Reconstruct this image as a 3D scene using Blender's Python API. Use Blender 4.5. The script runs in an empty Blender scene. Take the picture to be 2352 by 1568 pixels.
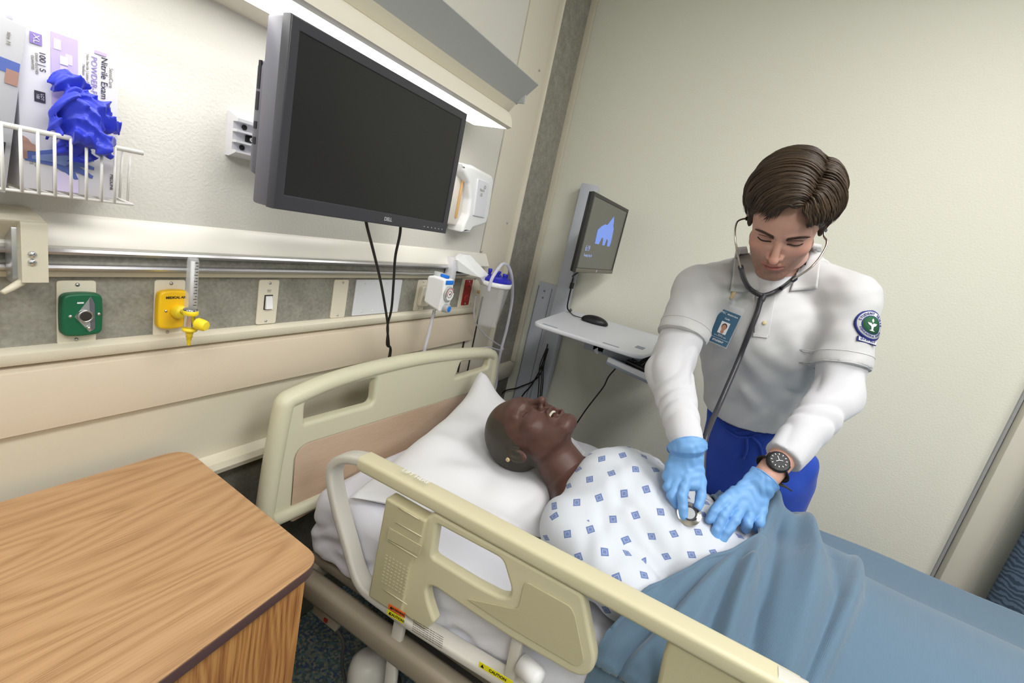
import bpy, bmesh, math, random
import numpy as np
from mathutils import Vector, Matrix
random.seed(4); np.random.seed(4)
PI = math.pi
C0 = bpy.context.scene.collection
SC = bpy.context.scene
# ------------------------------------------------------------------ camera
FPX = 1081.97
RC = np.array([[0.459809, -0.86233158, 0.21209467], [-0.11594887, -0.29503289, -0.94844018], [0.88041555, 0.4115092, -0.23553571]])
CAM = np.array([0.0, -1.0, 1.42])
cd = bpy.data.cameras.new('camera'); cam = bpy.data.objects.new('camera', cd); C0.objects.link(cam)
cd.sensor_width = 36.0; cd.lens = FPX / 2352 * 36; cd.clip_start = 0.02; cd.clip_end = 50
m = Matrix.Identity(4)
for i in range(3):
    m[i][0] = RC[0][i]; m[i][1] = -RC[1][i]; m[i][2] = -RC[2][i]; m[i][3] = CAM[i]
cam.matrix_world = m
SC.camera = cam
# ------------------------------------------------------------------ world, lights, exposure
wd = bpy.data.worlds.new('world'); SC.world = wd; wd.use_nodes = True
wd.node_tree.nodes['Background'].inputs[0].default_value = (0.75, 0.8, 0.9, 1)
wd.node_tree.nodes['Background'].inputs[1].default_value = 0.15
SC.view_settings.view_transform = 'Standard'; SC.view_settings.look = 'None'
SC.view_settings.gamma = 1.0; SC.view_settings.use_curve_mapping = False
SC.view_settings.exposure = 0.14
def area(name, loc, size, power, color=(1, 1, 1), rot=(0, 0, 0), sy=None, spread=None):
    l = bpy.data.lights.new(name, 'AREA'); l.energy = power; l.color = color
    l.shape = 'RECTANGLE'; l.size = size; l.size_y = sy or size
    if spread: l.spread = spread
    o = bpy.data.objects.new(name, l); o.location = loc; o.rotation_euler = rot; C0.objects.link(o); return o
CEIL = 2.75
area('ceiling_light_source', (0.9, -1.7, CEIL - 0.06), 1.15, 12, (1, 0.985, 0.975), sy=0.55)
area('ceiling_light_source', (0.1, -2.9, CEIL - 0.06), 1.15, 19, (1, 0.985, 0.975), sy=0.55)
area('ceiling_light_source', (-0.9, -1.7, CEIL - 0.06), 1.15, 20, (1, 0.985, 0.975), sy=0.55)
area('headwall_lamp_source', (0.25, -0.15, 1.685), 2.1, 2.2, (1, 0.99, 0.97), sy=0.09)
# ------------------------------------------------------------------ pixel rays of the photograph (used to find real positions on real planes)
def ray(px, py): return RC.T @ np.array([(px - 1176.0) / FPX, (py - 784.0) / FPX, 1.0])
def atX(px, py, v): r = ray(px, py); return CAM + r * ((v - CAM[0]) / r[0])
def atY(px, py, v): r = ray(px, py); return CAM + r * ((v - CAM[1]) / r[1])
def atZ(px, py, v): r = ray(px, py); return CAM + r * ((v - CAM[2]) / r[2])
def atT(px, py, t): return CAM + ray(px, py) * t
def V3(*a): return np.array(a, float)
def nrm(v): v = np.array(v, float); return v / (np.linalg.norm(v) + 1e-12)
# ------------------------------------------------------------------ materials
def s2l(c): return tuple(((x / 255.0) / 12.92 if x / 255.0 <= 0.04045 else ((x / 255.0 + 0.055) / 1.055) ** 2.4) for x in c)
def mat(name, rgb, rough=0.5, metal=0.0, bump=0.0, bscale=200.0, var=0.0, vscale=8.0, spec=0.5, coat=0.0, emit=None, trans=0.0, ior=1.45, sss=0.0, stretch=(1, 1, 1), alpha=None, sheen=0.0, attr=None, rgb2=None):
    m = bpy.data.materials.new(name); m.use_nodes = True; nt = m.node_tree; N = nt.nodes; L = nt.links
    b = N['Principled BSDF']; col = (*s2l(rgb), 1)
    b.inputs['Base Color'].default_value = col; b.inputs['Roughness'].default_value = rough; b.inputs['Metallic'].default_value = metal
    b.inputs['Specular IOR Level'].default_value = spec; b.inputs['Coat Weight'].default_value = coat; b.inputs['IOR'].default_value = ior
    b.inputs['Transmission Weight'].default_value = trans; b.inputs['Sheen Weight'].default_value = sheen
    if alpha is not None: b.inputs['Alpha'].default_value = alpha
    if sss:
        b.inputs['Subsurface Weight'].default_value = sss; b.inputs['Subsurface Radius'].default_value = (1.0, 0.35, 0.2); b.inputs['Subsurface Scale'].default_value = 0.008
    if emit:
        b.inputs['Emission Color'].default_value = (*s2l(emit[0]), 1); b.inputs['Emission Strength'].default_value = emit[1]
    tc = N.new('ShaderNodeTexCoord'); mp = N.new('ShaderNodeMapping'); mp.inputs['Scale'].default_value = stretch
    L.new(tc.outputs['Object'], mp.inputs['Vector'])
    if var:
        t = N.new('ShaderNodeTexNoise'); t.inputs['Scale'].default_value = vscale; t.inputs['Detail'].default_value = 6
        L.new(mp.outputs[0], t.inputs['Vector'])
        r = N.new('ShaderNodeValToRGB'); r.color_ramp.elements[0].position = 0.3; r.color_ramp.elements[1].position = 0.7
        c2 = s2l(rgb2) if rgb2 else tuple(x * (1 - var) for x in col[:3])
        r.color_ramp.elements[0].color = (*c2, 1); r.color_ramp.elements[1].color = col
        L.new(t.outputs['Fac'], r.inputs['Fac']); L.new(r.outputs['Color'], b.inputs['Base Color'])
    if attr:
        a = N.new('ShaderNodeVertexColor'); a.layer_name = attr; L.new(a.outputs['Color'], b.inputs['Base Color'])
    if bump:
        t = N.new('ShaderNodeTexNoise'); t.inputs['Scale'].default_value = bscale; t.inputs['Detail'].default_value = 3
        L.new(mp.outputs[0], t.inputs['Vector'])
        bp = N.new('ShaderNodeBump'); bp.inputs['Strength'].default_value = bump; bp.inputs['Distance'].default_value = 0.002
        L.new(t.outputs['Fac'], bp.inputs['Height']); L.new(bp.outputs['Normal'], b.inputs['Normal'])
    return m
M = {}
# ------------------------------------------------------------------ object building
ORG = {}
def tag(o, label=None, cat=None, group=None, kind=None):
    if label: o['label'] = label
    if cat: o['category'] = cat
    if group: o['group'] = group
    if kind: o['kind'] = kind
    return o
def thing(name, loc, label, cat, group=None):
    o = bpy.data.objects.new(name, None); o.empty_display_size = 0.05; o.location = loc; C0.objects.link(o)
    ORG[o.name] = np.array(loc, float); return tag(o, label, cat, group)
def mesh(name, V, F, material, parent=None, smooth=True, uv=None, col=None, auto=None, origin=None, mats=None, fm=None, uvl=False):
    V = np.asarray(V, float).reshape(-1, 3)
    if origin is not None: org = np.array(origin, float)
    elif parent is not None: org = ORG[parent.name]
    else:
        lo, hi = V.min(0), V.max(0); org = np.array([(lo[0] + hi[0]) / 2, (lo[1] + hi[1]) / 2, lo[2]])
    me = bpy.data.meshes.new(name)
    me.from_pydata((V - org).tolist(), [], F if isinstance(F, list) else F.tolist()); me.update()
    if smooth: me.shade_smooth()
    if auto is not None: me.set_sharp_from_angle(angle=math.radians(auto))
    if mats:
        for x in mats: me.materials.append(x)
        me.polygons.foreach_set('material_index', np.asarray(fm, np.int32))
    else: me.materials.append(material)
    if uv is not None:
        ul = me.uv_layers.new(name='UVMap'); li = np.zeros(len(me.loops), np.int32); me.loops.foreach_get('vertex_index', li)
        uv = np.asarray(uv, np.float32); ul.data.foreach_set('uv', (uv[li] if len(uv) == len(V) and not uvl else uv).ravel())
    if col is not None:
        ca = me.color_attributes.new('Col', 'FLOAT_COLOR', 'POINT')
        cc = np.ones((len(V), 4), np.float32); cc[:, :3] = col; ca.data.foreach_set('color', cc.ravel())
    o = bpy.data.objects.new(name, me); C0.objects.link(o)
    if parent is not None:
        o.parent = parent; o.location = org - ORG[parent.name]
    else: o.location = org
    ORG[o.name] = org
    return o
class MB:
    def __init__(s): s.V = []; s.F = []; s.n = 0; s.fm = []
    def add(s, V, F, mi=0):
        V = np.asarray(V, float).reshape(-1, 3); s.V.append(V)
        for f in F: s.F.append([int(i) + s.n for i in f]); s.fm.append(mi)
        s.n += len(V); return s
    def build(s, name, material, parent=None, **k):
        if isinstance(material, (list, tuple)): k['mats'] = material; k['fm'] = s.fm; material = None
        return mesh(name, np.vstack(s.V), s.F, material, parent, **k)
def rbox(c, size, bev=0.003, R=None, seg=2):
    bm = bmesh.new(); bmesh.ops.create_cube(bm, size=1.0)
    for v in bm.verts: v.co = Vector((v.co.x * size[0], v.co.y * size[1], v.co.z * size[2]))
    if bev > 0: bmesh.ops.bevel(bm, geom=bm.edges[:], offset=min(bev, min(size) * 0.49), segments=seg, profile=0.5, affect='EDGES')
    V = np.array([v.co[:] for v in bm.verts]); bm.verts.index_update(); F = [[v.index for v in f.verts] for f in bm.faces]; bm.free()
    if R is not None: V = V @ np.asarray(R, float).T
    return V + np.asarray(c, float), F
def hexa(p8):   # 8 corners: 4 bottom ccw, 4 top ccw
    return np.array(p8, float), [[3, 2, 1, 0], [4, 5, 6, 7], [0, 1, 5, 4], [1, 2, 6, 5], [2, 3, 7, 6], [3, 0, 4, 7]]
def frame_R(x, y):   # columns x, y, z
    x = nrm(x); y = np.array(y, float); y = nrm(y - x * (x @ y)); return np.array([x, y, np.cross(x, y)]).T
def rz(a): c, s = math.cos(a), math.sin(a); return np.array([[c, -s, 0], [s, c, 0], [0, 0, 1.0]])
def rx(a): c, s = math.cos(a), math.sin(a); return np.array([[1, 0, 0], [0, c, -s], [0, s, c]])
def ry(a): c, s = math.cos(a), math.sin(a); return np.array([[c, 0, s], [0, 1, 0], [-s, 0, c]])
def smooth_path(P, n=8, closed=False):
    P = [np.array(p, float) for p in P]; out = []
    k = len(P)
    for i in range(k if closed else k - 1):
        p1, p2 = P[i], P[(i + 1) % k]
        p0 = P[(i - 1) % k] if (closed or i > 0) else 2 * p1 - p2
        p3 = P[(i + 2) % k] if (closed or i + 2 < k) else 2 * p2 - p1
        for j in range(n):
            t = j / n
            out.append(0.5 * ((2 * p1) + (-p0 + p2) * t + (2 * p0 - 5 * p1 + 4 * p2 - p3) * t * t + (-p0 + 3 * p1 - 3 * p2 + p3) * t ** 3))
    if not closed: out.append(P[-1])
    return np.array(out)
def tube(P, r, n=10, closed=False, cap=True, sect=None, up=None):
    """sweep: r scalar / list per point; sect = list of 2d unit section points"""
    P = np.asarray(P, float); k = len(P)
    T = np.zeros_like(P)
    for i in range(k):
        a = P[(i - 1) % k] if (closed or i > 0) else P[i]; b = P[(i + 1) % k] if (closed or i < k - 1) else P[i]
        T[i] = nrm(b - a)
    if sect is None: sect = [(math.cos(2 * PI * j / n), math.sin(2 * PI * j / n)) for j in range(n)]
    n = len(sect); rr = np.full(k, float(r)) if np.isscalar(r) else np.asarray(r, float)
    V = []; 
    u = np.array(up, float) if up is not None else (np.array([0, 0, 1.0]) if abs(T[0][2]) < 0.9 else np.array([1.0, 0, 0]))
    for i in range(k):
        if up is not None: u = np.array(up, float)
        u = nrm(u - T[i] * (u @ T[i])); w = np.cross(T[i], u)
        for a, b in sect: V.append(P[i] + (u * a + w * b) * rr[i])
    F = []
    for i in range(k if closed else k - 1):
        for j in range(n):
            a = i * n + j; b = i * n + (j + 1) % n; c = ((i + 1) % k) * n + (j + 1) % n; d = ((i + 1) % k) * n + j
            F.append([a, b, c, d])
    if cap and not closed: F.append(list(range(n))[::-1]); F.append([(k - 1) * n + j for j in range(n)])
    return np.array(V), F
def rsect(w, h, r, n=4):   # rounded rectangle section
    out = []
    for cx, cy, a0 in ((w / 2 - r, h / 2 - r, 0), (-w / 2 + r, h / 2 - r, 90), (-w / 2 + r, -h / 2 + r, 180), (w / 2 - r, -h / 2 + r, 270)):
        for j in range(n + 1):
            a = math.radians(a0 + 90 * j / n); out.append((cx + r * math.cos(a), cy + r * math.sin(a)))
    return out
def lathe(prof, o, axis=(0, 0, 1), n=24, ref=None):
    ax = nrm(axis); ref = np.array(ref if ref is not None else ((1, 0, 0) if abs(ax[0]) < 0.9 else (0, 1, 0)), float)
    u = nrm(ref - ax * (ref @ ax)); w = np.cross(ax, u); V = []; F = []
    for r, h in prof:
        for j in range(n):
            a = 2 * PI * j / n; V.append(np.asarray(o, float) + ax * h + (u * math.cos(a) + w * math.sin(a)) * max(r, 1e-5))
    for i in range(len(prof) - 1):
        for j in range(n): F.append([i * n + j, i * n + (j + 1) % n, (i + 1) * n + (j + 1) % n, (i + 1) * n + j])
    return np.array(V), F
def extrude_profile(prof, x0, x1, axis=0, close=True, nseg=1):
    """profile of (a,b) points in the two other axes, swept along axis"""
    n = len(prof); V = []; xs = np.linspace(x0, x1, nseg + 1)
    for x in xs:
        for a, b in prof: V.append({0: (x, a, b), 1: (a, x, b), 2: (a, b, x)}[axis])
    F = []
    for s in range(nseg):
        for j in range(n if close else n - 1): F.append([s * n + j, s * n + (j + 1) % n, (s + 1) * n + (j + 1) % n, (s + 1) * n + j])
    if close: F.append(list(range(n))[::-1]); F.append([nseg * n + j for j in range(n)])
    return np.array(V), F
def _curve_to_mesh(cu):
    o = bpy.data.objects.new('tmp', cu); C0.objects.link(o)
    dg = bpy.context.evaluated_depsgraph_get(); dg.update()
    me = bpy.data.meshes.new_from_object(o.evaluated_get(dg))
    V = np.array([v.co[:] for v in me.vertices]) if len(me.vertices) else np.zeros((0, 3)); F = [list(p.vertices) for p in me.polygons]
    bpy.data.objects.remove(o); bpy.data.curves.remove(cu); bpy.data.meshes.remove(me); return V, F
def plate(outlines, depth, bev, O, U, Wv, seg=3):
    """flat plate from 2d outlines (first outer, rest holes); coords (a,b) -> O + a*U + b*W ; thickness along U x W, centred"""
    cu = bpy.data.curves.new('tmpc', 'CURVE'); cu.dimensions = '2D'; cu.fill_mode = 'BOTH'
    cu.extrude = max(depth / 2 - bev, 0.0); cu.bevel_depth = bev; cu.bevel_resolution = seg; cu.offset = -bev
    for ol in outlines:
        sp = cu.splines.new('POLY'); sp.points.add(len(ol) - 1)
        for i, (a, b) in enumerate(ol): sp.points[i].co = (a, b, 0, 1)
        sp.use_cyclic_u = True
    V, F = _curve_to_mesh(cu)
    U = np.array(U, float); Wv = np.array(Wv, float); Nn = np.cross(U, Wv)
    return np.asarray(O, float) + V[:, :1] * U + V[:, 1:2] * Wv + V[:, 2:3] * Nn, F
def rnd(pts, r, n=5):
    """round the corners of a 2d polygon; r scalar or list"""
    out = []; k = len(pts)
    for i in range(k):
        p = np.array(pts[i], float); a = np.array(pts[i - 1], float); b = np.array(pts[(i + 1) % k], float)
        ri = r[i] if isinstance(r, (list, tuple)) else r
        la, lb = np.linalg.norm(a - p), np.linalg.norm(b - p)
        if ri <= 0: out.append(tuple(p)); continue
        d = min(ri, la * 0.45, lb * 0.45); s = p + (a - p) / la * d; e = p + (b - p) / lb * d
        for j in range(n + 1):
            t = j / n; out.append(tuple((1 - t) ** 2 * s + 2 * t * (1 - t) * p + t * t * e))
    return out
def text(name, s, size, O, U, Wv, material, parent, align='CENTER', depth=0.0002, bold=0.0, sx=1.0):
    cu = bpy.data.curves.new('tmpt', 'FONT'); cu.body = s; cu.size = size; cu.align_x = align; cu.align_y = 'CENTER'; cu.extrude = depth; cu.offset = bold
    V, F = _curve_to_mesh(cu); U = nrm(U); Wv = nrm(Wv); Nn = np.cross(U, Wv)
    P = np.asarray(O, float) + V[:, :1] * U * sx + V[:, 1:2] * Wv + V[:, 2:3] * Nn
    return mesh(name, P, F, material, parent, smooth=False)
def quad(O, U, Wv, w, h):   # thin flat panel centred on O
    U = nrm(U) * w / 2; Wv = nrm(Wv) * h / 2; O = np.asarray(O, float)
    return np.array([O - U - Wv, O + U - Wv, O + U + Wv, O - U + Wv]), [[0, 1, 2, 3]]
def slab(O, U, Wv, w, h, d, bev=0.0):
    return rbox(O, (w, h, d), bev, frame_R(U, Wv))
# ------------------------------------------------------------------ signed distance modelling
def surfnet(D, lo, h):
    """naive surface nets on a scalar grid"""
    nx, ny, nz = D.shape; S = D < 0
    corners = [(i, j, k) for i in (0, 1) for j in (0, 1) for k in (0, 1)]
    def cs(A, c): return A[c[0]:nx - 1 + c[0], c[1]:ny - 1 + c[1], c[2]:nz - 1 + c[2]]
    cnt = sum(cs(S, c).astype(np.int8) for c in corners)
    act = (cnt > 0) & (cnt < 8); idx = np.full(act.shape, -1, np.int64); I = np.argwhere(act); idx[act] = np.arange(len(I))
    acc = np.zeros((len(I), 3)); num = np.zeros(len(I)); i0, j0, k0 = I.T
    for a in corners:
        for ax in range(3):
            if a[ax]: continue
            b = list(a); b[ax] = 1
            da = D[i0 + a[0], j0 + a[1], k0 + a[2]].astype(float); db = D[i0 + b[0], j0 + b[1], k0 + b[2]].astype(float)
            cr = (da < 0) != (db < 0); t = np.where(cr, da / np.where(cr, da - db, 1), 0)
            p = np.tile(np.array(a, float), (len(I), 1)); p[:, ax] = t
            acc += p * cr[:, None]; num += cr
    V = (acc / num[:, None] + I) * h + lo
    F = []
    for ax in range(3):
        o1, o2 = [(1, 2), (2, 0), (0, 1)][ax]
        sl = [slice(1, -1)] * 3; sl[ax] = slice(0, -1); sh = [slice(1, -1)] * 3; sh[ax] = slice(1, None)
        A = S[tuple(sl)]; B = S[tuple(sh)]; cr = A != B; E = np.argwhere(cr); fl = A[cr]
        off = np.ones(3, int); off[ax] = 0; E = E + off
        def g(d1, d2):
            q = E.copy(); q[:, o1] += d1; q[:, o2] += d2; return idx[q[:, 0], q[:, 1], q[:, 2]]
        q = np.stack([g(-1, -1), g(0, -1), g(0, 0), g(-1, 0)], 1)
        q = np.where(fl[:, None], q, q[:, ::-1]); F.append(q[(q >= 0).all(1)])
    return V, np.vstack(F)
def sdf_mesh(fn, lo, hi, h, smooth_it=0):
    lo = np.array(lo, float); hi = np.array(hi, float); n = np.ceil((hi - lo) / h).astype(int) + 1
    xs = [lo[i] + np.arange(n[i]) * h for i in range(3)]
    X, Y, Z = np.meshgrid(*[x.astype(np.float32) for x in xs], indexing='ij')
    D = fn(X, Y, Z)
    V, F = surfnet(D, lo, h)
    if smooth_it:
        e = np.vstack([F[:, [0, 1]], F[:, [1, 2]], F[:, [2, 3]], F[:, [3, 0]]])
        for _ in range(smooth_it):
            S_ = np.zeros_like(V); N_ = np.zeros(len(V))
            for a, b in ((0, 1), (1, 0)):
                for c in range(3): S_[:, c] += np.bincount(e[:, a], V[e[:, b], c], len(V))
                N_ += np.bincount(e[:, a], minlength=len(V))
            V = V * 0.5 + 0.5 * S_ / N_[:, None]
    return V, F
def smin(a, b, k):
    if k <= 0: return np.minimum(a, b)
    h = np.clip(0.5 + 0.5 * (b - a) / k, 0, 1); return b * (1 - h) + a * h - k * h * (1 - h)
def smax(a, b, k): return -smin(-a, -b, k)
def sph(X, Y, Z, c, r): return np.sqrt((X - c[0]) ** 2 + (Y - c[1]) ** 2 + (Z - c[2]) ** 2) - r
def ell(X, Y, Z, c, r, A=None):
    x, y, z = X - c[0], Y - c[1], Z - c[2]
    if A is not None:
        A = np.asarray(A, np.float32)   # columns = local axes
        x, y, z = x * A[0, 0] + y * A[1, 0] + z * A[2, 0], x * A[0, 1] + y * A[1, 1] + z * A[2, 1], x * A[0, 2] + y * A[1, 2] + z * A[2, 2]
    k0 = np.sqrt((x / r[0]) ** 2 + (y / r[1]) ** 2 + (z / r[2]) ** 2); k1 = np.sqrt((x / r[0] ** 2) ** 2 + (y / r[1] ** 2) ** 2 + (z / r[2] ** 2) ** 2)
    return k0 * (k0 - 1) / (k1 + 1e-9)
def cone(X, Y, Z, a, b, ra, rb):   # round cone (linear radius along the segment)
    a = np.asarray(a, float); b = np.asarray(b, float); d = b - a; L2 = float(d @ d)
    t = np.clip(((X - a[0]) * d[0] + (Y - a[1]) * d[1] + (Z - a[2]) * d[2]) / L2, 0, 1)
    return np.sqrt((X - a[0] - t * d[0]) ** 2 + (Y - a[1] - t * d[1]) ** 2 + (Z - a[2] - t * d[2]) ** 2) - (ra + (rb - ra) * t)
def chain(X, Y, Z, P, R, k=0.0):
    D = None
    for i in range(len(P) - 1):
        c = cone(X, Y, Z, P[i], P[i + 1], R[i], R[i + 1]); D = c if D is None else smin(D, c, k)
    return D
def econe(X, Y, Z, a, b, ra, rb, side):   # elliptic cone: ra,rb=(width along side, depth); local frame by segment
    a = np.asarray(a, float); b = np.asarray(b, float); d = b - a; L = np.linalg.norm(d); t_ = d / L
    s = nrm(np.array(side, float) - t_ * (np.array(side, float) @ t_)); w = np.cross(t_, s)
    x, y, z = X - a[0], Y - a[1], Z - a[2]
    q = x * t_[0] + y * t_[1] + z * t_[2]; u = x * s[0] + y * s[1] + z * s[2]; v = x * w[0] + y * w[1] + z * w[2]
    t = np.clip(q / L, 0, 1); A = ra[0] + (rb[0] - ra[0]) * t; B = ra[1] + (rb[1] - ra[1]) * t
    e = q - t * L; mn = np.minimum(A, B)
    k = np.sqrt((u / A) ** 2 + (v / B) ** 2 + (e / mn) ** 2); k1 = np.sqrt((u / A ** 2) ** 2 + (v / B ** 2) ** 2 + (e / mn ** 2) ** 2)
    return k * (k - 1) / (k1 + 1e-9)
# ================================================================== materials
def laminate(name, a, b, rough=0.45):
    m = mat(name, a, rough, bump=0.05, bscale=300); nt = m.node_tree; N = nt.nodes; L = nt.links
    tc = N.new('ShaderNodeTexCoord'); n1 = N.new('ShaderNodeTexNoise'); n1.inputs['Scale'].default_value = 22; n1.inputs['Detail'].default_value = 8; n1.inputs['Roughness'].default_value = 0.7
    n2 = N.new('ShaderNodeTexNoise'); n2.inputs['Scale'].default_value = 130; n2.inputs['Detail'].default_value = 4
    L.new(tc.outputs['Object'], n1.inputs['Vector']); L.new(tc.outputs['Object'], n2.inputs['Vector'])
    mx = N.new('ShaderNodeMix'); mx.data_type = 'FLOAT'; mx.inputs[0].default_value = 0.4; L.new(n1.outputs['Fac'], mx.inputs[2]); L.new(n2.outputs['Fac'], mx.inputs[3])
    r = N.new('ShaderNodeValToRGB'); r.color_ramp.elements[0].position = 0.38; r.color_ramp.elements[1].position = 0.62
    r.color_ramp.elements[0].color = (*s2l(a), 1); r.color_ramp.elements[1].color = (*s2l(b), 1)
    L.new(mx.outputs[0], r.inputs['Fac']); L.new(r.outputs['Color'], N['Principled BSDF'].inputs['Base Color']); return m
def wood(name, cols, grain_axis, ring=(1.0, 14.0, 14.0), rough=0.35, contrast=1.0, ofs=(0.2, 0.1, 0.3), dist=3.0):
    m = mat(name, cols[1], rough); nt = m.node_tree; N = nt.nodes; L = nt.links
    tc = N.new('ShaderNodeTexCoord'); mp = N.new('ShaderNodeMapping'); mp.inputs['Scale'].default_value = ring; mp.inputs['Location'].default_value = ofs
    L.new(tc.outputs['Object'], mp.inputs['Vector'])
    n0 = N.new('ShaderNodeTexNoise'); n0.inputs['Scale'].default_value = 1.0; n0.inputs['Detail'].default_value = 1.5; L.new(mp.outputs[0], n0.inputs['Vector'])
    ml = N.new('ShaderNodeMath'); ml.operation = 'MULTIPLY'; ml.inputs[1].default_value = dist * 6; L.new(n0.outputs['Fac'], ml.inputs[0])
    sn = N.new('ShaderNodeMath'); sn.operation = 'PINGPONG'; sn.inputs[1].default_value = 0.5; L.new(ml.outputs[0], sn.inputs[0])
    mp2 = N.new('ShaderNodeMapping'); s = [600.0] * 3; s[grain_axis] = 9.0; mp2.inputs['Scale'].default_value = s; L.new(tc.outputs['Object'], mp2.inputs['Vector'])
    n1 = N.new('ShaderNodeTexNoise'); n1.inputs['Scale'].default_value = 1.0; n1.inputs['Detail'].default_value = 2; L.new(mp2.outputs[0], n1.inputs['Vector'])
    mx = N.new('ShaderNodeMix'); mx.data_type = 'FLOAT'; mx.inputs[0].default_value = 0.56; L.new(sn.outputs[0], mx.inputs[2]); L.new(n1.outputs['Fac'], mx.inputs[3])
    r = N.new('ShaderNodeValToRGB'); r.color_ramp.elements[0].position = 0.16; r.color_ramp.elements[1].position = 0.36
    r.color_ramp.elements[0].color = (*s2l(cols[0]), 1); r.color_ramp.elements[1].color = (*s2l(cols[1]), 1)
    e = r.color_ramp.elements.new(0.5); e.color = (*s2l(cols[2]), 1)
    L.new(mx.outputs[0], r.inputs['Fac']); L.new(r.outputs['Color'], N['Principled BSDF'].inputs['Base Color']); return m
M['wall'] = mat('wall_paint', (229, 228, 214), 0.75, bump=0.5, bscale=160)
M['wallup'] = mat('headwall_texture', (222, 220, 212), 0.6, bump=0.6, bscale=180)
M['cream'] = mat('cream_enamel', (222, 216, 200), 0.38, bump=0.02, bscale=50)
M['cream2'] = mat('cream_vinyl', (214, 207, 188), 0.4, bump=0.1, bscale=300)
M['bumper'] = mat('bumper_vinyl', (217, 204, 184), 0.42, bump=0.1, bscale=300)
M['lam'] = laminate('grey_laminate', (128, 126, 117), (160, 158, 148))
M['lamd'] = laminate('grey_laminate_low', (104, 102, 93), (124, 122, 112))
M['alu'] = mat('aluminium', (205, 205, 208), 0.35, 0.9)
M['screw'] = mat('screw_steel', (190, 190, 190), 0.3, 1.0)
M['dark'] = mat('dark_gap', (48, 46, 42), 0.7)
M['black'] = mat('black_plastic', (26, 26, 28), 0.4)
M['blackcab'] = mat('black_cable', (30, 30, 30), 0.5)
M['ceil'] = mat('ceiling_tile', (230, 230, 226), 0.9, bump=0.3, bscale=90)
M['white'] = mat('white_plastic', (236, 237, 238), 0.35)
M['lens'] = mat('lamp_lens', (250, 250, 248), 0.4, emit=((255, 253, 248), 3.0))
M['tlens'] = mat('troffer_lens', (250, 250, 248), 0.4, emit=((255, 253, 248), 6.0))
M['lampgrey'] = mat('lamp_grey', (176, 178, 178), 0.4, bump=0.05, bscale=200)
M['carpet'] = mat('carpet', (84, 98, 104), 0.95, bump=0.8, bscale=500)
nt = M['carpet'].node_tree; N = nt.nodes; L = nt.links
tc = N.new('ShaderNodeTexCoord'); vn = N.new('ShaderNodeTexVoronoi'); vn.inputs['Scale'].default_value = 130; L.new(tc.outputs['Object'], vn.inputs['Vector'])
r = N.new('ShaderNodeValToRGB'); r.color_ramp.interpolation = 'CONSTANT'
r.color_ramp.elements[0].position = 0.0; r.color_ramp.elements[0].color = (*s2l((86, 104, 106)), 1); r.color_ramp.elements[1].position = 0.35; r.color_ramp.elements[1].color = (*s2l((128, 134, 120)), 1)
for p_, c_ in ((0.55, (76, 90, 122)), (0.7, (104, 128, 132)), (0.85, (142, 144, 130))):
    e = r.color_ramp.elements.new(p_); e.color = (*s2l(c_), 1)
sp = N.new('ShaderNodeSeparateColor'); L.new(vn.outputs['Color'], sp.inputs[0]); L.new(sp.outputs[0], r.inputs['Fac']); L.new(r.outputs['Color'], N['Principled BSDF'].inputs['Base Color'])
# ================================================================== room shell
XW = 2.2; X0 = -2.6; Y1 = -4.6
def struct(name, V, F, m, parent=None, **k):
    o = mesh(name, V, F, m, parent, **k)
    if parent is None: o['kind'] = 'structure'
    return o
struct('floor', *rbox(((X0 + XW) / 2, (Y1 + 0.05) / 2, -0.03), (XW - X0 + 0.4, 0.25 - Y1, 0.06), 0), M['carpet'], smooth=False)
struct('ceiling', *rbox(((X0 + XW) / 2, (Y1 + 0.05) / 2, CEIL + 0.03), (XW - X0 + 0.4, 0.25 - Y1, 0.06), 0), M['ceil'], smooth=False)
struct('wall_right', *rbox((XW + 0.05, (Y1 + 0.1) / 2, CEIL / 2), (0.1, 0.1 - Y1, CEIL), 0), M['wall'], smooth=False)
struct('wall_left', *rbox((X0 - 0.05, (Y1 + 0.1) / 2, CEIL / 2), (0.1, 0.1 - Y1, CEIL), 0), M['wall'], smooth=False)
struct('wall_back', *rbox(((X0 + XW) / 2, Y1 - 0.05, CEIL / 2), (XW - X0 + 0.2, 0.1, CEIL), 0), M['wall'], smooth=False)
# headwall: one wall with its built-in panels as parts
HW = struct('wall_front', *rbox(((X0 + XW) / 2, 0.10, CEIL / 2), (XW - X0 + 0.2, 0.14, CEIL), 0), M['wall'], smooth=False)
def hp(name, V, F, m, **k): return mesh(name, V, F, m, HW, **k)
hp('upper_panel', *rbox(((X0 + 1.655) / 2, 0.02, (1.235 + CEIL) / 2), (1.655 - X0, 0.04, CEIL - 1.235), 0.0), M['wallup'], smooth=False)
hp('seam', *rbox((1.6585, 0.018, (1.285 + 1.72) / 2), (0.005, 0.03, 0.45), 0), M['dark'], smooth=False)
hp('side_column', *rbox(((1.662 + 1.89) / 2, 0.018, (0.62 + CEIL) / 2), (1.89 - 1.662, 0.04, CEIL - 0.62), 0.002), M['cream'], auto=30)
hp('column_edge', *rbox((1.889, 0.0, (0.62 + CEIL) / 2), (0.016, 0.044, CEIL - 0.62), 0.006), M['cream'], auto=30)
hp('grey_strip', *rbox(((1.897 + 2.178) / 2, 0.02, (0.735 + CEIL) / 2), (2.178 - 1.897, 0.036, CEIL - 0.735), 0.0), M['lam'], smooth=False)
hp('strip_edge', *rbox((2.182, 0.0, (0.735 + CEIL) / 2), (0.007, 0.05, CEIL - 0.735), 0.002), M['cream2'], auto=30)
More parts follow.
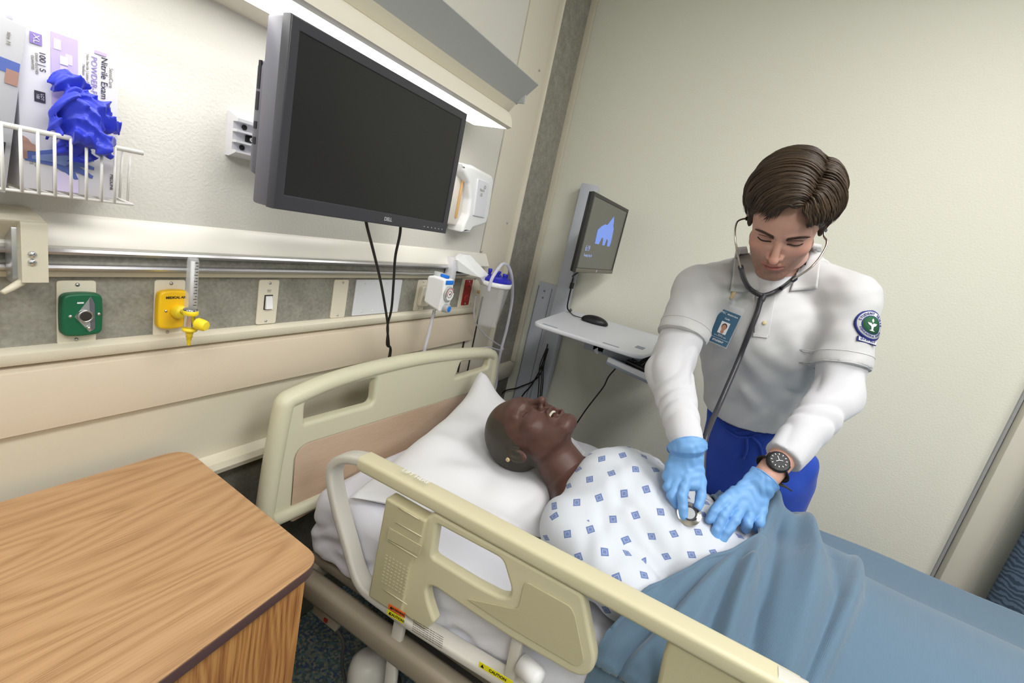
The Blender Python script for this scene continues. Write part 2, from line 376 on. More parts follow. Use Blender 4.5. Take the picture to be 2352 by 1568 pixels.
# sloping ledge above the equipment rail (profile in y,z)
XE = 1.60
prof = [(0.03, 1.285), (0.0, 1.284), (-0.006, 1.279), (-0.028, 1.240), (-0.029, 1.236), (-0.026, 1.231), (0.03, 1.231)]
M['ledge'] = mat('ledge_white', (236, 233, 224), 0.28)
hp('ledge', *extrude_profile(prof, X0, 1.70), M['ledge'], auto=40)
hp('equipment_rail', *extrude_profile([(0.03, 1.231), (-0.030, 1.231), (-0.034, 1.227), (-0.030, 1.222), (-0.012, 1.222), (-0.012, 1.204), (-0.028, 1.204), (-0.031, 1.2), (-0.028, 1.196), (0.03, 1.196)], X0, 1.565), M['alu'], auto=35)
hp('rail_inset', *rbox(((X0 + 1.56) / 2, -0.011, 1.213), (1.56 - X0, 0.006, 0.018), 0), M['lam'], smooth=False)
hp('rail_band', *extrude_profile([(0.03, 1.196), (-0.012, 1.196), (-0.014, 1.19), (-0.010, 1.181), (0.03, 1.181)], X0, 1.68), M['cream2'], auto=40)
hp('outlet_panel', *rbox(((X0 + 1.66) / 2, 0.015, (1.045 + 1.181) / 2), (1.66 - X0, 0.03, 1.181 - 1.045), 0), M['lam'], smooth=False)
# lower bumper: bead, convex board with rounded end, lower panel and lip
hp('bumper_bead', *extrude_profile([(0.03, 1.064), (-0.010, 1.063), (-0.020, 1.057), (-0.022, 1.045), (-0.018, 1.038), (0.03, 1.034)], X0, 1.685), M['cream2'], auto=40)
pr = []
z0, z1 = 0.905, 1.036
for i in range(13):
    t = i / 12; z = z1 + (z0 - z1) * t; pr.append((-0.016 - 0.008 * math.sin(PI * t) ** 0.5 if 0 < t < 1 else 0.0, z))
V, F = extrude_profile(pr + [(0.03, z0), (0.03, z1)], X0, 1.70, nseg=1)
hp('bumper_board', V, F, M['bumper'], auto=50)
hp('lower_panel', *extrude_profile([(0.03, 0.91), (-0.004, 0.908), (-0.004, 0.75), (-0.012, 0.745), (-0.034, 0.742), (-0.040, 0.728), (-0.036, 0.715), (-0.012, 0.70), (0.03, 0.698)], X0, 1.655), M['cream2'], auto=30)
hp('lower_panel', *rbox(((1.66 + 1.74) / 2, 0.012, (0.5 + 0.91) / 2), (0.075, 0.03, 0.41), 0.002), M['cream2'], auto=30)
hp('dark_slot', *rbox((1.742, 0.0, 0.85), (0.006, 0.012, 0.5), 0), M['dark'], smooth=False)
hp('dark_slot', *rbox((1.6575, -0.004, 0.84), (0.005, 0.012, 0.14), 0), M['dark'], smooth=False)
hp('base_panel', *rbox(((X0 + XW) / 2, 0.02, 0.355), (XW - X0, 0.036, 0.70), 0), M['lamd'], smooth=False)
# side column's own bumper end
pr = [(0.03, 0.738), (-0.022, 0.736), (-0.028, 0.728), (-0.028, 0.69), (-0.018, 0.655), (0.0, 0.64), (0.03, 0.638)]
hp('column_bumper', *extrude_profile(pr, 1.80, 2.17), M['cream2'], auto=40)
# small screws on the column
for px, py in ((1239, 162), (1165, 512), (1106, 577), (1091, 640), (1048, 832)):
    p = atY(px, py, -0.004); hp('panel_screw', *lathe([(0.0, 0.003), (0.0035, 0.0025), (0.0045, 0.0)], p, (0, -1, 0), 12), M['screw'])
# right wall trim and corner bead
t1 = struct('trim_1', *rbox((2.175, -1.945, CEIL / 2), (0.05, 0.085, CEIL), 0.004), M['cream'], auto=30)
mesh('groove', *rbox((2.196, -1.897, CEIL / 2), (0.012, 0.008, CEIL), 0), M['lampgrey'], t1, smooth=False)
struct('baseboard_right', *rbox((2.19, -1.0, 0.05), (0.02, 1.8, 0.10), 0.004), M['lamd'], auto=30)
# ceiling troffers
for k, (x, y, w) in enumerate(((0.9, -1.7, 'above the bed side'), (0.1, -2.9, 'behind the camera side'), (-0.9, -1.7, 'at the left of the ceiling'))):
    t = thing('ceiling_light', (x, y, CEIL - 0.05), 'recessed fluorescent troffer with white lens, ' + w, 'light', 'ceiling troffers')
    V, F = plate([[(-.62, -.32), (.62, -.32), (.62, .32), (-.62, .32)], [(-.58, -.28), (-.58, .28), (.58, .28), (.58, -.28)]], 0.03, 0.003, (x, y, CEIL - 0.016), (1, 0, 0), (0, 1, 0))
    mesh('frame', V, F, M['white'], t, smooth=False)
    mesh('diffuser', *rbox((x, y, CEIL - 0.012), (1.15, 0.55, 0.012), 0), M['tlens'], t, smooth=False)
# ================================================================== lamp over the bed
lf = thing('headwall_lamp', (0.25, -0.01, 1.69), 'long cream wall lamp with glowing lens over the bed head', 'lamp')
xl, xr = -1.0, 1.325
arc = [(-0.212 - 0.0 + 0.0, 1.690)] + [(-0.185 - 0.040 * math.cos(a), 1.715 - 0.025 + 0.055 * math.sin(a) * 1.0) for a in np.linspace(0.1, PI / 2, 7)]
mesh('front_cover', *extrude_profile(arc + [(-0.165, 1.745), (-0.165, 1.738), (-0.205, 1.70), (-0.205, 1.692)], xl, xr), M['cream'], lf, auto=40)
mesh('housing', *extrude_profile([(0.0, 1.690), (-0.090, 1.690), (-0.092, 1.697), (-0.205, 1.699), (-0.165, 1.742), (0.0, 1.742)], xl, xr - 0.004), M['cream'], lf, auto=30)
mesh('lens', *rbox(((xl + xr) / 2, -0.15, 1.6925), (xr - xl - 0.01, 0.118, 0.006), 0.001), M['lens'], lf, smooth=False)
mesh('groove', *rbox(((xl + xr) / 2, -0.165, 1.746), (xr - xl - 0.004, 0.03, 0.004), 0), M['dark'], lf, smooth=False)
mesh('end_cap', *rbox((xr + 0.002, -0.10, 1.716), (0.006, 0.2, 0.05), 0.002), M['cream'], lf, auto=30)
up = thing('uplight_trough', (0.3, -0.01, 1.75), 'grey sloping uplight cover mounted above the cream bed lamp', 'lamp')
mesh('trough_back', *extrude_profile([(0.0, 1.748), (-0.185, 1.748), (-0.203, 1.772), (-0.198, 1.774), (-0.15, 1.775), (0.0, 1.775)], xl, 1.358), M['cream2'], up, auto=30)
mesh('cover', *extrude_profile([(-0.20, 1.772), (-0.262, 1.832), (-0.258, 1.836), (-0.188, 1.776)], xl, 1.368), M['lampgrey'], up, auto=30)
mesh('end_cap', *rbox((1.362, -0.20, 1.79), (0.006, 0.06, 0.03), 0.002), M['lampgrey'], up, auto=30)
kp = atY(1190, 246, -0.06)
mesh('end_knob', *lathe([(0, 0.02), (0.012, 0.018), (0.016, 0.008), (0.016, -0.05)], (1.37, -0.12, 1.772), (1, 0, 0), 20), M['cream'], up)
# ================================================================== big monitor on its wall arm
M['bezel'] = mat('monitor_bezel', (58, 58, 64), 0.38, bump=0.05, bscale=600)
M['bezside'] = mat('monitor_side', (98, 98, 106), 0.42)
M['screen'] = mat('monitor_screen', (38, 38, 38), 0.32, spec=0.35)
mo = thing('wall_monitor', (0.82, -0.16, 1.36), 'large switched-off black monitor on a wall arm under the lamp', 'monitor')
A = atY(666, 42, -0.23); B = atY(1071, 251, -0.225); Cc = atY(1029, 538, -0.225); Dd = atY(631, 478, -0.23)
U = nrm(np.array([1, 0.01, 0.0])); Wm = nrm(np.array([0.0, -0.004, 1.0])); ctr = (A + B + Cc + Dd) / 4
wM = (np.linalg.norm(B - A) + np.linalg.norm(Cc - Dd)) / 2; hM = (np.linalg.norm(A - Dd) + np.linalg.norm(B - Cc)) / 2
fr = frame_R(U, Wm); Nb = -fr[:, 2] * -1   # fr z = U x W (points to -y)
Nf = fr[:, 2]
hw, hh, bz = wM / 2, hM / 2, 0.019
V, F = plate([[(-hw, -hh), (hw, -hh), (hw, hh), (-hw, hh)], [(-hw + bz, -hh + bz + 0.008), (-hw + bz, hh - bz), (hw - bz, hh - bz), (hw - bz, -hh + bz + 0.008)]], 0.022, 0.0025, ctr - Nf * 0.011, U, fr[:, 1])
mesh('bezel', V, F, M['bezel'], mo, auto=35)
mesh('housing', *rbox(ctr - Nf * 0.040, (wM - 0.002, hM - 0.002, 0.042), 0.005, fr), M['bezside'], mo, auto=35)
mesh('screen', *rbox(ctr - Nf * 0.0065 + fr[:, 1] * 0.004, (wM - 2 * bz, hM - 2 * bz - 0.008, 0.008), 0, fr), M['screen'], mo, smooth=False)
bp_ = ctr - Nf * 0.072
mesh('back_bulge', *rbox(bp_ + fr[:, 1] * -0.01 - fr[:, 0] * 0.0, (wM * 0.985, hM * 0.62, 0.03), 0.012, fr), M['bezside'], mo, auto=35)
M['port'] = mat('port_black', (22, 22, 28), 0.5)
for dz, hz in ((0.06, 0.045), (0.018, 0.03), (-0.022, 0.012), (-0.048, 0.012)):
    mesh('port', *rbox(bp_ - fr[:, 0] * (wM * 0.4925) + fr[:, 1] * (dz), (0.002, hz, 0.007), 0.0, fr), M['port'], mo, smooth=False)
M['logo'] = mat('silver_print', (200, 200, 204), 0.35, 0.5)
text('logo', 'DELL', 0.0115, ctr + fr[:, 1] * (-hh + 0.013) + U * 0.028 + Nf * 0.0005, U, fr[:, 1], M['logo'], mo, bold=0.0004)
for i in range(6): mesh('button_mark', *rbox(ctr + fr[:, 1] * (-hh + 0.010) + U * (hw - 0.10 + i * 0.0155) + Nf * 0.0003, (0.0035, 0.0022, 0.0012), 0, fr), M['logo'], mo, smooth=False)
# arm and wall plate
ma = thing('monitor_mount', (0.66, -0.005, 1.43), 'white aluminium wall channel with arm holding the large monitor', 'bracket')
xa, xb = 0.613, 0.72
V, F = extrude_profile([(0.0, 1.431), (-0.012, 1.431), (-0.034, 1.440), (-0.034, 1.444), (-0.02, 1.4445), (-0.02, 1.458), (-0.034, 1.459), (-0.034, 1.463), (-0.02, 1.4635), (-0.02, 1.478), (-0.034, 1.479), (-0.034, 1.483), (-0.02, 1.484), (-0.02, 1.497), (-0.034, 1.498), (-0.034, 1.504), (-0.006, 1.515), (0.0, 1.515)], xa, xb)
M['channel'] = mat('channel_white', (226, 226, 232), 0.35, 0.2)
mesh('channel', V, F, M['channel'], ma, auto=25)
mesh('slot_bar', *rbox((0.668, -0.0215, 1.4710), (0.058, 0.006, 0.013), 0.001), M['port'], ma, auto=30)
for x, z in ((0.635, 1.4905), (0.633, 1.4515)): mesh('hole', *lathe([(0, 0.003), (0.005, 0.003), (0.005, 0)], (x, -0.02, z), (0, -1, 0), 16), M['port'], ma)
for x, z in ((0.65, 1.471), (0.69, 1.4905), (0.688, 1.4515)): mesh('bolt', *lathe([(0, 0.0075), (0.0035, 0.007), (0.005, 0.004), (0.005, 0)], (x, -0.02, z), (0, -1, 0), 12), M['screw'], ma)
mesh('arm', *rbox((0.75, -0.075, 1.47), (0.05, 0.12, 0.05), 0.004), M['channel'], ma, auto=30)
mesh('head_plate', *rbox((0.80, -0.126, 1.49), (0.12, 0.012, 0.12), 0.003), M['channel'], ma, auto=30)
# cables from the monitor
def cable(name, pts, r, m, label, cat='cable', n=8, group=None, parent=None):
    V, F = tube(smooth_path(pts, 8), r, n)
    o = mesh(name, V, F, m, parent)
    if parent is None: tag(o, label, cat, group)
    return o
c1 = [atY(835, 470, -0.20), atY(842, 515, -0.20), atY(856, 570, -0.18), atY(873, 640, -0.15), atY(884, 700, -0.12), atY(891, 752, -0.10), atY(889, 790, -0.09), atY(893, 830, -0.085), V3(1.02, -0.09, 0.6), V3(1.03, -0.07, 0.3)]
c2 = [atY(920, 490, -0.20), atY(919, 535, -0.20), atY(908, 590, -0.17), atY(904, 650, -0.14), atY(899, 710, -0.12), atY(890, 750, -0.104), atY(893, 790, -0.098), atY(891, 830, -0.09), V3(1.025, -0.10, 0.6), V3(1.04, -0.09, 0.3)]
cable('cable', c1, 0.0035, M['blackcab'], 'black monitor cable hanging down, left one of the pair crossing behind the headboard', group='monitor cables')
cable('cable', c2, 0.0035, M['blackcab'], 'black monitor cable hanging down, right one of the pair crossing behind the headboard', group='monitor cables')
# ================================================================== wall plates and outlets
XU = (1, 0, 0); ZU = (0, 0, 1)
M['plate'] = mat('plate_cream', (226, 219, 200), 0.4)
M['green'] = mat('outlet_green', (24, 98, 66), 0.4, bump=0.05, bscale=300)
M['yel'] = mat('outlet_yellow', (244, 196, 28), 0.4)
M['yel2'] = mat('knob_yellow', (250, 222, 50), 0.4)
M['chrome'] = mat('chrome', (215, 215, 218), 0.12, 1.0)
M['ink'] = mat('ink_dark', (52, 44, 30), 0.6)
M['inkg'] = mat('ink_grey', (150, 146, 135), 0.6)
M['blue'] = mat('plastic_blue', (20, 120, 225), 0.4)
M['red'] = mat('plastic_red', (150, 34, 30), 0.4)
M['redink'] = mat('ink_red', (215, 40, 50), 0.5)
M['wplate'] = mat('plate_white', (222, 224, 230), 0.45)
def wplate(parent, x0, x1, z0, z1, m, y=0.0, d=0.004, r=0.006, name='plate'):
    V, F = plate([rnd([(x0, z0), (x1, z0), (x1, z1), (x0, z1)], r)], d, 0.001, (0, y - d / 2, 0), XU, ZU)
    return mesh(name, V, F, m, parent, auto=35)
def wscrew(parent, x, z, y=-0.004, r=0.0035, m=None): return mesh('screw', *lathe([(0, 0.0022), (r * 0.7, 0.002), (r, 0)], (x, y, z), (0, -1, 0), 12), m or M['screw'], parent)
# oxygen outlet (green)
g = thing('oxygen_outlet', (0.376, 0, 1.06), 'green square gas outlet with a keyed opening on cream plate', 'outlet')
wplate(g, 0.350, 0.403, 1.060, 1.173, M['plate'])
wscrew(g, 0.377, 1.166); wscrew(g, 0.375, 1.068)
kz = 1.117
out = rnd([(0.3505, 1.081), (0.376, 1.0785), (0.405, 1.081), (0.4065, 1.118), (0.405, 1.153), (0.377, 1.1555), (0.3515, 1.153), (0.3495, 1.118)], [0.01, 0.03, 0.01, 0.02, 0.01, 0.03, 0.01, 0.02])
hole = [(0.366, 1.115), (0.388, 1.150), (0.393, 1.137), (0.3935, 1.092), (0.386, 1.0865)]
V, F = plate([out], 0.018, 0.004, (0, -0.013, 0), XU, ZU); mesh('cover', V, F, M['green'], g, auto=35)
V, F = plate([hole], 0.001, 0.0, (0, -0.0224, 0), XU, ZU); mesh('steel_insert', V, F, M['alu'], g, smooth=False)
V, F = plate([[(0.386, 1.144), (0.388, 1.150), (0.393, 1.137), (0.3935, 1.092), (0.388, 1.09)]], 0.001, 0.0, (0, -0.0232, 0), XU, ZU); mesh('steel_edge', V, F, M['bezside'], g, smooth=False)
mesh('socket', *lathe([(0.011, 0.0), (0.011, 0.005), (0.0085, 0.0055), (0.008, 0.001), (0, 0.001)], (0.3795, -0.0225, 1.116), (0, -1, 0), 24), M['screw'], g)
mesh('socket_core', *lathe([(0, 0.002), (0.0078, 0.0015)], (0.3795, -0.0262, 1.116), (0, -1, 0), 20), M['dark'], g)
mesh('socket_pin', *lathe([(0.0, 0.006), (0.003, 0.005), (0.003, 0)], (0.384, -0.0225, 1.095), (0, -1, 0), 12), M['screw'], g)
wscrew(g, 0.3605, 1.116, -0.022, 0.003); wscrew(g, 0.3995, 1.1175, -0.022, 0.003)
mesh('label_mark', *rbox((0.374, -0.0222, 1.139), (0.009, 0.0006, 0.0025), 0), M['white'], g, smooth=False)
# medical air outlet (yellow)
g = thing('medical_air_outlet', (0.523, 0, 1.06), 'yellow square medical air outlet on cream plate behind the flowmeter', 'outlet')
wplate(g, 0.494, 0.549, 1.060, 1.174, M['plate']); wscrew(g, 0.5225, 1.167); wscrew(g, 0.519, 1.067)
out = rnd([(0.4945, 1.080), (0.52, 1.077), (0.548, 1.080), (0.550, 1.117), (0.549, 1.155), (0.52, 1.1575), (0.495, 1.154), (0.493, 1.117)], [0.01, 0.03, 0.01, 0.02, 0.01, 0.03, 0.01, 0.02])
V, F = plate([out], 0.016, 0.004, (0, -0.012, 0), XU, ZU); mesh('cover', V, F, M['yel'], g, auto=35)
text('print', 'MEDICAL AIR', 0.0062, (0.524, -0.0203, 1.1425), XU, ZU, M['ink'], g, bold=0.00025)
wscrew(g, 0.5065, 1.116, -0.020, 0.0028)
# flowmeter plugged in the yellow outlet
fm = thing('flowmeter', (0.54, -0.085, 1.05), 'clear tube air flowmeter with yellow knob plugged into the yellow outlet', 'flowmeter')
fp = lambda px, py, y=-0.085: atY(px, py, y)
o0 = V3(0.527, -0.02, 1.113); ax = fp(437, 716, -0.075)
mesh('collar', *lathe([(0.0, 0.026), (0.009, 0.026), (0.0125, 0.022), (0.0135, 0.006), (0.012, 0.0)], o0, ax - o0, 24), M['yel2'], fm)
mesh('stem', *tube([o0 + (ax - o0) * 0.4, o0 + (ax - o0) * 0.55, ax], [0.006, 0.0045, 0.0045], 14), M['chrome'], fm)
bt = fp(449, 596); bb = fp(437, 715); dz = nrm(bt - bb) * 0 + V3(0, 0, 1); cx = (bt + bb) / 2; tx, ty = float(fp(437, 728)[0]), -0.085
zb, zt = float(fp(437, 712)[2]), float(fp(449, 592)[2])
M['clear'] = mat('clear_plastic', (236, 238, 242), 0.1, alpha=0.3, spec=0.6)
M['tubeclear'] = mat('clear_tubing', (222, 222, 236), 0.2, alpha=0.6)
mesh('tube_body', *lathe([(0.0, zt - zb), (0.008, zt - zb), (0.0095, zt - zb - 0.006), (0.0105, 0.0), (0.0, 0.0)], (tx, ty, zb), (0, 0, 1), 28), M['clear'], fm)
mesh('inner_tube', *lathe([(0.0, zt - zb - 0.008), (0.0035, zt - zb - 0.008), (0.003, 0.0), (0.0, 0.0)], (tx, ty, zb + 0.001), (0, 0, 1), 16), M['white'], fm)
for i in range(15):
    a = math.radians(-90); z = zb + 0.012 + i * 0.0058
    mesh('scale_mark', *rbox((tx + 0.001 + (i % 2) * 0.0012, ty - 0.0102, z), (0.006 if i % 2 == 0 else 0.0035, 0.0006, 0.0012), 0), M['ink'], fm, smooth=False)
mesh('valve_body', *lathe([(0.0115, 0), (0.0125, -0.002), (0.0125, -0.012), (0.0105, -0.013), (0.0105, -0.033), (0.009, -0.036), (0.0, -0.036)], (tx, ty, zb + 0.002), (0, 0, 1), 28), M['chrome'], fm)
mesh('yellow_ring', *lathe([(0.0122, 0.0), (0.0133, -0.001), (0.0133, -0.008), (0.0122, -0.009)], (tx, ty, zb - 0.0), (0, 0, 1), 28), M['yel2'], fm)
kd = nrm(V3(0.35, -1, -0.05))
kp = V3(tx, ty, zb - 0.022) + kd * 0.012
mesh('knob', *lathe([(0, 0.024), (0.0085, 0.023), (0.0105, 0.020), (0.0112, 0.012), (0.0112, 0.004), (0.007, 0.0), (0.004, -0.004)], kp, kd, 10), M['yel2'], fm, auto=40)
mesh('nozzle', *lathe([(0.0065, 0.0), (0.013, -0.003), (0.0125, -0.007), (0.007, -0.0085), (0.0065, -0.014), (0.0055, -0.015), (0.0058, -0.02), (0.0042, -0.0205), (0.0045, -0.027), (0.0032, -0.028), (0.0034, -0.035), (0.002, -0.037), (0.0, -0.037)], (tx, ty, zb - 0.034), (0, 0, 1), 18), M['yel2'], fm)
# switch plate
g = thing('light_switch', (0.735, 0, 1.065), 'cream switch plate with white rocker, beside the yellow outlet', 'switch')
wplate(g, 0.7095, 0.7615, 1.065, 1.174, M['plate']); wscrew(g, 0.7365, 1.166); wscrew(g, 0.734, 1.073)
mesh('recess', *rbox((0.7355, -0.0045, 1.1195), (0.021, 0.002, 0.036), 0), M['dark'], g, smooth=False)
V, F = hexa([(0.7275, -0.004, 1.1035), (0.7445, -0.004, 1.1035), (0.7445, -0.004, 1.1355), (0.7275, -0.004, 1.1355), (0.7275, -0.012, 1.1045), (0.7445, -0.012, 1.1045), (0.7445, -0.0065, 1.1345), (0.7275, -0.0065, 1.1345)])
mesh('rocker', V, F, M['white'], g, smooth=False)
text('print', 'NIGHT\nLIGHT', 0.0035, (0.736, -0.0043, 1.147), XU, ZU, M['inkg'], g)
# blank plate, white plate
g = thing('blank_plate', (0.956, 0, 1.064), 'narrow blank cream cover plate between switch and white plate', 'cover plate')
wplate(g, 0.930, 0.9815, 1.064, 1.174, M['plate']); wscrew(g, 0.960, 1.1665); wscrew(g, 0.9545, 1.072)
g = thing('outlet_cover', (1.11, 0, 1.065), 'wide white cover plate behind the hanging monitor cables', 'cover plate')
wplate(g, 1.010, 1.2085, 1.0655, 1.174, M['wplate'], r=0.003)
for x in (1.045, 1.09, 1.135, 1.17):
    for z in (1.163, 1.077): wscrew(g, x, z, r=0.0028, m=M['wplate'])
# vacuum outlet with suction regulator
g = thing('vacuum_outlet', (1.315, 0, 1.064), 'cream vacuum outlet plate behind the suction regulator', 'outlet')
wplate(g, 1.290, 1.343, 1.064, 1.174, M['plate']); wscrew(g, 1.318, 1.167); wscrew(g, 1.314, 1.071)
out = rnd([(1.300, 1.082), (1.350, 1.082), (1.352, 1.155), (1.302, 1.155)], 0.012)
V, F = plate([out], 0.018, 0.004, (0, -0.012, 0), XU, ZU); mesh('cover', V, F, M['cream2'], g, auto=35)
mesh('socket', *lathe([(0.0, 0.004), (0.010, 0.004), (0.012, 0.0)], (1.328, -0.021, 1.118), (0, -1, 0), 24), M['screw'], g)
rg = thing('suction_regulator', (1.20, -0.10, 1.09), 'white suction regulator with round gauge and blue knob', 'regulator')
mesh('adapter', *tube([V3(1.328, -0.022, 1.118), V3(1.31, -0.045, 1.122), V3(1.288, -0.07, 1.125)], [0.009, 0.011, 0.008], 16), M['white'], rg)
# body: box whose gauge face looks towards the camera side
bc = (atY(985, 640, -0.115) + atY(1047, 712, -0.135)) / 2
fx = nrm(V3(0.80, -0.60, 0)); U_ = nrm(V3(1.0, 0.0, 0.0))
P1 = atY(988, 632, -0.09); P2 = atY(982, 704, -0.09); P3 = atY(1020, 722, -0.155); P4 = atY(1022, 640, -0.155)
Wd = V3(0.075, 0, 0)
regw = 0.055
zt_, zb_ = 1.212, 1.108
rf = frame_R((1, 0, 0), (0, 0, 1))
prof = rnd([(-0.078, zb_ + 0.012), (-0.078, zt_ - 0.006), (-0.100, zt_ + 0.0), (-0.146, zt_ - 0.002), (-0.151, zt_ - 0.05), (-0.146, zb_ - 0.006), (-0.115, zb_ + 0.002)], 0.008)
xr0 = float(atY(1000, 680, -0.165)[0]) ; 
V, F = plate([prof], regw, 0.007, (1.236 + regw / 2, 0, 0), (0, 1, 0), (0, 0, 1)); mesh('body', V, F, M['white'], rg, auto=40)
yf = -0.1512
gc = V3(1.2645, yf + 0.002, 1.163)
M['gaugeface'] = mat('gauge_face', (240, 240, 240), 0.3)
mesh('gauge', *lathe([(0, 0.006), (0.0235, 0.006), (0.026, 0.004), (0.026, 0)], gc, (0, -1, 0), 36), M['lampgrey'], rg, auto=30)
mesh('gauge_face', *lathe([(0, 0.0068), (0.023, 0.0066)], gc, (0, -1, 0), 36), M['gaugeface'], rg, smooth=False)
for r0, mm, a0, a1 in ((0.018, M['redink'], 0.2, 3.6), (0.0115, M['ink'], 0, 6.28), (0.0212, M['ink'], 0.2, 5.0)):
    pts = [gc + V3(r0 * math.cos(a), -0.0072, r0 * math.sin(a)) for a in np.linspace(a0, a1, 30)]
    mesh('gauge_ring', *tube(pts, 0.0008, 4), mm, rg)
mesh('gauge_needle', *rbox(gc + V3(0.003, -0.0076, 0.003), (0.014, 0.0006, 0.0014), 0, ry(-0.8)), M['redink'], rg, smooth=False)
mesh('gauge_hub', *lathe([(0, 0.009), (0.0025, 0.0085), (0.0025, 0.006)], gc, (0, -1, 0), 12), M['ink'], rg)
mesh('blue_label', *rbox((1.2640, yf + 0.003, 1.200), (0.042, 0.004, 0.014), 0.002), M['blue'], rg, auto=30)
mesh('selector_knob', *lathe([(0, 0.016), (0.014, 0.015), (0.015, 0)], (1.262, -0.10, zt_ - 0.004), (0, 0, 1), 20), M['lampgrey'], rg)
mesh('selector_lever', *rbox((1.262, -0.125, zt_ + 0.004), (0.012, 0.035, 0.010), 0.003), M['blue'], rg, auto=30)
kc = V3(1.2630, yf + 0.010, 1.116)
mesh('knob', *lathe([(0, 0.024), (0.0125, 0.023), (0.014, 0.020), (0.0155, 0)], kc, (0, -1, 0), 24), M['lampgrey'], rg, auto=40)
mesh('knob_cap', *lathe([(0, 0.0255), (0.0095, 0.0245), (0.010, 0.021)], kc, (0, -1, 0), 24), M['blue'], rg, auto=40)
th = [atY(998, 712, -0.10), atY(992, 735, -0.10), atY(985, 765, -0.10), atY(977, 795, -0.10), atY(968, 825, -0.10), V3(1.17, -0.1, 0.7), V3(1.17, -0.08, 0.4)]
cable('suction_hose', th, 0.0055, M['tubeclear'], 'clear hose hanging under the white suction regulator', 'hose')
mesh('hose_barb', *lathe([(0.006, 0), (0.004, -0.012), (0.0065, -0.013), (0.004, -0.02), (0.0065, -0.021), (0.004, -0.028)], atY(998, 712, -0.10) + V3(0, 0, 0.006), (0, 0, 1), 14), M['chrome'], rg)
# red emergency outlet, jacks
g = thing('red_outlet', (1.60, 0, 1.065), 'dark red duplex power outlet beside the suction canister', 'outlet')
wplate(g, 1.563, 1.652, 1.062, 1.180, M['plate']); wplate(g, 1.582, 1.634, 1.070, 1.174, M['red'], y=-0.004, r=0.002, name='red_plate')
M['redf'] = mat('red_socket', (170, 48, 42), 0.35)
for z in (1.146, 1.098):
    mesh('socket', *lathe([(0, 0.0035), (0.015, 0.003), (0.0165, 0)], (1.608, -0.008, z), (0, -1, 0), 24), M['redf'], g)
    for dx in (-0.005, 0.005): mesh('slot', *rbox((1.608 + dx, -0.0118, z + 0.003), (0.0018, 0.001, 0.007), 0), M['port'], g, smooth=False)
wscrew(g, 1.608, 1.167, -0.008); wscrew(g, 1.607, 1.077, -0.008)
g = thing('jack_plate', (1.685, 0, 1.07), 'cream jack plate with orange socket behind the suction canister', 'cover plate')
wplate(g, 1.655, 1.73, 1.075, 1.18, M['plate'])
M['orange'] = mat('plastic_orange', (214, 172, 112), 0.4)
mesh('jack', *lathe([(0, 0.008), (0.006, 0.008), (0.007, 0)], (1.695, -0.004, 1.123), (0, -1, 0), 16), M['orange'], g)
# ================================================================== suction canister on its white bracket
br = thing('canister_bracket', (1.45, -0.03, 1.16), 'white angled bracket on the rail holding the suction canister', 'bracket')
yb = -0.03
bpts = [atY(1046, 596, -0.05), atY(1060, 583, -0.05), atY(1075, 584, -0.05), atY(1118, 630, -0.10), atY(1108, 652, -0.10), atY(1098, 636, -0.10), atY(1048, 622, -0.05)]
Vb = []; n_ = len(bpts)
for p in bpts: Vb.append(p + V3(0, 0.010, 0)); 
for p in bpts: Vb.append(p + V3(0, -0.010, 0))
Fb = [list(range(n_)), [n_ + i for i in range(n_)][::-1]] + [[i, i + n_, (i + 1) % n_ + n_, (i + 1) % n_] for i in range(n_)]
mesh('arm', Vb, Fb, M['white'], br, smooth=False)
mesh('rail_clamp', *rbox((1.425, -0.035, 1.215), (0.03, 0.03, 0.10), 0.003), M['channel'], br, auto=30)
yc = -0.125
cx_ = float(atY(1138, 650, yc)[0]); cz_ = float(atY(1138, 655, yc)[2])
RT = 0.062
cn = thing('suction_canister', (cx_, yc, cz_ - 0.17), 'clear suction canister with blue lid hanging beside the grey strip', 'canister')
M['bluelid'] = mat('lid_blue', (38, 44, 178), 0.35)
M['canclear'] = mat('canister_clear', (235, 236, 242), 0.1, alpha=0.13)
zl = cz_
canh = 0.165
mesh('cup', *lathe([(RT * 0.94, 0.0), (RT * 0.92, -0.02), (RT * 0.62, -canh + 0.006), (RT * 0.56, -canh), (0.0, -canh), (0.0, -canh + 0.0025), (RT * 0.55, -canh + 0.003), (RT * 0.60, -canh + 0.009), (RT * 0.89, -0.02), (RT * 0.91, 0)], (cx_, yc, zl), (0, 0, 1), 40), M['canclear'], cn)
for i in range(14):
    t = i / 13; z = -0.03 - t * 0.11; r_ = RT * (0.92 + (0.62 - 0.92) * ((-z - 0.02) / (canh - 0.026))) + 0.0006
    a = math.radians(-62); p = V3(cx_ + r_ * math.cos(a), yc + r_ * math.sin(a), zl + z)
    mesh('scale_mark', *rbox(p, (0.010 if i % 3 == 0 else 0.006, 0.0006, 0.0012), 0, rz(a + PI / 2)), M['inkg'], cn, smooth=False)
mesh('collar', *lathe([(RT * 0.90, 0), (RT * 0.98, -0.001), (RT * 1.02, 0.004), (RT * 1.03, 0.018), (RT * 0.96, 0.019)], (cx_, yc, zl - 0.002), (0, 0, 1), 40), M['white'], cn)
mesh('lid', *lathe([(RT * 0.95, 0.016), (RT * 1.01, 0.018), (RT * 1.01, 0.026), (RT * 0.93, 0.030), (RT * 0.80, 0.031), (RT * 0.78, 0.036), (RT * 0.55, 0.038), (0, 0.038)], (cx_, yc, zl), (0, 0, 1), 40), M['bluelid'], cn, auto=40)
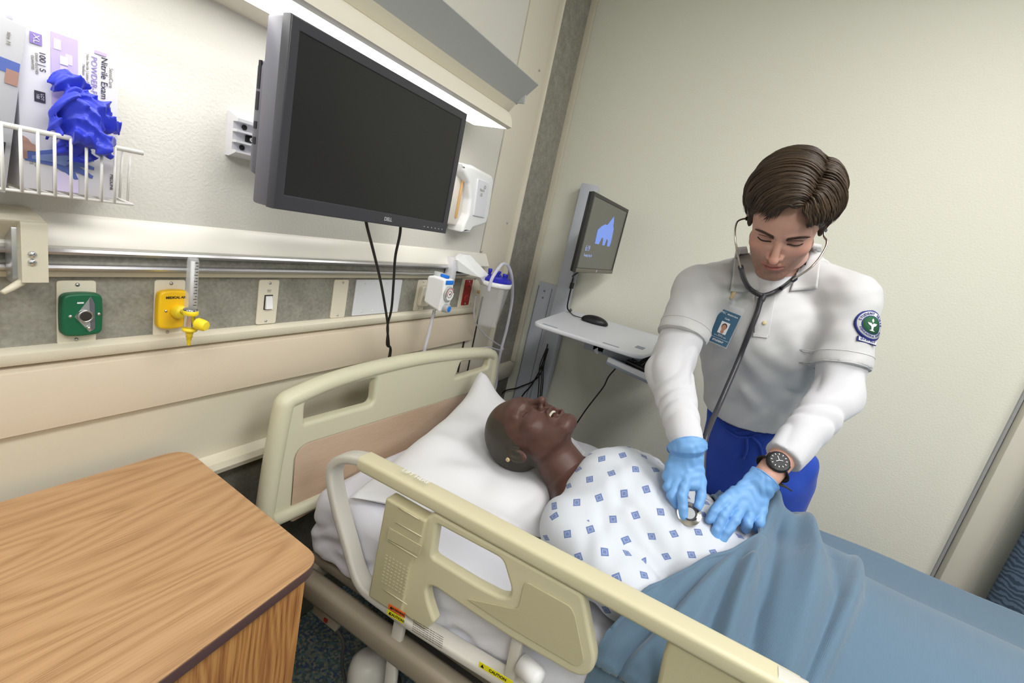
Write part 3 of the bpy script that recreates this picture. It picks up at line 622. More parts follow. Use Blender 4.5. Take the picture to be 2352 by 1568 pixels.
for ang, rr_, h_, rd in ((200, 0.035, 0.030, 0.007), (290, 0.03, 0.018, 0.009), (20, 0.034, 0.020, 0.009), (110, 0.03, 0.026, 0.008), (330, 0.045, 0.014, 0.006), (245, 0.015, 0.012, 0.008)):
    a = math.radians(ang)
    mesh('port', *lathe([(0, h_), (rd * 0.8, h_), (rd, h_ - 0.003), (rd, h_ * 0.5), (rd * 0.75, h_ * 0.45), (rd * 0.8, 0)], (cx_ + rr_ * math.cos(a), yc + rr_ * math.sin(a), zl + 0.034), (0, 0, 1), 16), M['bluelid'], cn, auto=40)
# tubing
sp_ = V3(cx_ + 0.0, yc - 0.045, zl + 0.01)
th = [atY(1122, 668, yc - 0.062), atY(1130, 640, yc - 0.065), atY(1146, 615, yc - 0.06), atY(1156, 606, yc - 0.05), atY(1168, 612, yc - 0.045), atY(1176, 640, yc - 0.05), atY(1176, 690, yc - 0.03), atY(1165, 750, yc - 0.02), atY(1152, 800, yc - 0.01), atY(1142, 850, yc), atY(1135, 900, yc), V3(1.68, -0.13, 0.5), V3(1.66, -0.1, 0.3)]
cable('suction_tubing', th, 0.0062, M['tubeclear'], 'clear tube looping over the blue canister lid and hanging down', 'tube')
th = [atY(1093, 680, -0.055), atY(1089, 715, -0.055), atY(1092, 740, -0.055), atY(1110, 765, -0.06), atY(1135, 785, -0.07), atY(1155, 798, -0.075), atY(1150, 804, -0.08), atY(1120, 797, -0.07), atY(1090, 803, -0.06)]
cable('thin_tubing', th, 0.003, M['tubeclear'], 'thin clear tube curling below the suction canister', 'tube')
# ================================================================== soap dispenser
M['disp2'] = mat('dispenser_inner', (214, 208, 200), 0.4)
dp = thing('soap_dispenser', (1.44, -0.03, 1.36), 'white wall soap dispenser partly hidden by the large monitor', 'dispenser')
Pd = lambda px, py, y=-0.055: tuple(atY(px, py, y)[[0, 2]])
outl = [Pd(1048, 372), Pd(1075, 378), Pd(1120, 402), Pd(1124, 415), Pd(1112, 495), Pd(1106, 512), Pd(1075, 522), Pd(1069, 532), Pd(1050, 531), Pd(1053, 515), Pd(1064, 490), Pd(1069, 455), Pd(1066, 420), Pd(1052, 392)]
V, F = plate([rnd(outl, 0.006)], 0.07, 0.010, (0, -0.042, 0), XU, ZU); mesh('cover', V, F, M['white'], dp, auto=40)
V, F = plate([rnd([Pd(1098, 410, -0.08), Pd(1123, 420, -0.08), Pd(1112, 500, -0.08), Pd(1087, 495, -0.08)], 0.004)], 0.006, 0.002, (0, -0.079, 0), XU, ZU); mesh('front_panel', V, F, M['wplate'], dp, auto=40)
mesh('inner_body', *rbox((1.38, -0.025, 1.455), (0.10, 0.045, 0.16), 0.01), M['disp2'], dp, auto=40)
mesh('bag_edge', *rbox((1.372, -0.052, 1.47), (0.006, 0.008, 0.14), 0.002), M['orange'], dp, auto=40)
tp = atY(1108, 437, -0.084)
text('print', "Mani's", 0.012, tp, XU, ZU, M['inkg'], dp); text('print', 'soap\nlotion', 0.006, tp + V3(0, 0, -0.015), XU, ZU, M['inkg'], dp)
mesh('paw_mark', *lathe([(0.004, 0.0005), (0.006, 0.0006), (0.006, 0)], tp + V3(0.014, 0, 0.012), (0, -1, 0), 16), M['inkg'], dp)
# ================================================================== pole clamp at the left
pc = thing('rail_clamp_bracket', (0.30, -0.03, 1.17), 'cream rail clamp bracket with two bolts at the left edge', 'bracket')
xL, xRt = float(atY(43, 560, -0.06)[0]), float(atY(105, 560, -0.06)[0])
prof = rnd([(-0.052, 1.186), (-0.068, 1.186), (-0.068, 1.277), (-0.052, 1.277)], [0, 0, 0.012, 0])
V, F = extrude_profile(prof, xL, xRt); mesh('front_plate', V, F, M['cream2'], pc, auto=30)
V, F = extrude_profile(rnd([(-0.02, 1.235), (-0.06, 1.27), (-0.066, 1.277), (-0.05, 1.283), (-0.01, 1.289), (0.0, 1.288), (0, 1.2)], 0.004), 0.10, xRt - 0.002); mesh('arm', V, F, M['cream2'], pc, auto=30)
mesh('clamp_body', *rbox(((xL + xRt) / 2 - 0.004, -0.042, 1.223), (xRt - xL + 0.004, 0.024, 0.083), 0.002), M['alu'], pc, auto=30)
for py in (584, 602): mesh('bolt', *lathe([(0, 0.0045), (0.003, 0.0042), (0.0048, 0.0025), (0.0052, 0)], atY(74, py, -0.068), (0, -1, 0), 16), M['chrome'], pc)
a, b = atY(55, 645, -0.055), atY(6, 672, -0.075)
mesh('lever', *tube([a + V3(0.004, 0, 0.004), (a + b) / 2, b], [0.0055, 0.005, 0.0035], 10), M['cream2'], pc)
# ================================================================== wire basket with glove boxes
M['wire'] = mat('white_wire', (232, 230, 226), 0.35)
bk = thing('wire_basket', (0.26, -0.02, 1.315), 'white wire basket on the wall holding glove boxes', 'basket')
bx0, bx1, by, bz0, bz1 = 0.02, 0.40, -0.125, 1.327, 1.405
def wire(pts, r=0.0022, nm='wire'): mesh(nm, *tube(pts, r, 8), M['wire'], bk)
x1b = float(atY(318, 349, -0.125)[0])
zf0 = float(atY(240, 462, by)[2]); zf1 = float(atY(150, 315, by)[2])
wire([V3(bx0, by, zf1), V3(x1b + 0.006, by, zf1)], 0.0035, 'top_rail')
wire([V3(x1b, by - 0.0, zf1), V3(x1b + 0.016, 0.0, zf1)], 0.0025, 'side_rail')
wire([V3(x1b - 0.006, by, zf0), V3(x1b + 0.008, 0.0, zf0)], 0.002, 'side_rail')
wire([V3(bx0, by, zf0), V3(x1b - 0.006, by, zf0)], 0.002, 'bottom_rail')
for px in (5, 48, 87, 125, 162, 197, 232, 262):
    x = float(atY(px, 400, by)[0]); wire([V3(x, by - 0.002, zf1), V3(x, by - 0.002, zf0), V3(x, 0.0, zf0)], 0.002)
for t in (0.25, 0.5, 0.75, 1.0): wire([V3(x1b + 0.014 * t, by * (1 - t), zf1), V3(x1b - 0.002 + 0.012 * t, by * (1 - t), zf0)], 0.0018)
# boxes
M['card'] = mat('card_white', (216, 215, 222), 0.5); M['lilac'] = mat('print_lilac', (196, 180, 226), 0.5); M['lilac2'] = mat('print_lilac_light', (216, 206, 238), 0.5)
M['purple'] = mat('print_purple', (148, 130, 196), 0.5); M['glovep'] = mat('print_glove_blue', (88, 108, 178), 0.5); M['glovep2'] = mat('print_glove_light', (132, 150, 206), 0.5); M['skinp'] = mat('print_skin', (168, 132, 120), 0.5)
M['inkb'] = mat('ink_black', (58, 54, 70), 0.6); M['cardg'] = mat('card_grey', (184, 184, 188), 0.5)
yB = -0.085
gb = thing('glove_box', (0.345, -0.05, 1.33), 'white and lilac glove box standing upright, right one in the wire basket', 'glove box')
q = [atY(62, 52, yB), atY(284, 126, yB), atY(262, 458, yB), atY(28, 428, yB)]
gx0, gx1 = (q[0][0] + q[3][0]) / 2, (q[1][0] + q[2][0]) / 2; gz0, gz1 = (q[2][2] + q[3][2]) / 2, (q[0][2] + q[1][2]) / 2
mesh('carton', *rbox(((gx0 + gx1) / 2, yB / 2 - 0.002, (gz0 + gz1) / 2), (gx1 - gx0, -yB - 0.008, gz1 - gz0), 0.0015), M['card'], gb, auto=30)
YF = yB + 0.0013
def bp(u, v): return V3(gx0 + (gx1 - gx0) * u, YF, gz0 + (gz1 - gz0) * v)
def patch(nm, u0, u1, v0, v1, m, k=1):
    a, b = bp(u0, v0), bp(u1, v1); return mesh(nm, *rbox((a + b) / 2 + V3(0, -0.0004 * k, 0), (abs(b[0] - a[0]), 0.0006, abs(b[2] - a[2])), 0), m, gb, smooth=False)
patch('print_band', 0.30, 0.56, 0.56, 0.995, M['lilac']); patch('print_band', 0.30, 0.56, 0.32, 0.56, M['lilac2'])
patch('print_band', 0.30, 0.56, 0.01, 0.14, M['lilac2'])
for u, v in ((0.47, 0.86), (0.36, 0.93), (0.42, 0.78), (0.50, 0.72)): patch('print_square', u - 0.035, u + 0.035, v - 0.03, v + 0.03, M['lilac2'], 2)
patch('print_square', 0.38, 0.46, 0.82, 0.87, M['card'], 3)
patch('print_mark', 0.11, 0.22, 0.89, 0.955, M['purple']); patch('print_mark', 0.73, 0.86, 0.955, 0.975, M['lilac'])
patch('print_mark', 0.14, 0.24, 0.555, 0.62, M['inkb'])
DN = (0, 0, -1); RT_ = (1, 0, 0)
text('print', 'Nitrile Exam Gloves', 0.0112, bp(0.835, 0.73), DN, RT_, M['inkb'], gb); text('print', 'POWDER-FREE', 0.0100, bp(0.725, 0.775), DN, RT_, M['purple'], gb)
text('print', 'SensiCare', 0.0068, bp(0.91, 0.83), DN, RT_, M['inkg'], gb); text('print', 'Non-Sterile | Latex-Free\nMedium', 0.0045, bp(0.64, 0.83), DN, RT_, M['inkg'], gb)
text('print', 'XL', 0.009, bp(0.165, 0.92) + V3(0, -0.001, 0), DN, RT_, M['card'], gb); text('print', '100 | S', 0.009, bp(0.22, 0.80), DN, RT_, M['inkb'], gb)
text('print', 'EXAM GLOVES\nGUANTES', 0.004, bp(0.15, 0.78), DN, RT_, M['inkg'], gb); text('print', 'MEDLINE', 0.006, bp(0.93, 0.12), DN, RT_, M['inkb'], gb); text('print', 'UP TO\nSIZE', 0.005, bp(0.12, 0.18), DN, RT_, M['inkg'], gb)
text('print', 'LOT\n100', 0.0045, bp(0.19, 0.5875) + V3(0, -0.001, 0), DN, RT_, M['card'], gb)
# printed arm in a blue glove
arm_ = [(0.03, 0.20), (0.24, 0.235), (0.42, 0.27), (0.56, 0.225), (0.72, 0.235), (0.73, 0.215), (0.58, 0.20), (0.73, 0.175), (0.73, 0.155), (0.56, 0.165), (0.72, 0.115), (0.71, 0.095), (0.52, 0.125), (0.56, 0.075), (0.52, 0.07), (0.42, 0.11), (0.30, 0.14), (0.04, 0.15)]
V, F = plate([[tuple(bp(u, v + 0.03)[[0, 2]]) for u, v in arm_]], 0.0006, 0.0, (0, YF - 0.0005, 0), XU, ZU); mesh('print_glove', V, F, M['glovep'], gb, smooth=False)
V, F = plate([[tuple(bp(u, v + 0.03)[[0, 2]]) for u, v in ((0.10, 0.185), (0.40, 0.235), (0.52, 0.20), (0.42, 0.15), (0.3, 0.165), (0.1, 0.165))]], 0.0006, 0.0, (0, YF - 0.0009, 0), XU, ZU); mesh('print_glove', V, F, M['glovep2'], gb, smooth=False)
V, F = plate([[tuple(bp(u, v + 0.03)[[0, 2]]) for u, v in ((0.02, 0.16), (0.02, 0.30), (0.07, 0.285), (0.10, 0.26), (0.17, 0.25), (0.16, 0.215), (0.06, 0.21), (0.06, 0.16))]], 0.0006, 0.0, (0, YF - 0.0012, 0), XU, ZU); mesh('print_hand', V, F, M['skinp'], gb, smooth=False)
gb2 = thing('glove_box', (0.21, -0.05, 1.33), 'grey-white glove box tilted in the basket at the left photo edge', 'glove box')
fr2 = frame_R((1, 0, -0.12), (0.12, 0, 1))
c2_ = (atY(66, 66, -0.09) + atY(6, 440, -0.09)) / 2 - fr2[:, 0] * 0.06
mesh('carton', *rbox(c2_ + V3(0, 0.035, 0), (0.12, 0.215, 0.075), 0.0015, fr2), M['cardg'], gb2, auto=30)
mesh('print_glove', *rbox(c2_ + fr2[:, 0] * 0.035 + fr2[:, 1] * 0.052 + V3(0, -0.0028, 0), (0.046, 0.016, 0.0006), 0, fr2), M['glovep'], gb2, smooth=False)
mesh('print_hand', *rbox(c2_ + fr2[:, 0] * 0.052 + fr2[:, 1] * 0.040 + V3(0, -0.0032, 0), (0.012, 0.018, 0.0006), 0, fr2), M['skinp'], gb2, smooth=False)
mesh('print_mark', *rbox(c2_ + fr2[:, 0] * 0.047 - fr2[:, 1] * 0.050 + V3(0, -0.0028, 0), (0.014, 0.016, 0.0006), 0, fr2), M['inkb'], gb2, smooth=False)
text('print', 'size M', 0.006, c2_ + fr2[:, 0] * 0.045 + fr2[:, 1] * 0.085 + V3(0, -0.0032, 0), -fr2[:, 1], fr2[:, 0], M['inkg'], gb2)
tw = lambda X, Y, Z: smin(ell(X, Y, Z, (0.255, -0.06, 1.545), (0.03, 0.025, 0.02)), ell(X, Y, Z, (0.28, -0.055, 1.537), (0.022, 0.02, 0.012)), 0.01) + 0.002 * np.sin(X * 300 + Z * 200)
V, F = sdf_mesh(tw, (0.2, -0.1, 1.515), (0.32, -0.02, 1.575), 0.003); tag(mesh('paper_tissue', V, F, M['card']), 'crumpled white tissue on top of the tilted glove box', 'tissue')
# crumpled nitrile gloves: folded sheets pulled out of the box
M['nitrile'] = mat('nitrile_purple_blue', (48, 62, 200), 0.35, spec=0.45, sheen=0.1)
gp = lambda px, py, y: atY(px, py, y)
def crump(X, Y, Z):
    D = None
    for (px, py, y, r) in ((150, 190, -0.10, 0.014), (172, 205, -0.105, 0.013), (190, 235, -0.112, 0.016), (175, 260, -0.12, 0.016), (205, 262, -0.12, 0.018), (160, 285, -0.115, 0.015), (190, 300, -0.125, 0.017), (150, 300, -0.112, 0.012), (225, 285, -0.122, 0.015), (240, 285, -0.115, 0.014), (252, 272, -0.112, 0.009), (232, 262, -0.11, 0.011), (215, 320, -0.132, 0.013), (235, 340, -0.138, 0.010), (242, 352, -0.14, 0.007), (150, 335, -0.105, 0.014), (185, 345, -0.105, 0.013), (262, 285, -0.11, 0.006)):
        c = gp(px, py, y); e = ell(X, Y, Z, c, (r * 1.12, r * 0.8, r * 1.2)); D = e if D is None else smin(D, e, 0.011)
    xw = X + 0.010 * np.sin(Z * 70 + 1) + 0.006 * np.sin(Y * 160 + Z * 40); zw = Z + 0.010 * np.sin(X * 85 + 2) + 0.005 * np.sin(Y * 130 + X * 60); w = 0
    for (kx, ky, kz, ph, am) in ((95, 60, 40, 0.3, 0.0026), (-60, 80, 90, 1.7, 0.0028), (150, -90, -110, 2.9, 0.0028), (60, 210, 190, 4.1, 0.0026), (-260, 60, 150, 0.9, 0.0020), (330, 120, -90, 5.0, 0.0014)): w = w + am * (2 * np.abs(np.sin(0.5 * (xw * kx * 1.3 + Y * ky * 1.3 + zw * kz * 1.3 + ph))) - 1)
    return D + w - 0.001
lo = gp(120, 160, -0.09); V, F = sdf_mesh(crump, (0.30, -0.165, 1.355), (0.43, -0.075, 1.535), 0.0016, 1)
tag(mesh('nitrile_glove_bunch', V, F, M['nitrile']), 'crumpled purple-blue nitrile gloves pulled out over the basket rim', 'gloves')
# ================================================================== workstation on the right wall
M['wk'] = mat('station_grey', (196, 200, 212), 0.45, bump=0.03, bscale=400); M['wk2'] = mat('station_tray', (212, 214, 222), 0.4); M['wkd'] = mat('station_dark', (134, 142, 154), 0.5)
ws = thing('wall_workstation', (2.15, -0.15, 0.3), 'pale grey wall track workstation with fold-out tray', 'workstation')
mesh('track', *rbox((2.188, -0.125, 0.74), (0.024, 0.13, 0.88), 0.003), M['wk'], ws, auto=30)
mesh('track_groove', *rbox((2.1755, -0.062, 0.735), (0.003, 0.004, 0.85), 0), M['wkd'], ws, smooth=False)
mesh('track_groove', *rbox((2.1755, -0.135, 0.735), (0.003, 0.003, 0.85), 0), M['wkd'], ws, smooth=False)
mesh('slider', *rbox((2.165, -0.205, 0.95), (0.05, 0.075, 1.44), 0.006), M['wk'], ws, auto=30)
for z in (1.14, 1.105): mesh('screw', *lathe([(0, 0.002), (0.005, 0.0015), (0.005, 0)], (2.176, -0.097, z), (-1, 0, 0), 12), M['wkd'], ws)
mesh('track_end', *rbox((2.13, -0.247, 1.205), (0.03, 0.012, 0.03), 0.003), M['port'], ws, auto=30)
mesh('inner_rail', *rbox((2.135, -0.246, 1.34), (0.018, 0.012, 0.27), 0.002), M['wkd'], ws, auto=30)
# monitor arm
mesh('arm', *rbox((2.06, -0.30, 1.455), (0.14, 0.04, 0.05), 0.006, rz(0.6)), M['wk2'], ws, auto=30)
mesh('arm_head', *rbox((1.90, -0.365, 1.45), (0.12, 0.035, 0.12), 0.004), M['wkd'], ws, auto=30)
mesh('arm', *rbox((1.98, -0.345, 1.45), (0.16, 0.03, 0.045), 0.006), M['wk2'], ws, auto=30)
# tray
TZ = 1.09
out = rnd([(1.60, -0.315), (2.145, -0.255), (2.14, -0.80), (1.60, -0.735)], [0.05, 0.03, 0.05, 0.05], 8)
V, F = plate([[(x, y) for x, y in out]], 0.016, 0.006, (0, 0, TZ - 0.008), (1, 0, 0), (0, 1, 0)); mesh('tray', V, F, M['wk2'], ws, auto=40)
for (x, y, a) in ((1.625, -0.38, 0), (1.625, -0.62, 0)): mesh('tray_recess', *rbox((x, y, TZ + 0.0002), (0.012, 0.06, 0.001), 0), M['wkd'], ws, smooth=False)
mesh('tray_label', *rbox((1.74, -0.70, TZ + 0.0004), (0.05, 0.03, 0.001), 0), M['wkd'], ws, smooth=False)
# bracket and keyboard shelf
V, F = hexa([(2.15, -0.235, 0.975), (2.15, -0.27, 0.975), (1.74, -0.57, 1.03), (1.74, -0.53, 1.03), (2.15, -0.235, TZ - 0.016), (2.15, -0.27, TZ - 0.016), (1.74, -0.57, TZ - 0.016), (1.74, -0.53, TZ - 0.016)])
mesh('support_arm', V, F, M['wk'], ws, smooth=False)
mesh('support_lip', *tube([V3(2.15, -0.25, 0.985), V3(1.74, -0.55, 1.03)], 0.014, 4), M['wk2'], ws, smooth=False)
mesh('shelf_holder', *rbox((1.86, -0.60, 1.045), (0.24, 0.22, 0.05), 0.008, ry(0.0)), M['wkd'], ws, auto=30)
kR = rx(0.12)
mesh('keyboard_shelf', *rbox((1.88, -0.735, 1.0), (0.42, 0.26, 0.02), 0.008, kR), M['wkd'], ws, auto=30)
mesh('shelf_rim', *rbox((1.675, -0.735, 1.012), (0.016, 0.25, 0.02), 0.004, kR), M['wk2'], ws, auto=30)
mesh('shelf_knob', *lathe([(0, 0.02), (0.018, 0.016), (0.02, 0)], (1.80, -0.87, 0.985), (0, -1, 0), 16), M['wkd'], ws)
kbd = thing('keyboard', (1.87, -0.75, 1.02), 'black keyboard on the lower shelf behind the sleeve', 'keyboard')
mesh('case', *rbox((1.88, -0.745, 1.022), (0.36, 0.15, 0.016), 0.004, kR), M['black'], kbd, auto=30)
kb_ = MB()
for i in range(14):
    for j in range(5): kb_.add(*rbox(V3(1.88, -0.745, 1.033) + kR @ V3(-0.165 + i * 0.0255, -0.055 + j * 0.027, 0.0), (0.020, 0.020, 0.006), 0.002, kR, 1))
o = kb_.build('keys', M['port'], kbd, auto=30); o['kind'] = 'stuff'
# mouse
def mouse_f(X, Y, Z):
    d = ell(X, Y, Z, (0, 0, 0), (0.033, 0.06, 0.028)); return smax(d, -(Z + 0.004), 0.004)
V, F = sdf_mesh(mouse_f, (-0.04, -0.07, -0.01), (0.04, 0.07, 0.035), 0.003)
V = V @ rz(0.12).T + V3(1.965, -0.445, TZ + 0.006)
ms = mesh('computer_mouse', V, F, M['black']); tag(ms, 'black computer mouse on the pale grey tray', 'mouse')
# monitor 2
M['bez2'] = mat('small_bezel', (52, 50, 48), 0.45); M['bez2b'] = mat('small_bezel_low', (112, 108, 98), 0.5)
m2 = thing('desk_monitor', (1.87, -0.40, 1.30), 'small monitor with bluish picture on the workstation arm', 'monitor')
YM = -0.415
Q = [atY(1365, 434, YM), atY(1438, 482, YM), atY(1411, 632, YM), atY(1325, 622, YM)]
x0_, x1_ = (Q[0][0] + Q[3][0]) / 2, (Q[1][0] + Q[2][0]) / 2; z1_, z0_ = (Q[0][2] + Q[1][2]) / 2, (Q[2][2] + Q[3][2]) / 2
V, F = plate([[(x0_, z0_), (x1_, z0_), (x1_, z1_), (x0_, z1_)], [(x0_ + 0.013, z0_ + 0.018), (x0_ + 0.013, z1_ - 0.013), (x1_ - 0.013, z1_ - 0.013), (x1_ - 0.013, z0_ + 0.018)]], 0.012, 0.002, (0, YM + 0.006, 0), XU, ZU); mesh('bezel', V, F, M['bez2'], m2, auto=30)
mesh('housing', *rbox(((x0_ + x1_) / 2, YM + 0.016, (z0_ + z1_) / 2), (x1_ - x0_ - 0.002, 0.014, z1_ - z0_ - 0.002), 0.004), M['black'], m2, auto=30)
mesh('lower_bezel', *rbox(((x0_ + x1_) / 2, YM - 0.0006, z0_ + 0.009), (x1_ - x0_ - 0.004, 0.002, 0.014), 0.0005), M['bez2b'], m2, auto=30)
# picture on the screen (procedural)
M['scr2'] = mat('screen_picture', (80, 80, 74), 0.35, emit=((92, 92, 84), 0.35)); M['scrblue'] = mat('screen_blue', (90, 120, 200), 0.35, emit=((120, 150, 230), 0.5)); M['scrlt'] = mat('screen_text', (150, 165, 215), 0.4, emit=((150, 170, 225), 0.4))
mesh('screen', *rbox(((x0_ + x1_) / 2, YM + 0.005, (z0_ + z1_) / 2 + 0.002), (x1_ - x0_ - 0.026, 0.004, z1_ - z0_ - 0.031), 0), M['scr2'], m2, smooth=False)
def sp2(u, v): return (x0_ + (x1_ - x0_) * u, z0_ + (z1_ - z0_) * v)
V, F = plate([[sp2(*p) for p in ((.30, .40), (.29, .58), (.36, .64), (.44, .68), (.50, .68), (.56, .75), (.62, .82), (.66, .74), (.66, .70), (.70, .66), (.72, .52), (.72, .44), (.70, .40), (.64, .40), (.62, .48), (.58, .50), (.56, .40), (.50, .40), (.48, .49), (.44, .50), (.40, .40))]], 0.0008, 0.0, (0, YM + 0.0024, 0), XU, ZU); mesh('screen_picture', V, F, M['scrblue'], m2, smooth=False)
text('print', '6:19', 0.030, (sp2(.16, .32)[0], YM + 0.002, sp2(.16, .32)[1]), XU, ZU, M['scrlt'], m2); text('print', 'Tuesday, May 18', 0.014, (sp2(.20, .23)[0], YM + 0.002, sp2(.2, .23)[1]), XU, ZU, M['scrlt'], m2)
mesh('logo', *lathe([(0, 0.001), (0.006, 0.0008)], (sp2(.5, 0)[0], YM - 0.0012, z0_ + 0.009), (0, -1, 0), 16), M['logo'], m2)
# cables of the workstation
WC = M['blackcab']
cable('cable', [V3(1.80, -0.385, 1.305), V3(1.88, -0.33, 1.27), V3(2.0, -0.29, 1.255), V3(2.02, -0.285, 1.2), V3(2.03, -0.285, 1.12), V3(2.06, -0.29, 1.097), V3(2.13, -0.27, 1.096)], 0.0035, WC, 'black cable dropping from the small monitor to the tray')
cable('mouse_cord', [V3(1.95, -0.39, TZ + 0.01), V3(1.99, -0.34, TZ + 0.004), V3(2.05, -0.30, TZ + 0.004), V3(2.12, -0.28, TZ + 0.004)], 0.002, WC, 'thin black cord of the mouse on the tray', 'cord')
x_ = 2.13
cable('cable', [atX(1258, 790, 2.12), atX(1245, 850, 2.12), atX(1225, 875, 2.13), atX(1190, 890, 2.155), atX(1150, 910, 2.165), V3(2.15, -0.05, 0.3)], 0.0035, WC, 'black cable crossing the wall track low down, upper one')
cable('cable', [atX(1256, 800, 2.11), atX(1240, 850, 2.11), atX(1220, 885, 2.12), atX(1195, 925, 2.12), V3(2.13, -0.19, 0.3)], 0.0035, WC, 'black cable slanting over the wall track beneath the tray')
for i, px in enumerate((1238, 1243, 1247)):
    cable('cable', [atX(1255 + i * 2, 800, 2.06 + i * 0.02), atX(px + 2, 840, 2.06 + i * 0.02), atX(px, 880, 2.06 + i * 0.02), atX(px - 4, 930, 2.06 + i * 0.02), V3(2.06 + i * 0.02, -0.28 - i * 0.012, 0.35)], 0.003, WC, ('leftmost', 'middle', 'rightmost')[i] + ' of the three black cables hanging straight down below the tray', group='hanging cable bundle')
cable('cable', [V3(1.80, -0.64, 1.02), atX(1437, 822, 1.80), atX(1400, 862, 1.85), atX(1385, 890, 1.87), atX(1350, 935, 1.9), atX(1322, 976, 1.93), atX(1300, 1010, 1.95), V3(1.95, -0.35, 0.4)], 0.003, WC, 'black cable sagging from the keyboard shelf behind the mannequin face')
# ================================================================== curtain
M['curtain'] = mat('curtain_damask', (74, 90, 108), 0.8, bump=0.3, bscale=700)
nt = M['curtain'].node_tree; N = nt.nodes; L = nt.links
tc = N.new('ShaderNodeTexCoord'); mp = N.new('ShaderNodeMapping'); mp.inputs['Scale'].default_value = (14, 14, 14); L.new(tc.outputs['UV'], mp.inputs['Vector'])
wv = N.new('ShaderNodeTexVoronoi'); wv.feature = 'DISTANCE_TO_EDGE'; wv.inputs['Scale'].default_value = 1.0; L.new(mp.outputs[0], wv.inputs['Vector'])
w2 = N.new('ShaderNodeTexWave'); w2.wave_type = 'RINGS'; w2.inputs['Scale'].default_value = 1.3; w2.inputs['Distortion'].default_value = 9; w2.inputs['Detail'].default_value = 2; L.new(mp.outputs[0], w2.inputs['Vector'])
rr_ = N.new('ShaderNodeValToRGB'); rr_.color_ramp.elements[0].color = (*s2l((58, 74, 92)), 1); rr_.color_ramp.elements[1].color = (*s2l((92, 110, 130)), 1); rr_.color_ramp.elements[0].position = 0.35; rr_.color_ramp.elements[1].position = 0.6
L.new(w2.outputs['Fac'], rr_.inputs['Fac']); L.new(rr_.outputs['Color'], N['Principled BSDF'].inputs['Base Color'])
V = []; UV = []; ys = np.linspace(-2.0, -3.2, 200); zs = np.linspace(0.10, 2.55, 12)
for z in zs:
    for y in ys:
        s_ = (y + 2.0) / -0.15
        V.append((2.075 - 0.055 * abs(math.sin(s_ * PI / 1.0)) ** 0.6 * (1 + 0.1 * math.sin(s_ * 2.1)), y, z)); UV.append((s_ * 0.3, z))
F = [[j * 200 + i, j * 200 + i + 1, (j + 1) * 200 + i + 1, (j + 1) * 200 + i] for j in range(11) for i in range(199)]
cu = mesh('curtain', V, F, M['curtain'], uv=UV); tag(cu, 'blue-grey patterned curtain hanging at the right photo edge', 'curtain')
md = cu.modifiers.new('t', 'SOLIDIFY'); md.thickness = 0.003
# ================================================================== bedside cabinet
M['oak'] = wood('oak_top', [(150, 112, 76), (178, 140, 100), (190, 152, 112)], 0, (1.1, 7.0, 7.0), 0.36, dist=3.0, ofs=(0.35, 0.1, 0.2))
M['oakf'] = wood('oak_front', [(118, 72, 44), (168, 116, 66), (190, 140, 84)], 2, (10.0, 10.0, 1.6), 0.4, dist=3.6, ofs=(0.9, 0.3, 0.75))
M['edge'] = mat('cabinet_edge', (84, 62, 62), 0.45)
cb = thing('bedside_cabinet', (0.29, -0.25, 0.0), 'oak-look bedside cabinet with dark edge band in the near left corner', 'cabinet')
topq = rnd([(0.547, -0.036), (0.516, -0.498), (0.02, -0.542), (0.03, -0.034)], [0.045, 0.035, 0.03, 0.02], 8)[::-1]
V, F = plate([topq], 0.004, 0.0015, (0, 0, 0.808), (1, 0, 0), (0, 1, 0)); mesh('top', V, F, M['oak'], cb, auto=40)
V, F = plate([topq], 0.021, 0.003, (0, 0, 0.7965), (1, 0, 0), (0, 1, 0)); mesh('edge_band', V, F, M['edge'], cb, auto=40)
V, F = hexa([(0.04, -0.522, 0.02), (0.497, -0.486, 0.02), (0.522, -0.048, 0.02), (0.04, -0.048, 0.02), (0.04, -0.522, 0.786), (0.497, -0.486, 0.786), (0.522, -0.048, 0.786), (0.04, -0.048, 0.786)])
mesh('body', V, F, M['oakf'], cb, smooth=False)
dU = V3(0, -1, 0)   # drawer and door on the side away from the bed
for nm_, zc_, hz_ in (('drawer', 0.685, 0.17), ('door', 0.32, 0.54)):
    d = mesh(nm_, *rbox((0.033, -0.285, zc_), (0.014, 0.45, hz_), 0.002), M['oakf'], cb, auto=30)
    mesh('handle', *tube(smooth_path([V3(0.026, -0.335, zc_), V3(0.006, -0.33, zc_), V3(0.006, -0.24, zc_), V3(0.026, -0.235, zc_)], 4), 0.004, 8), M['chrome'], d)
# ================================================================== hospital bed
M['bedp'] = mat('bed_plastic', (206, 203, 178), 0.36, bump=0.03, bscale=300)
M['rail'] = mat('rail_plastic', (209, 202, 170), 0.38, bump=0.06, bscale=400)
M['raild'] = mat('rail_panel', (192, 184, 150), 0.5, bump=0.1, bscale=500)
M['bedm'] = mat('bed_metal', (208, 205, 196), 0.35, bump=0.03, bscale=200)
M['bedmd'] = mat('bed_metal_dark', (160, 150, 132), 0.35)
M['hbw'] = wood('headboard_wood', [(184, 158, 134), (194, 168, 144), (200, 175, 152)], 0, (0.7, 7.0, 7.0), 0.42, dist=0.8)
M['rubber'] = mat('rubber_grey', (70, 68, 66), 0.7)
bed = thing('hospital_bed', (1.23, -1.2, 0.0), 'cream hospital bed with side rails, head end against the wall', 'bed')
hU = nrm(V3(1.0, -0.035, 0)); hN = nrm(np.cross(hU, (0, 0, 1))); hO = V3(0.69, -0.135, 0)
def hb(px, py):
    r = ray(px, py); t = ((hO - CAM) @ hN) / (r @ hN); p = CAM + r * t - hO; return (float(p @ hU), float(p[2]))
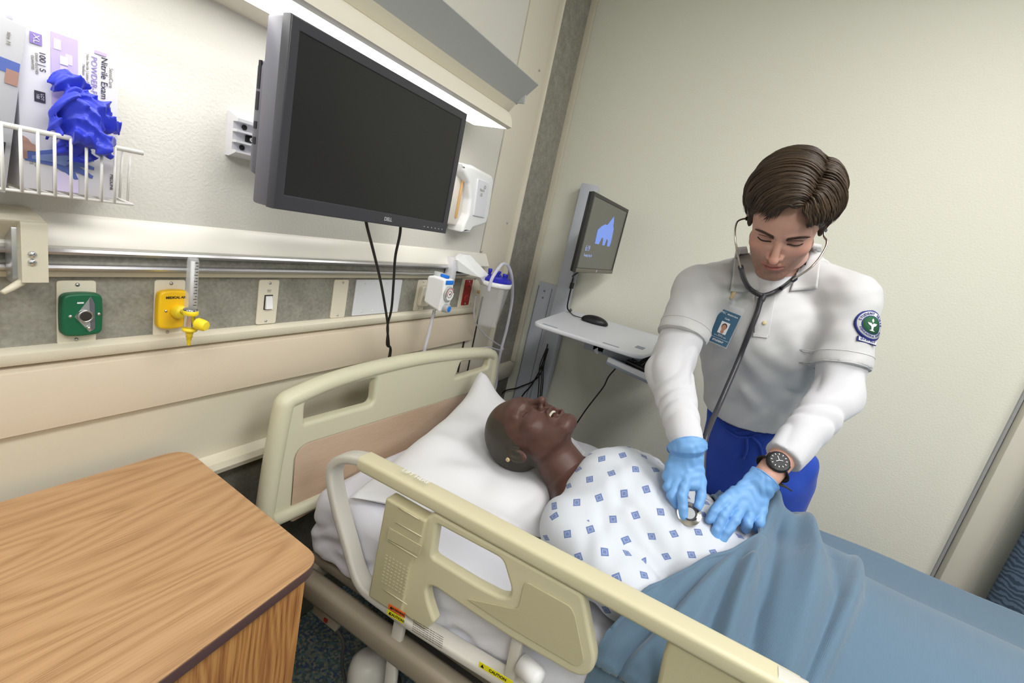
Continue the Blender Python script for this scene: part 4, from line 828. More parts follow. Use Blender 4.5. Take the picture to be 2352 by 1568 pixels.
outer = [hb(605, 1165), hb(622, 1060), hb(638, 960), hb(645, 920), hb(662, 902), hb(760, 862), hb(860, 832), hb(960, 812), hb(1040, 803), hb(1110, 800), hb(1134, 803), hb(1140, 815), hb(1134, 850)]
rb = outer[-1]; outer = outer[:-1] + [(rb[0] + 0.012, rb[1]), (rb[0] + 0.03, 0.60), (rb[0] - 0.02, 0.575), (0.02, 0.585), (-0.012, 0.60)]
holeL = rnd([hb(693, 918), hb(770, 886), hb(856, 864), hb(850, 924), hb(770, 945), hb(690, 967)], [0.012, 0, 0.01, 0.02, 0, 0.006])
holeR = rnd([hb(1051, 828), hb(1118, 820), hb(1114, 842), hb(1037, 866)], [0.008, 0.008, 0.012, 0.006])
V, F = plate([rnd(outer, [0.005] + [0.002] * 2 + [0.02] * 2 + [0.0] * 5 + [0.01] * 2 + [0.004, 0.02, 0.02, 0.02, 0.02])[::-1], holeL, holeR], 0.032, 0.010, hO, hU, (0, 0, 1), 4)
hbo = mesh('headboard', V, F, M['bedp'], bed, auto=45)
# thick rounded grip along the top and the sides
gr = [(hb(612, 1150)[0] - 0.004, 0.575), hb(612, 1150), hb(628, 1050), hb(648, 945), hb(656, 922), hb(680, 908), hb(760, 874), hb(860, 845), hb(960, 824), hb(1040, 814), hb(1105, 810), hb(1126, 813), hb(1130, 828)]
gr = gr + [(gr[-1][0] + 0.01, gr[-1][1] - 0.08), (gr[-1][0] + 0.02, 0.62)]
gp_ = [hO + hU * a + V3(0, 0, b) for a, b in gr]
V, F = tube(smooth_path(gp_, 5), 1.0, sect=[(0.021 * math.cos(a), 0.024 * math.sin(a)) for a in np.linspace(0, 2 * PI, 15)[:-1]], up=(0, 0, 1) if False else None)
mesh('grip', V, F, M['bedp'], hbo)
ins = rnd([hb(668, 1019), hb(1110, 886), hb(1112, 960), (0.97, 0.63), (hb(656, 1191)[0] + 0.0, hb(656, 1191)[1] - 0.002)], [0.045, 0.02, 0.02, 0.02, 0.012], 7)
V, F = plate([ins[::-1]], 0.004, 0.001, hO - hN * -0.0 + V3(0, -0.0175, 0), hU, (0, 0, 1)); mesh('wood_inset', V, F, M['hbw'], hbo, auto=30)
V, F = tube([hO + V3(0, -0.0172, 0) + hU * a + V3(0, 0, b) for a, b in ins], 0.0018, 6, closed=True); mesh('inset_seam', V, F, M['bedmd'], hbo)
V, F = tube([hO + V3(0, -0.02, 0) + hU * 0.0 + V3(0, 0, 0.615), hO + V3(0, -0.02, 0) + hU * 1.0 + V3(0, 0, 0.59)], 0.018, 12); mesh('lower_bar', V, F, M['bedp'], hbo)
a_ = hb(1099, 888); M['teal'] = mat('badge_teal', (58, 92, 98), 0.4)
p_ = hO + hU * a_[0] + V3(0, -0.0185, a_[1]); mesh('badge', *rbox(p_, (0.030, 0.003, 0.018), 0.0005, rz(-0.035)), M['teal'], hbo, smooth=False); mesh('badge_mark', *rbox(p_ + V3(0.003, -0.002, -0.003), (0.014, 0.001, 0.006), 0, rz(-0.035)), M['white'], hbo, smooth=False)
# frame, deck, casters
mesh('deck', *rbox((1.235, -1.2, 0.475), (0.90, 2.0, 0.025), 0.004), M['bedmd'], bed, auto=30)
mesh('side_beam', *rbox((0.745, -1.22, 0.448), (0.045, 2.06, 0.062), 0.014), M['bedmd'], bed, auto=50)
mesh('side_beam', *rbox((1.725, -1.22, 0.448), (0.045, 2.06, 0.062), 0.014), M['bedmd'], bed, auto=50)
mesh('cross_beam', *rbox((1.235, -0.20, 0.44), (0.95, 0.06, 0.05), 0.008), M['bedmd'], bed, auto=50)
mesh('cross_beam', *rbox((1.235, -2.22, 0.44), (0.95, 0.06, 0.05), 0.008), M['bedmd'], bed, auto=50)
mesh('base_frame', *rbox((1.235, -1.2, 0.22), (0.55, 1.7, 0.06), 0.01), M['rubber'], bed, auto=50)
for y in (-0.5, -1.9): mesh('lift_column', *rbox((1.235, y, 0.34), (0.18, 0.12, 0.24), 0.01), M['bedmd'], bed, auto=50)
V, F = plate([[(-0.5, 0.4), (0.5, 0.4), (0.5, 0.86), (-0.5, 0.86)]], 0.04, 0.01, (1.235, -2.28, 0), (1, 0, 0), (0, 0, 1)); mesh('footboard', V, F, M['bedp'], bed, auto=40)
for x, y in ((0.93, -0.40), (1.54, -0.40), (0.93, -2.05), (1.54, -2.05)):
    c_ = mesh('caster', *lathe([(0, 0.02), (0.045, 0.018), (0.06, 0.012), (0.062, 0), (0.06, -0.012), (0.045, -0.018), (0, -0.02)], (x, y, 0.063), (1, 0, 0), 24), M['rubber'], bed)
    mesh('caster_fork', *rbox((x, y, 0.145), (0.05, 0.05, 0.09), 0.01), M['bedmd'], c_, auto=40)
# beige foot pedal housing below the beam, switch box and cord
fp_ = atX(812, 1560, 0.80)
mesh('pedal_cover', *lathe([(0, 0.05), (0.03, 0.046), (0.045, 0.03), (0.05, 0.0), (0.048, -0.06), (0, -0.06)], (0.80, -0.43, 0.25), (0, 0, 1), 24), M['bedm'], bed)
q_ = atX(752, 1412, 0.765); sb = mesh('switch_box', *rbox(q_ + V3(0, 0, -0.004), (0.02, 0.085, 0.026), 0.003, rx(0.05)), M['bedmd'], bed, auto=30)
mesh('red_switch', *rbox(q_ + V3(-0.012, -0.008, -0.002), (0.004, 0.012, 0.010), 0.001), M['red'], sb, auto=30)
V, F = tube(smooth_path([atX(757, 1425, 0.77), atX(778, 1452, 0.77), atX(789, 1480, 0.78), atX(786, 1530, 0.79), V3(0.80, -0.40, 0.1)], 6), 0.0045, 8); mesh('cord', V, F, M['rubber'], sb)
for px, py in ((760, 1352), (991, 1532)): mesh('frame_bolt', *lathe([(0, 0.003), (0.003, 0.0028), (0.004, 0)], atX(px, py, 0.745) + V3(-0.0, 0, 0), (-0.6, 0, 0.8), 12), M['chrome'], bed)
# ------------------------------------------------------------------ near side rail
XR = 0.745
def rp(px, py, x=XR): p = atX(px, py, x); return (float(p[1]), float(p[2]))
def rp3(px, py, x=XR): return atX(px, py, x)
rl = mesh('side_rail', *tube(smooth_path([rp3(850, 1058), rp3(815, 1050), rp3(790, 1052), rp3(772, 1068), rp3(769, 1100), rp3(782, 1165), rp3(806, 1250), rp3(824, 1312), rp3(845, 1348), rp3(888, 1382), rp3(960, 1432), rp3(1060, 1494), rp3(1180, 1568), V3(XR, -0.95, 0.565), V3(XR, -1.12, 0.57), V3(XR, -1.17, 0.60)], 6), 1.0, sect=rsect(0.042, 0.022, 0.007, 3), up=(1, 0, 0)), M['bedm'], bed, auto=50)
# beige grip bar on top
ptop = [rp3(838, 1058), rp3(1000, 1143), rp3(1180, 1240), rp3(1400, 1358), rp3(1600, 1466), rp3(1760, 1552), rp3(1830, 1592)]
V, F = tube(ptop, 1.0, sect=rsect(0.046, 0.034, 0.009, 4), up=(1, 0, 0)); mesh('top_grip', V, F, M['rail'], rl, auto=50)
V, F = tube([rp3(1778, 1562), rp3(1850, 1602)], 1.0, sect=rsect(0.046, 0.036, 0.015, 4), up=(1, 0, 0)); mesh('end_cap', V, F, M['bedm'], rl, auto=50)
gm = rp3(950, 1112)
pU = nrm(rp3(1000, 1143) - rp3(838, 1058))
text('grip_mark', 'LIFT HERE', 0.016, rp3(955, 1108) + V3(-0.004, 0, 0.0165), pU, V3(1, 0, 0) * 1.0, M['white'], rl, depth=0.0004)
mesh('grip_screw', *lathe([(0, 0.002), (0.005, 0.0018), (0.0065, 0)], rp3(1705, 1526) + V3(-0.008, 0, 0.0165), (0, 0, 1), 14), M['inkg'], rl)
# panel with two openings
outl = [rp(1010, 1170), rp(1180, 1262), rp(1345, 1352), rp(1352, 1385), rp(1374, 1500), rp(1368, 1528), rp(1345, 1541), rp(1320, 1533), rp(1180, 1452), rp(1090, 1394), rp(1012, 1340), rp(997, 1336), rp(990, 1346), rp(994, 1372), rp(1009, 1418), rp(986, 1437), rp(941, 1403), rp(930, 1380), rp(985, 1180)]
rr = [0.004, 0, 0.01, 0, 0.02, 0.02, 0.02, 0.02, 0, 0, 0.01, 0.008, 0.008, 0.008, 0.006, 0.006, 0.006, 0, 0.004]
hole = rnd([rp(1014, 1196), rp(1163, 1275), rp(1182, 1340), rp(1178, 1360), rp(1155, 1358), rp(1100, 1330), rp(1003, 1270)], [0.006, 0.012, 0.01, 0.012, 0.02, 0.02, 0.008])
# frame axes: U=+y, W=+z, normal = U x W = +x
V, F = plate([rnd(outl, rr), hole], 0.026, 0.007, (XR - 0.004, 0, 0), (0, 1, 0), (0, 0, 1), 3); mesh('rail_panel', V, F, M['rail'], rl, auto=45)
inn = rnd([rp(1215, 1320), rp(1320, 1378), rp(1330, 1400), rp(1350, 1500), rp(1335, 1515), rp(1180, 1425), rp(1080, 1360), rp(1200, 1385)], 0.012)
V, F = plate([inn], 0.003, 0.001, (XR - 0.0185, 0, 0), (0, 1, 0), (0, 0, 1), 2); mesh('panel_recess', V, F, M['raild'], rl, auto=45)
# control pod
pod = rnd([rp(907, 1130), rp(998, 1182), rp(985, 1240), rp(963, 1280), rp(940, 1400), rp(866, 1352)], [0.006, 0.006, 0.004, 0.006, 0.006, 0.006])
V, F = plate([pod], 0.034, 0.005, (XR - 0.012, 0, 0), (0, 1, 0), (0, 0, 1), 3); mesh('control_pod', V, F, M['raild'], rl, auto=45)
XF = XR - 0.0305
for (a, b) in (((915, 1165), (962, 1192)), ((908, 1198), (968, 1232)), ((890, 1240), (958, 1280)), ((880, 1352), (935, 1388))):
    V, F = tube([rp3(*a, XF), rp3(*b, XF)], 0.0012, 5); mesh('emboss_line', V, F, M['rail'], rl)
V, F = plate([rnd([rp(893, 1210, XF), rp(970, 1254, XF), rp(963, 1276, XF), rp(888, 1236, XF)], 0.002)], 0.002, 0.0008, (XF, 0, 0), (0, 1, 0), (0, 0, 1), 2); mesh('emboss_panel', V, F, M['raild'], rl, auto=45)
k_ = MB()
random.seed(7)
for j in range(9):
    for i in range(7):
        a = 0.12 + i * 0.12; b = 0.1 + j * 0.09
        p0, p1, p2 = rp3(882, 1262, XF), rp3(950, 1302, XF), rp3(868, 1345, XF)
        c_ = p0 + (p1 - p0) * a + (p2 - p0) * b; k_.add(*rbox(c_, (0.0008, 0.004 + random.random() * 0.003, 0.0016), 0))
o = k_.build('emboss_text', M['rail'], rl, smooth=False); o['kind'] = 'stuff'
# stickers
M['stko'] = mat('sticker_orange', (232, 112, 44), 0.5); M['stky'] = mat('sticker_yellow', (232, 222, 30), 0.5); M['tblack'] = mat('print_black', (24, 22, 20), 0.6)
sU = nrm(rp3(932, 1409) - rp3(888, 1383)) ; sW = nrm(V3(0, 0, 1) - sU * sU[2])
def stk(nm, pc, w, h, m, txt, size, k=0.0, tri=True):
    o_ = mesh(nm, *rbox(pc, (w, h, 0.0008), 0, frame_R(sU, sW)), m, rl, smooth=False)
    nn = V3(-0.0006, 0, 0)
    if tri: mesh('warning_triangle', np.array([pc - sU * (w / 2 - 0.004) - sW * h * 0.3 + nn, pc - sU * (w / 2 - 0.012) - sW * h * 0.3 + nn, pc - sU * (w / 2 - 0.008) + sW * h * 0.35 + nn]), [[0, 1, 2]], M['tblack'], o_, smooth=False) if False else mesh('warning_triangle', np.array([pc - sU * (w / 2 - 0.004) - sW * h * 0.3 + nn, pc - sU * (w / 2 - 0.012) - sW * h * 0.3 + nn, pc - sU * (w / 2 - 0.008) + sW * h * 0.35 + nn]), [[0, 1, 2]], M['tblack'], rl, smooth=False)
    text('print', txt, size, pc + sU * 0.005 + nn, sU, sW, M['tblack'], rl, bold=0.0002)
XS = XR - 0.0305
stk('orange_sticker', rp3(911, 1402, XS), 0.046, 0.0125, M['stko'], 'WARNING', 0.0075)
stk('yellow_sticker', rp3(908, 1415, XS), 0.046, 0.0125, M['stky'], 'CAUTION!', 0.0085)
c_ = rp3(1000, 1470, XS)
for i in range(6): text('print', 'Do not use rail as a push handle. Keep clear of moving parts', 0.0032, rp3(982, 1455, XS) - sW * (0.0052 * (i - 2.5)) - sU * 0.004 * 0, sU, sW, M['tblack'], rl)
stk('yellow_sticker', rp3(1140, 1548, XS) - sU * 0.002, 0.075, 0.0125, M['stky'], 'CAUTION', 0.0085)
# link bars
V, F = tube([rp3(921, 1425, XR - 0.0), rp3(905, 1500, XR - 0.004), rp3(895, 1590, XR - 0.01)], 1.0, sect=rsect(0.016, 0.030, 0.005, 2), up=(1, 0, 0)); mesh('link_bar', V, F, M['bedm'], rl, auto=40)
V, F = tube([rp3(1196, 1440, XR), rp3(1170, 1560, XR)], 1.0, sect=rsect(0.016, 0.024, 0.005, 2), up=(1, 0, 0)); mesh('link_bar', V, F, M['bedm'], rl, auto=40)
mesh('pivot_boss', *lathe([(0, 0.03), (0.016, 0.028), (0.02, 0.02), (0.02, -0.02), (0, -0.02)], rp3(1216, 1540, XR - 0.01), (-0.3, -1, 0.1), 20), M['white'], rl)
# second rail panel towards the foot
out2 = rnd([rp(1545, 1440), rp(1740, 1545), rp(1900, 1640), rp(1900, 1800), rp(1500, 1620), rp(1526, 1490)], 0.012)
V, F = plate([out2], 0.026, 0.007, (XR - 0.004, 0, 0), (0, 1, 0), (0, 0, 1), 3); mesh('rail_panel', V, F, M['raild'], rl, auto=45)
# ================================================================== mattress, fitted sheet
M['sheet'] = mat('white_sheet', (214, 215, 224), 0.8, bump=0.15, bscale=900, sheen=0.2)
M['pillow'] = mat('white_pillowcase', (224, 224, 228), 0.8, bump=0.15, bscale=900, sheen=0.2)
M['mattress'] = mat('mattress_cover', (70, 84, 120), 0.6)
mt = mesh('mattress', *rbox((1.235, -1.19, 0.583), (0.90, 2.0, 0.165), 0.03, seg=4), M['mattress'], auto=60); tag(mt, 'hospital mattress under a white fitted sheet, on the bed deck', 'mattress')
def boxd(X, Y, Z, c, hs, r):
    dx, dy, dz = np.abs(X - c[0]) - hs[0] + r, np.abs(Y - c[1]) - hs[1] + r, np.abs(Z - c[2]) - hs[2] + r
    return np.sqrt(np.maximum(dx, 0) ** 2 + np.maximum(dy, 0) ** 2 + np.maximum(dz, 0) ** 2) + np.minimum(np.maximum(dx, np.maximum(dy, dz)), 0) - r
def sheet_f(X, Y, Z):
    d = boxd(X, Y, Z, (1.235, -0.95, 0.588), (0.466, 0.765, 0.098), 0.042)
    s = np.clip((0.66 - Z) / 0.1, 0, 1)
    w = 0.004 * np.sin(Z * 75 + Y * 18 + 3 * np.sin(Y * 14)) * np.sin(Y * 9 + 1.0) + 0.0035 * np.sin(Y * 60 + 6 * np.sin(Z * 22) + X * 20) + 0.002 * np.sin(Z * 160 + Y * 40 + 2 * np.sin(Y * 50))
    t = 0.0022 * np.sin(X * 26 + Y * 17 + 2 * np.sin(Y * 9)) + 0.0015 * np.sin(Y * 55 - X * 12)
    return d - w * s - t * (1 - s) * 0.8
V, F = sdf_mesh(sheet_f, (0.74, -1.75, 0.47), (1.73, -0.15, 0.71), 0.007)
keep = ~((V[F, 2].mean(1) < 0.492)); F = F[keep]
sh = mesh('fitted_sheet', V, F, M['sheet']); tag(sh, 'white fitted sheet wrinkled over the mattress side by the rail', 'bed sheet')
# ================================================================== pillow
def pillow(c4, zc, H, seed, n=70, dent=None, tuft=True):
    A, B, C_, D_ = [np.array(p, float) for p in c4]
    S = np.linspace(-1, 1, n); V = []; idx = {}
    rng = np.random.RandomState(seed); ph = rng.rand(8) * 6
    def pt(s, t, side):
        sx = s * (1 - 0.05 * (1 - t * t)) ; ty = t * (1 - 0.05 * (1 - s * s))
        a, b = (sx + 1) / 2, (ty + 1) / 2
        p = A * (1 - a) * (1 - b) + B * a * (1 - b) + C_ * a * b + D_ * (1 - a) * b
        prof = (max(0, 1 - s ** 4) * max(0, 1 - t ** 4)) ** 0.55
        z = H * prof
        edge = 1 - prof
        w = 0.006 * math.sin(s * 9 + t * 5 + ph[0]) * edge + 0.004 * math.sin(s * 6 + 3 * math.sin(t * 3 + 1)) * prof + 0.003 * math.sin(t * 14 - s * 4 + ph[1]) * edge + 0.003 * math.sin(s * 3 - t * 6 + ph[2])
        if side > 0:
            p = p + V3(0, 0, 1) * (0.085 * math.exp(-((s + 1) ** 2 + (t - 1) ** 2) / 0.10) if tuft else 0)
            q = p + V3(0, 0, z + w * (1 if prof > 0.02 else 0))
            if dent is not None:
                for (dc, rx_, ry_, zt) in dent:
                    g = math.exp(-((q[0] - dc[0]) / rx_) ** 2 - ((q[1] - dc[1]) / ry_) ** 2)
                    if q[2] > zt: q[2] = q[2] * (1 - g) + zt * g
                    r2 = math.hypot((q[0] - dc[0]) / rx_, (q[1] - dc[1]) / ry_); an = math.atan2(q[1] - dc[1], q[0] - dc[0])
                    q[2] += 0.006 * math.sin(an * 9 + 2) * math.exp(-((r2 - 1.5) / 0.5) ** 2) * prof
            return q
        return p + V3(0, 0, -z * 0.55 + (0.085 * math.exp(-((s + 1) ** 2 + (t - 1) ** 2) / 0.10) if tuft else 0))
    for j in range(n):
        for i in range(n): V.append(pt(S[i], S[j], 1))
    for j in range(n):
        for i in range(n): V.append(pt(S[i], S[j], -1))
    F = []
    for j in range(n - 1):
        for i in range(n - 1):
            a = j * n + i; F.append([a, a + 1, a + n + 1, a + n]); b = a + n * n; F.append([b, b + n, b + n + 1, b + 1])
    for i in range(n - 1):
        F.append([i, i + n * n, i + 1 + n * n, i + 1]); a = (n - 1) * n + i; F.append([a, a + 1, a + 1 + n * n, a + n * n])
        a = i * n; F.append([a, a + n, a + n + n * n, a + n * n]); a = i * n + n - 1; F.append([a, a + n * n, a + n + n * n, a + n])
    return np.array(V), F
pc4 = [V3(0.785, -0.30, 0.706), V3(0.99, -0.745, 0.715), V3(1.47, -0.67, 0.745), V3(1.455, -0.225, 0.80)]
V, F = pillow(pc4, 0.7, 0.084, 3, dent=[((1.13, -0.555), 0.12, 0.14, 0.775)])
pl = mesh('pillow', V, F, M['pillow']); tag(pl, 'white pillow under the mannequin head, one corner up against the headboard', 'pillow')
# ================================================================== heads (shared sculpt in local axes: x = own right, y = face forward, z = crown)
def head_sdf(X, Y, Z, o):
    A = np.abs(X)
    d = ell(X, Y, Z, (0, -0.014, 0.032), (0.0745, 0.097, 0.088))
    d = smin(d, ell(X, Y, Z, (0, 0.028, -0.030), (0.0600, 0.062, 0.085)), 0.03)
    d = smin(d, cone(A, Y, Z, (0.050, -0.002, -0.062), (0.018, 0.062, -0.108), 0.018, 0.0155), 0.028)
    d = smin(d, ell(X, Y, Z, (0, 0.068, -0.110), (0.021, 0.017, 0.0165)), 0.018)
    d = smin(d, ell(X, Y, Z, (0, 0.062, 0.030), (0.052, 0.026, 0.026)), 0.02)
    d = smin(d, cone(A, Y, Z, (0.013, 0.0845, 0.0105), (0.044, 0.068, 0.012), 0.0085, 0.0085), 0.012)
    d = smin(d, ell(A, Y, Z, (0.044, 0.054, -0.035), (0.018, 0.019, 0.017)), 0.018)
    d = smax(d, -ell(A, Y, Z, (0.031, 0.096, -0.007), (0.0175, 0.0175, 0.0125)), 0.012)     # eye sockets
    d = smin(d, ell(A, Y, Z, (0.031, 0.0665, -0.0065), (0.0155, 0.0145, 0.0120)), 0.004)     # lids over the eyeballs
    d = smin(d, cone(X, Y, Z, (0, 0.082, 0.008), (0, 0.109, -0.037), 0.0062, 0.0085), 0.007)
    d = smin(d, ell(X, Y, Z, (0, 0.108, -0.0400), (0.0100, 0.0115, 0.0085)), 0.005)
    d = smin(d, ell(A, Y, Z, (0.0115, 0.092, -0.043), (0.0070, 0.0105, 0.0070)), 0.004)
    d = smax(d, -ell(A, Y, Z, (0.0068, 0.100, -0.0520), (0.0038, 0.0062, 0.0050)), 0.002)
    d = smin(d, ell(X, Y, Z, (0, 0.074, -0.074), (0.027, 0.0185, 0.021)), 0.012)
    mo = o.get('open', 0.0); wid = o.get('lipw', 0.021)
    zu, zl = -0.0665 + mo * 0.3, -0.0765 - mo
    for (a, b) in (((0.0, 0.0925, zu), (wid * 0.5, 0.0895, zu + 0.0008)), ((wid * 0.5, 0.0895, zu + 0.0008), (wid, 0.080, -0.0725))):
        d = smin(d, cone(A, Y, Z, a, b, 0.0042, 0.0036 if a[0] == 0 else 0.0022), 0.0035)
    for (a, b) in (((0.0, 0.0905, zl), (wid * 0.5, 0.0880, zl + 0.0010)), ((wid * 0.5, 0.0880, zl + 0.0010), (wid * 0.95, 0.0795, -0.0735))):
        d = smin(d, cone(A, Y, Z, a, b, 0.0052, 0.0044 if a[0] == 0 else 0.0022), 0.0035)
    if mo > 0: d = smax(d, -ell(X, Y, Z, (0, 0.090, -0.0715 - mo * 0.35), (wid * 0.88, 0.026, 0.0042 + mo * 0.66)), 0.002)
    else: d = smax(d, -cone(A, Y, Z, (0.0, 0.0975, -0.0718), (wid * 1.02, 0.0835, -0.0730), 0.0026, 0.0020), 0.002)
    d = smax(d, -ell(X, Y, Z, (0, 0.0945, -0.0925), (0.014, 0.006, 0.0055)), 0.006)
    # ears
    E_ = np.array([[0.93, -0.36, 0], [0.36, 0.93, 0], [0, 0, 1]], float)
    e = ell(A, Y, Z, (0.0775, -0.014, -0.012), (0.0065, 0.0175, 0.031), E_)
    e = smax(e, -ell(A, Y, Z, (0.0855, -0.010, -0.012), (0.0065, 0.0105, 0.021), E_), 0.003)
    e = smin(e, ell(A, Y, Z, (0.0755, -0.003, -0.014), (0.006, 0.004, 0.006)), 0.003)
    d = smin(d, e, 0.004)
    if 'neck' in o:
        for a, b, ra, rb_ in o['neck']: d = smin(d, cone(X, Y, Z, a, b, ra, rb_), o.get('nk', 0.02))
    return d
def head_local(o, h=0.0022, lo=(-0.10, -0.13, -0.20), hi=(0.10, 0.13, 0.14)):
    return sdf_mesh(lambda X, Y, Z: head_sdf(X, Y, Z, o), lo, hi, h, 1)
def lerp3(c, d, t): t = np.clip(t, 0, 1)[:, None]; return c * (1 - t) + d * t
# ================================================================== mannequin
GS = 1.0
HO = V3(1.122, -0.582, 0.885); HS = 1.06
hf = nrm(V3(-0.19, 0.13, 0.97)); hu = V3(0.05, 0.985, -0.10); hu = nrm(hu - hf * (hu @ hf)); hr = np.cross(hf, hu)   # own right = -x side
Rm = np.array([hr, hf, hu]).T
def m2w(P): return HO + (np.asarray(P, float) * HS) @ Rm.T
def w2m(P): return ((np.asarray(P, float) - HO) @ Rm) / HS
nb = w2m([1.13, -0.745, 0.800])
om = {'open': 0.012, 'lipw': 0.025, 'neck': [((0, -0.020, -0.065), tuple(nb), 0.054, 0.062)], 'nk': 0.018}
V, F = sdf_mesh(lambda X, Y, Z: head_sdf(X, Y, Z, om), (-0.12, -0.17, -0.235), (0.12, 0.135, 0.135), 0.0022, 1)
# colours that belong to the moulded head: brown skin and a painted dark scalp
skin = np.array(s2l((92, 65, 58))); skin2 = np.array(s2l((80, 54, 48))); scalp = np.array(s2l((66, 61, 54)))
r_, f_, u_ = V[:, 0], V[:, 1], V[:, 2]
hl = f_ - (0.050 - 0.9 * np.clip(0.035 - u_, 0, 0.2) - 0.10 * np.clip(np.abs(r_) - 0.04, 0, 1)) + 0.0025 * np.sin(u_ * 90)      # hairline
sc = 1 / (1 + np.exp(hl / 0.0012)); sc *= 1 / (1 + np.exp(-(u_ + 0.065 + 0.25 * (f_ + 0.04)) / 0.0015))
nz = 0.5 + 0.5 * np.sin(r_ * 120 + 2 * np.sin(f_ * 90)) * np.sin(u_ * 100)
col = lerp3(np.tile(skin, (len(V), 1)), skin2, nz * 0.6)
col = lerp3(col, np.array(s2l((128, 78, 72))), np.exp(-((r_ / 0.022) ** 2 + ((u_ + 0.076) / 0.008) ** 2)) * (f_ > 0.075) * 0.5)
col = lerp3(col, scalp, sc)
M['mskin'] = mat('mannequin_skin', (98, 66, 58), 0.42, bump=0.1, bscale=500, attr='Col', spec=0.4)
mq = thing('patient_mannequin', (1.13, -1.2, 0.69), 'dark-skinned patient mannequin in a patterned gown lying on the bed', 'mannequin')
W = m2w(V)
# body under the gown: one continuous figure with the head
def body_m(X, Y, Z):
    d = econe(X, Y, Z, (1.13, -0.80, 0.79), (1.13, -1.20, 0.765), (0.175, 0.095), (0.145, 0.080), (1, 0, 0))
    d = smin(d, econe(X, Y, Z, (1.13, -1.20, 0.760), (1.13, -1.35, 0.745), (0.15, 0.078), (0.155, 0.075), (1, 0, 0)), 0.04)
    for s in (-1, 1):
        d = smin(d, chain(X, Y, Z, [(1.13 + s * 0.17, -0.79, 0.78), (1.13 + s * 0.225, -1.05, 0.745), (1.13 + s * 0.225, -1.28, 0.735)], [0.058, 0.042, 0.032]), 0.04)
        d = smin(d, chain(X, Y, Z, [(1.13 + s * 0.09, -1.36, 0.750), (1.13 + s * 0.10, -1.78, 0.745), (1.13 + s * 0.10, -2.12, 0.73)], [0.070, 0.052, 0.036]), 0.03)
        d = smin(d, chain(X, Y, Z, [(1.13 + s * 0.10, -2.12, 0.73), (1.13 + s * 0.12, -2.14, 0.81)], [0.036, 0.028]), 0.02)
        d = smin(d, ell(X, Y, Z, (1.13 + s * 0.228, -1.35, 0.733), (0.028, 0.07, 0.018)), 0.02)
    d = smin(d, cone(X, Y, Z, (1.13, -0.80, 0.795), (1.13, -0.735, 0.802), 0.085, 0.062), 0.04)
    d = smin(d, cone(X, Y, Z, (1.13, -0.745, 0.80), HO + hf * -0.02 + hu * -0.065, 0.060, 0.05), 0.02)
    return d
Vb, Fb = sdf_mesh(body_m, (0.84, -2.24, 0.66), (1.42, -0.64, 0.93), 0.009)
allV = np.vstack([W, Vb]); allF = F.tolist() + (Fb + len(W)).tolist(); allC = np.vstack([col, np.tile(skin, (len(Vb), 1))])
mesh('body', allV, allF, M['mskin'], mq, col=allC)
M['teeth'] = mat('teeth', (226, 222, 205), 0.25); M['mouth'] = mat('mouth_inside', (92, 40, 38), 0.5)
def rowt(u0, sgn):
    mb = MB()
    for i in range(-4, 5):
        a = i * 0.20; p = m2w([0.0185 * math.sin(a), 0.070 + 0.0135 * math.cos(a), u0]); mb.add(*rbox(p, (0.0046, 0.004, 0.0062), 0.0012, Rm @ rz(-a).T))
    return mb
o = rowt(-0.0675, 1).build('upper_teeth', M['teeth'], mq, auto=40)
Vt, Ft = sdf_mesh(lambda X, Y, Z: ell(X, Y, Z, (0, 0.068, -0.0765), (0.014, 0.016, 0.005)), (-0.03, 0.04, -0.09), (0.03, 0.09, -0.065), 0.002); mesh('tongue', m2w(Vt), Ft, M['mouth'], mq)
M['lash'] = mat('dark_lash', (44, 30, 26), 0.6)
for s in (-1, 1):
    Mlid = MB()
    pts = [m2w([s * (0.031 + 0.0135 * math.cos(a)), 0.0665 + 0.0150 * math.sin(a) ** 0.5 if math.sin(a) > 0 else 0.067, -0.0095 - 0.0035 * math.sin(a)]) for a in np.linspace(0.12, PI - 0.12, 9)]
    Mlid.add(*tube(pts, 0.0007, 5)); Mlid.build('eyelid_line', M['lash'], mq)
pe = m2w([0.0835, -0.028, 0.006]); M['gold'] = mat('pale_brass', (214, 190, 150), 0.3, 0.3)
mesh('ear_electrode', *lathe([(0, 0.004), (0.0015, 0.004), (0.002, 0.0055), (0.0052, 0.0055), (0.0058, 0.003), (0.0058, 0)], pe, m2w([0.1, -0.03, 0.006]) - m2w([0, -0.03, 0.006]), 20), M['gold'], mq)
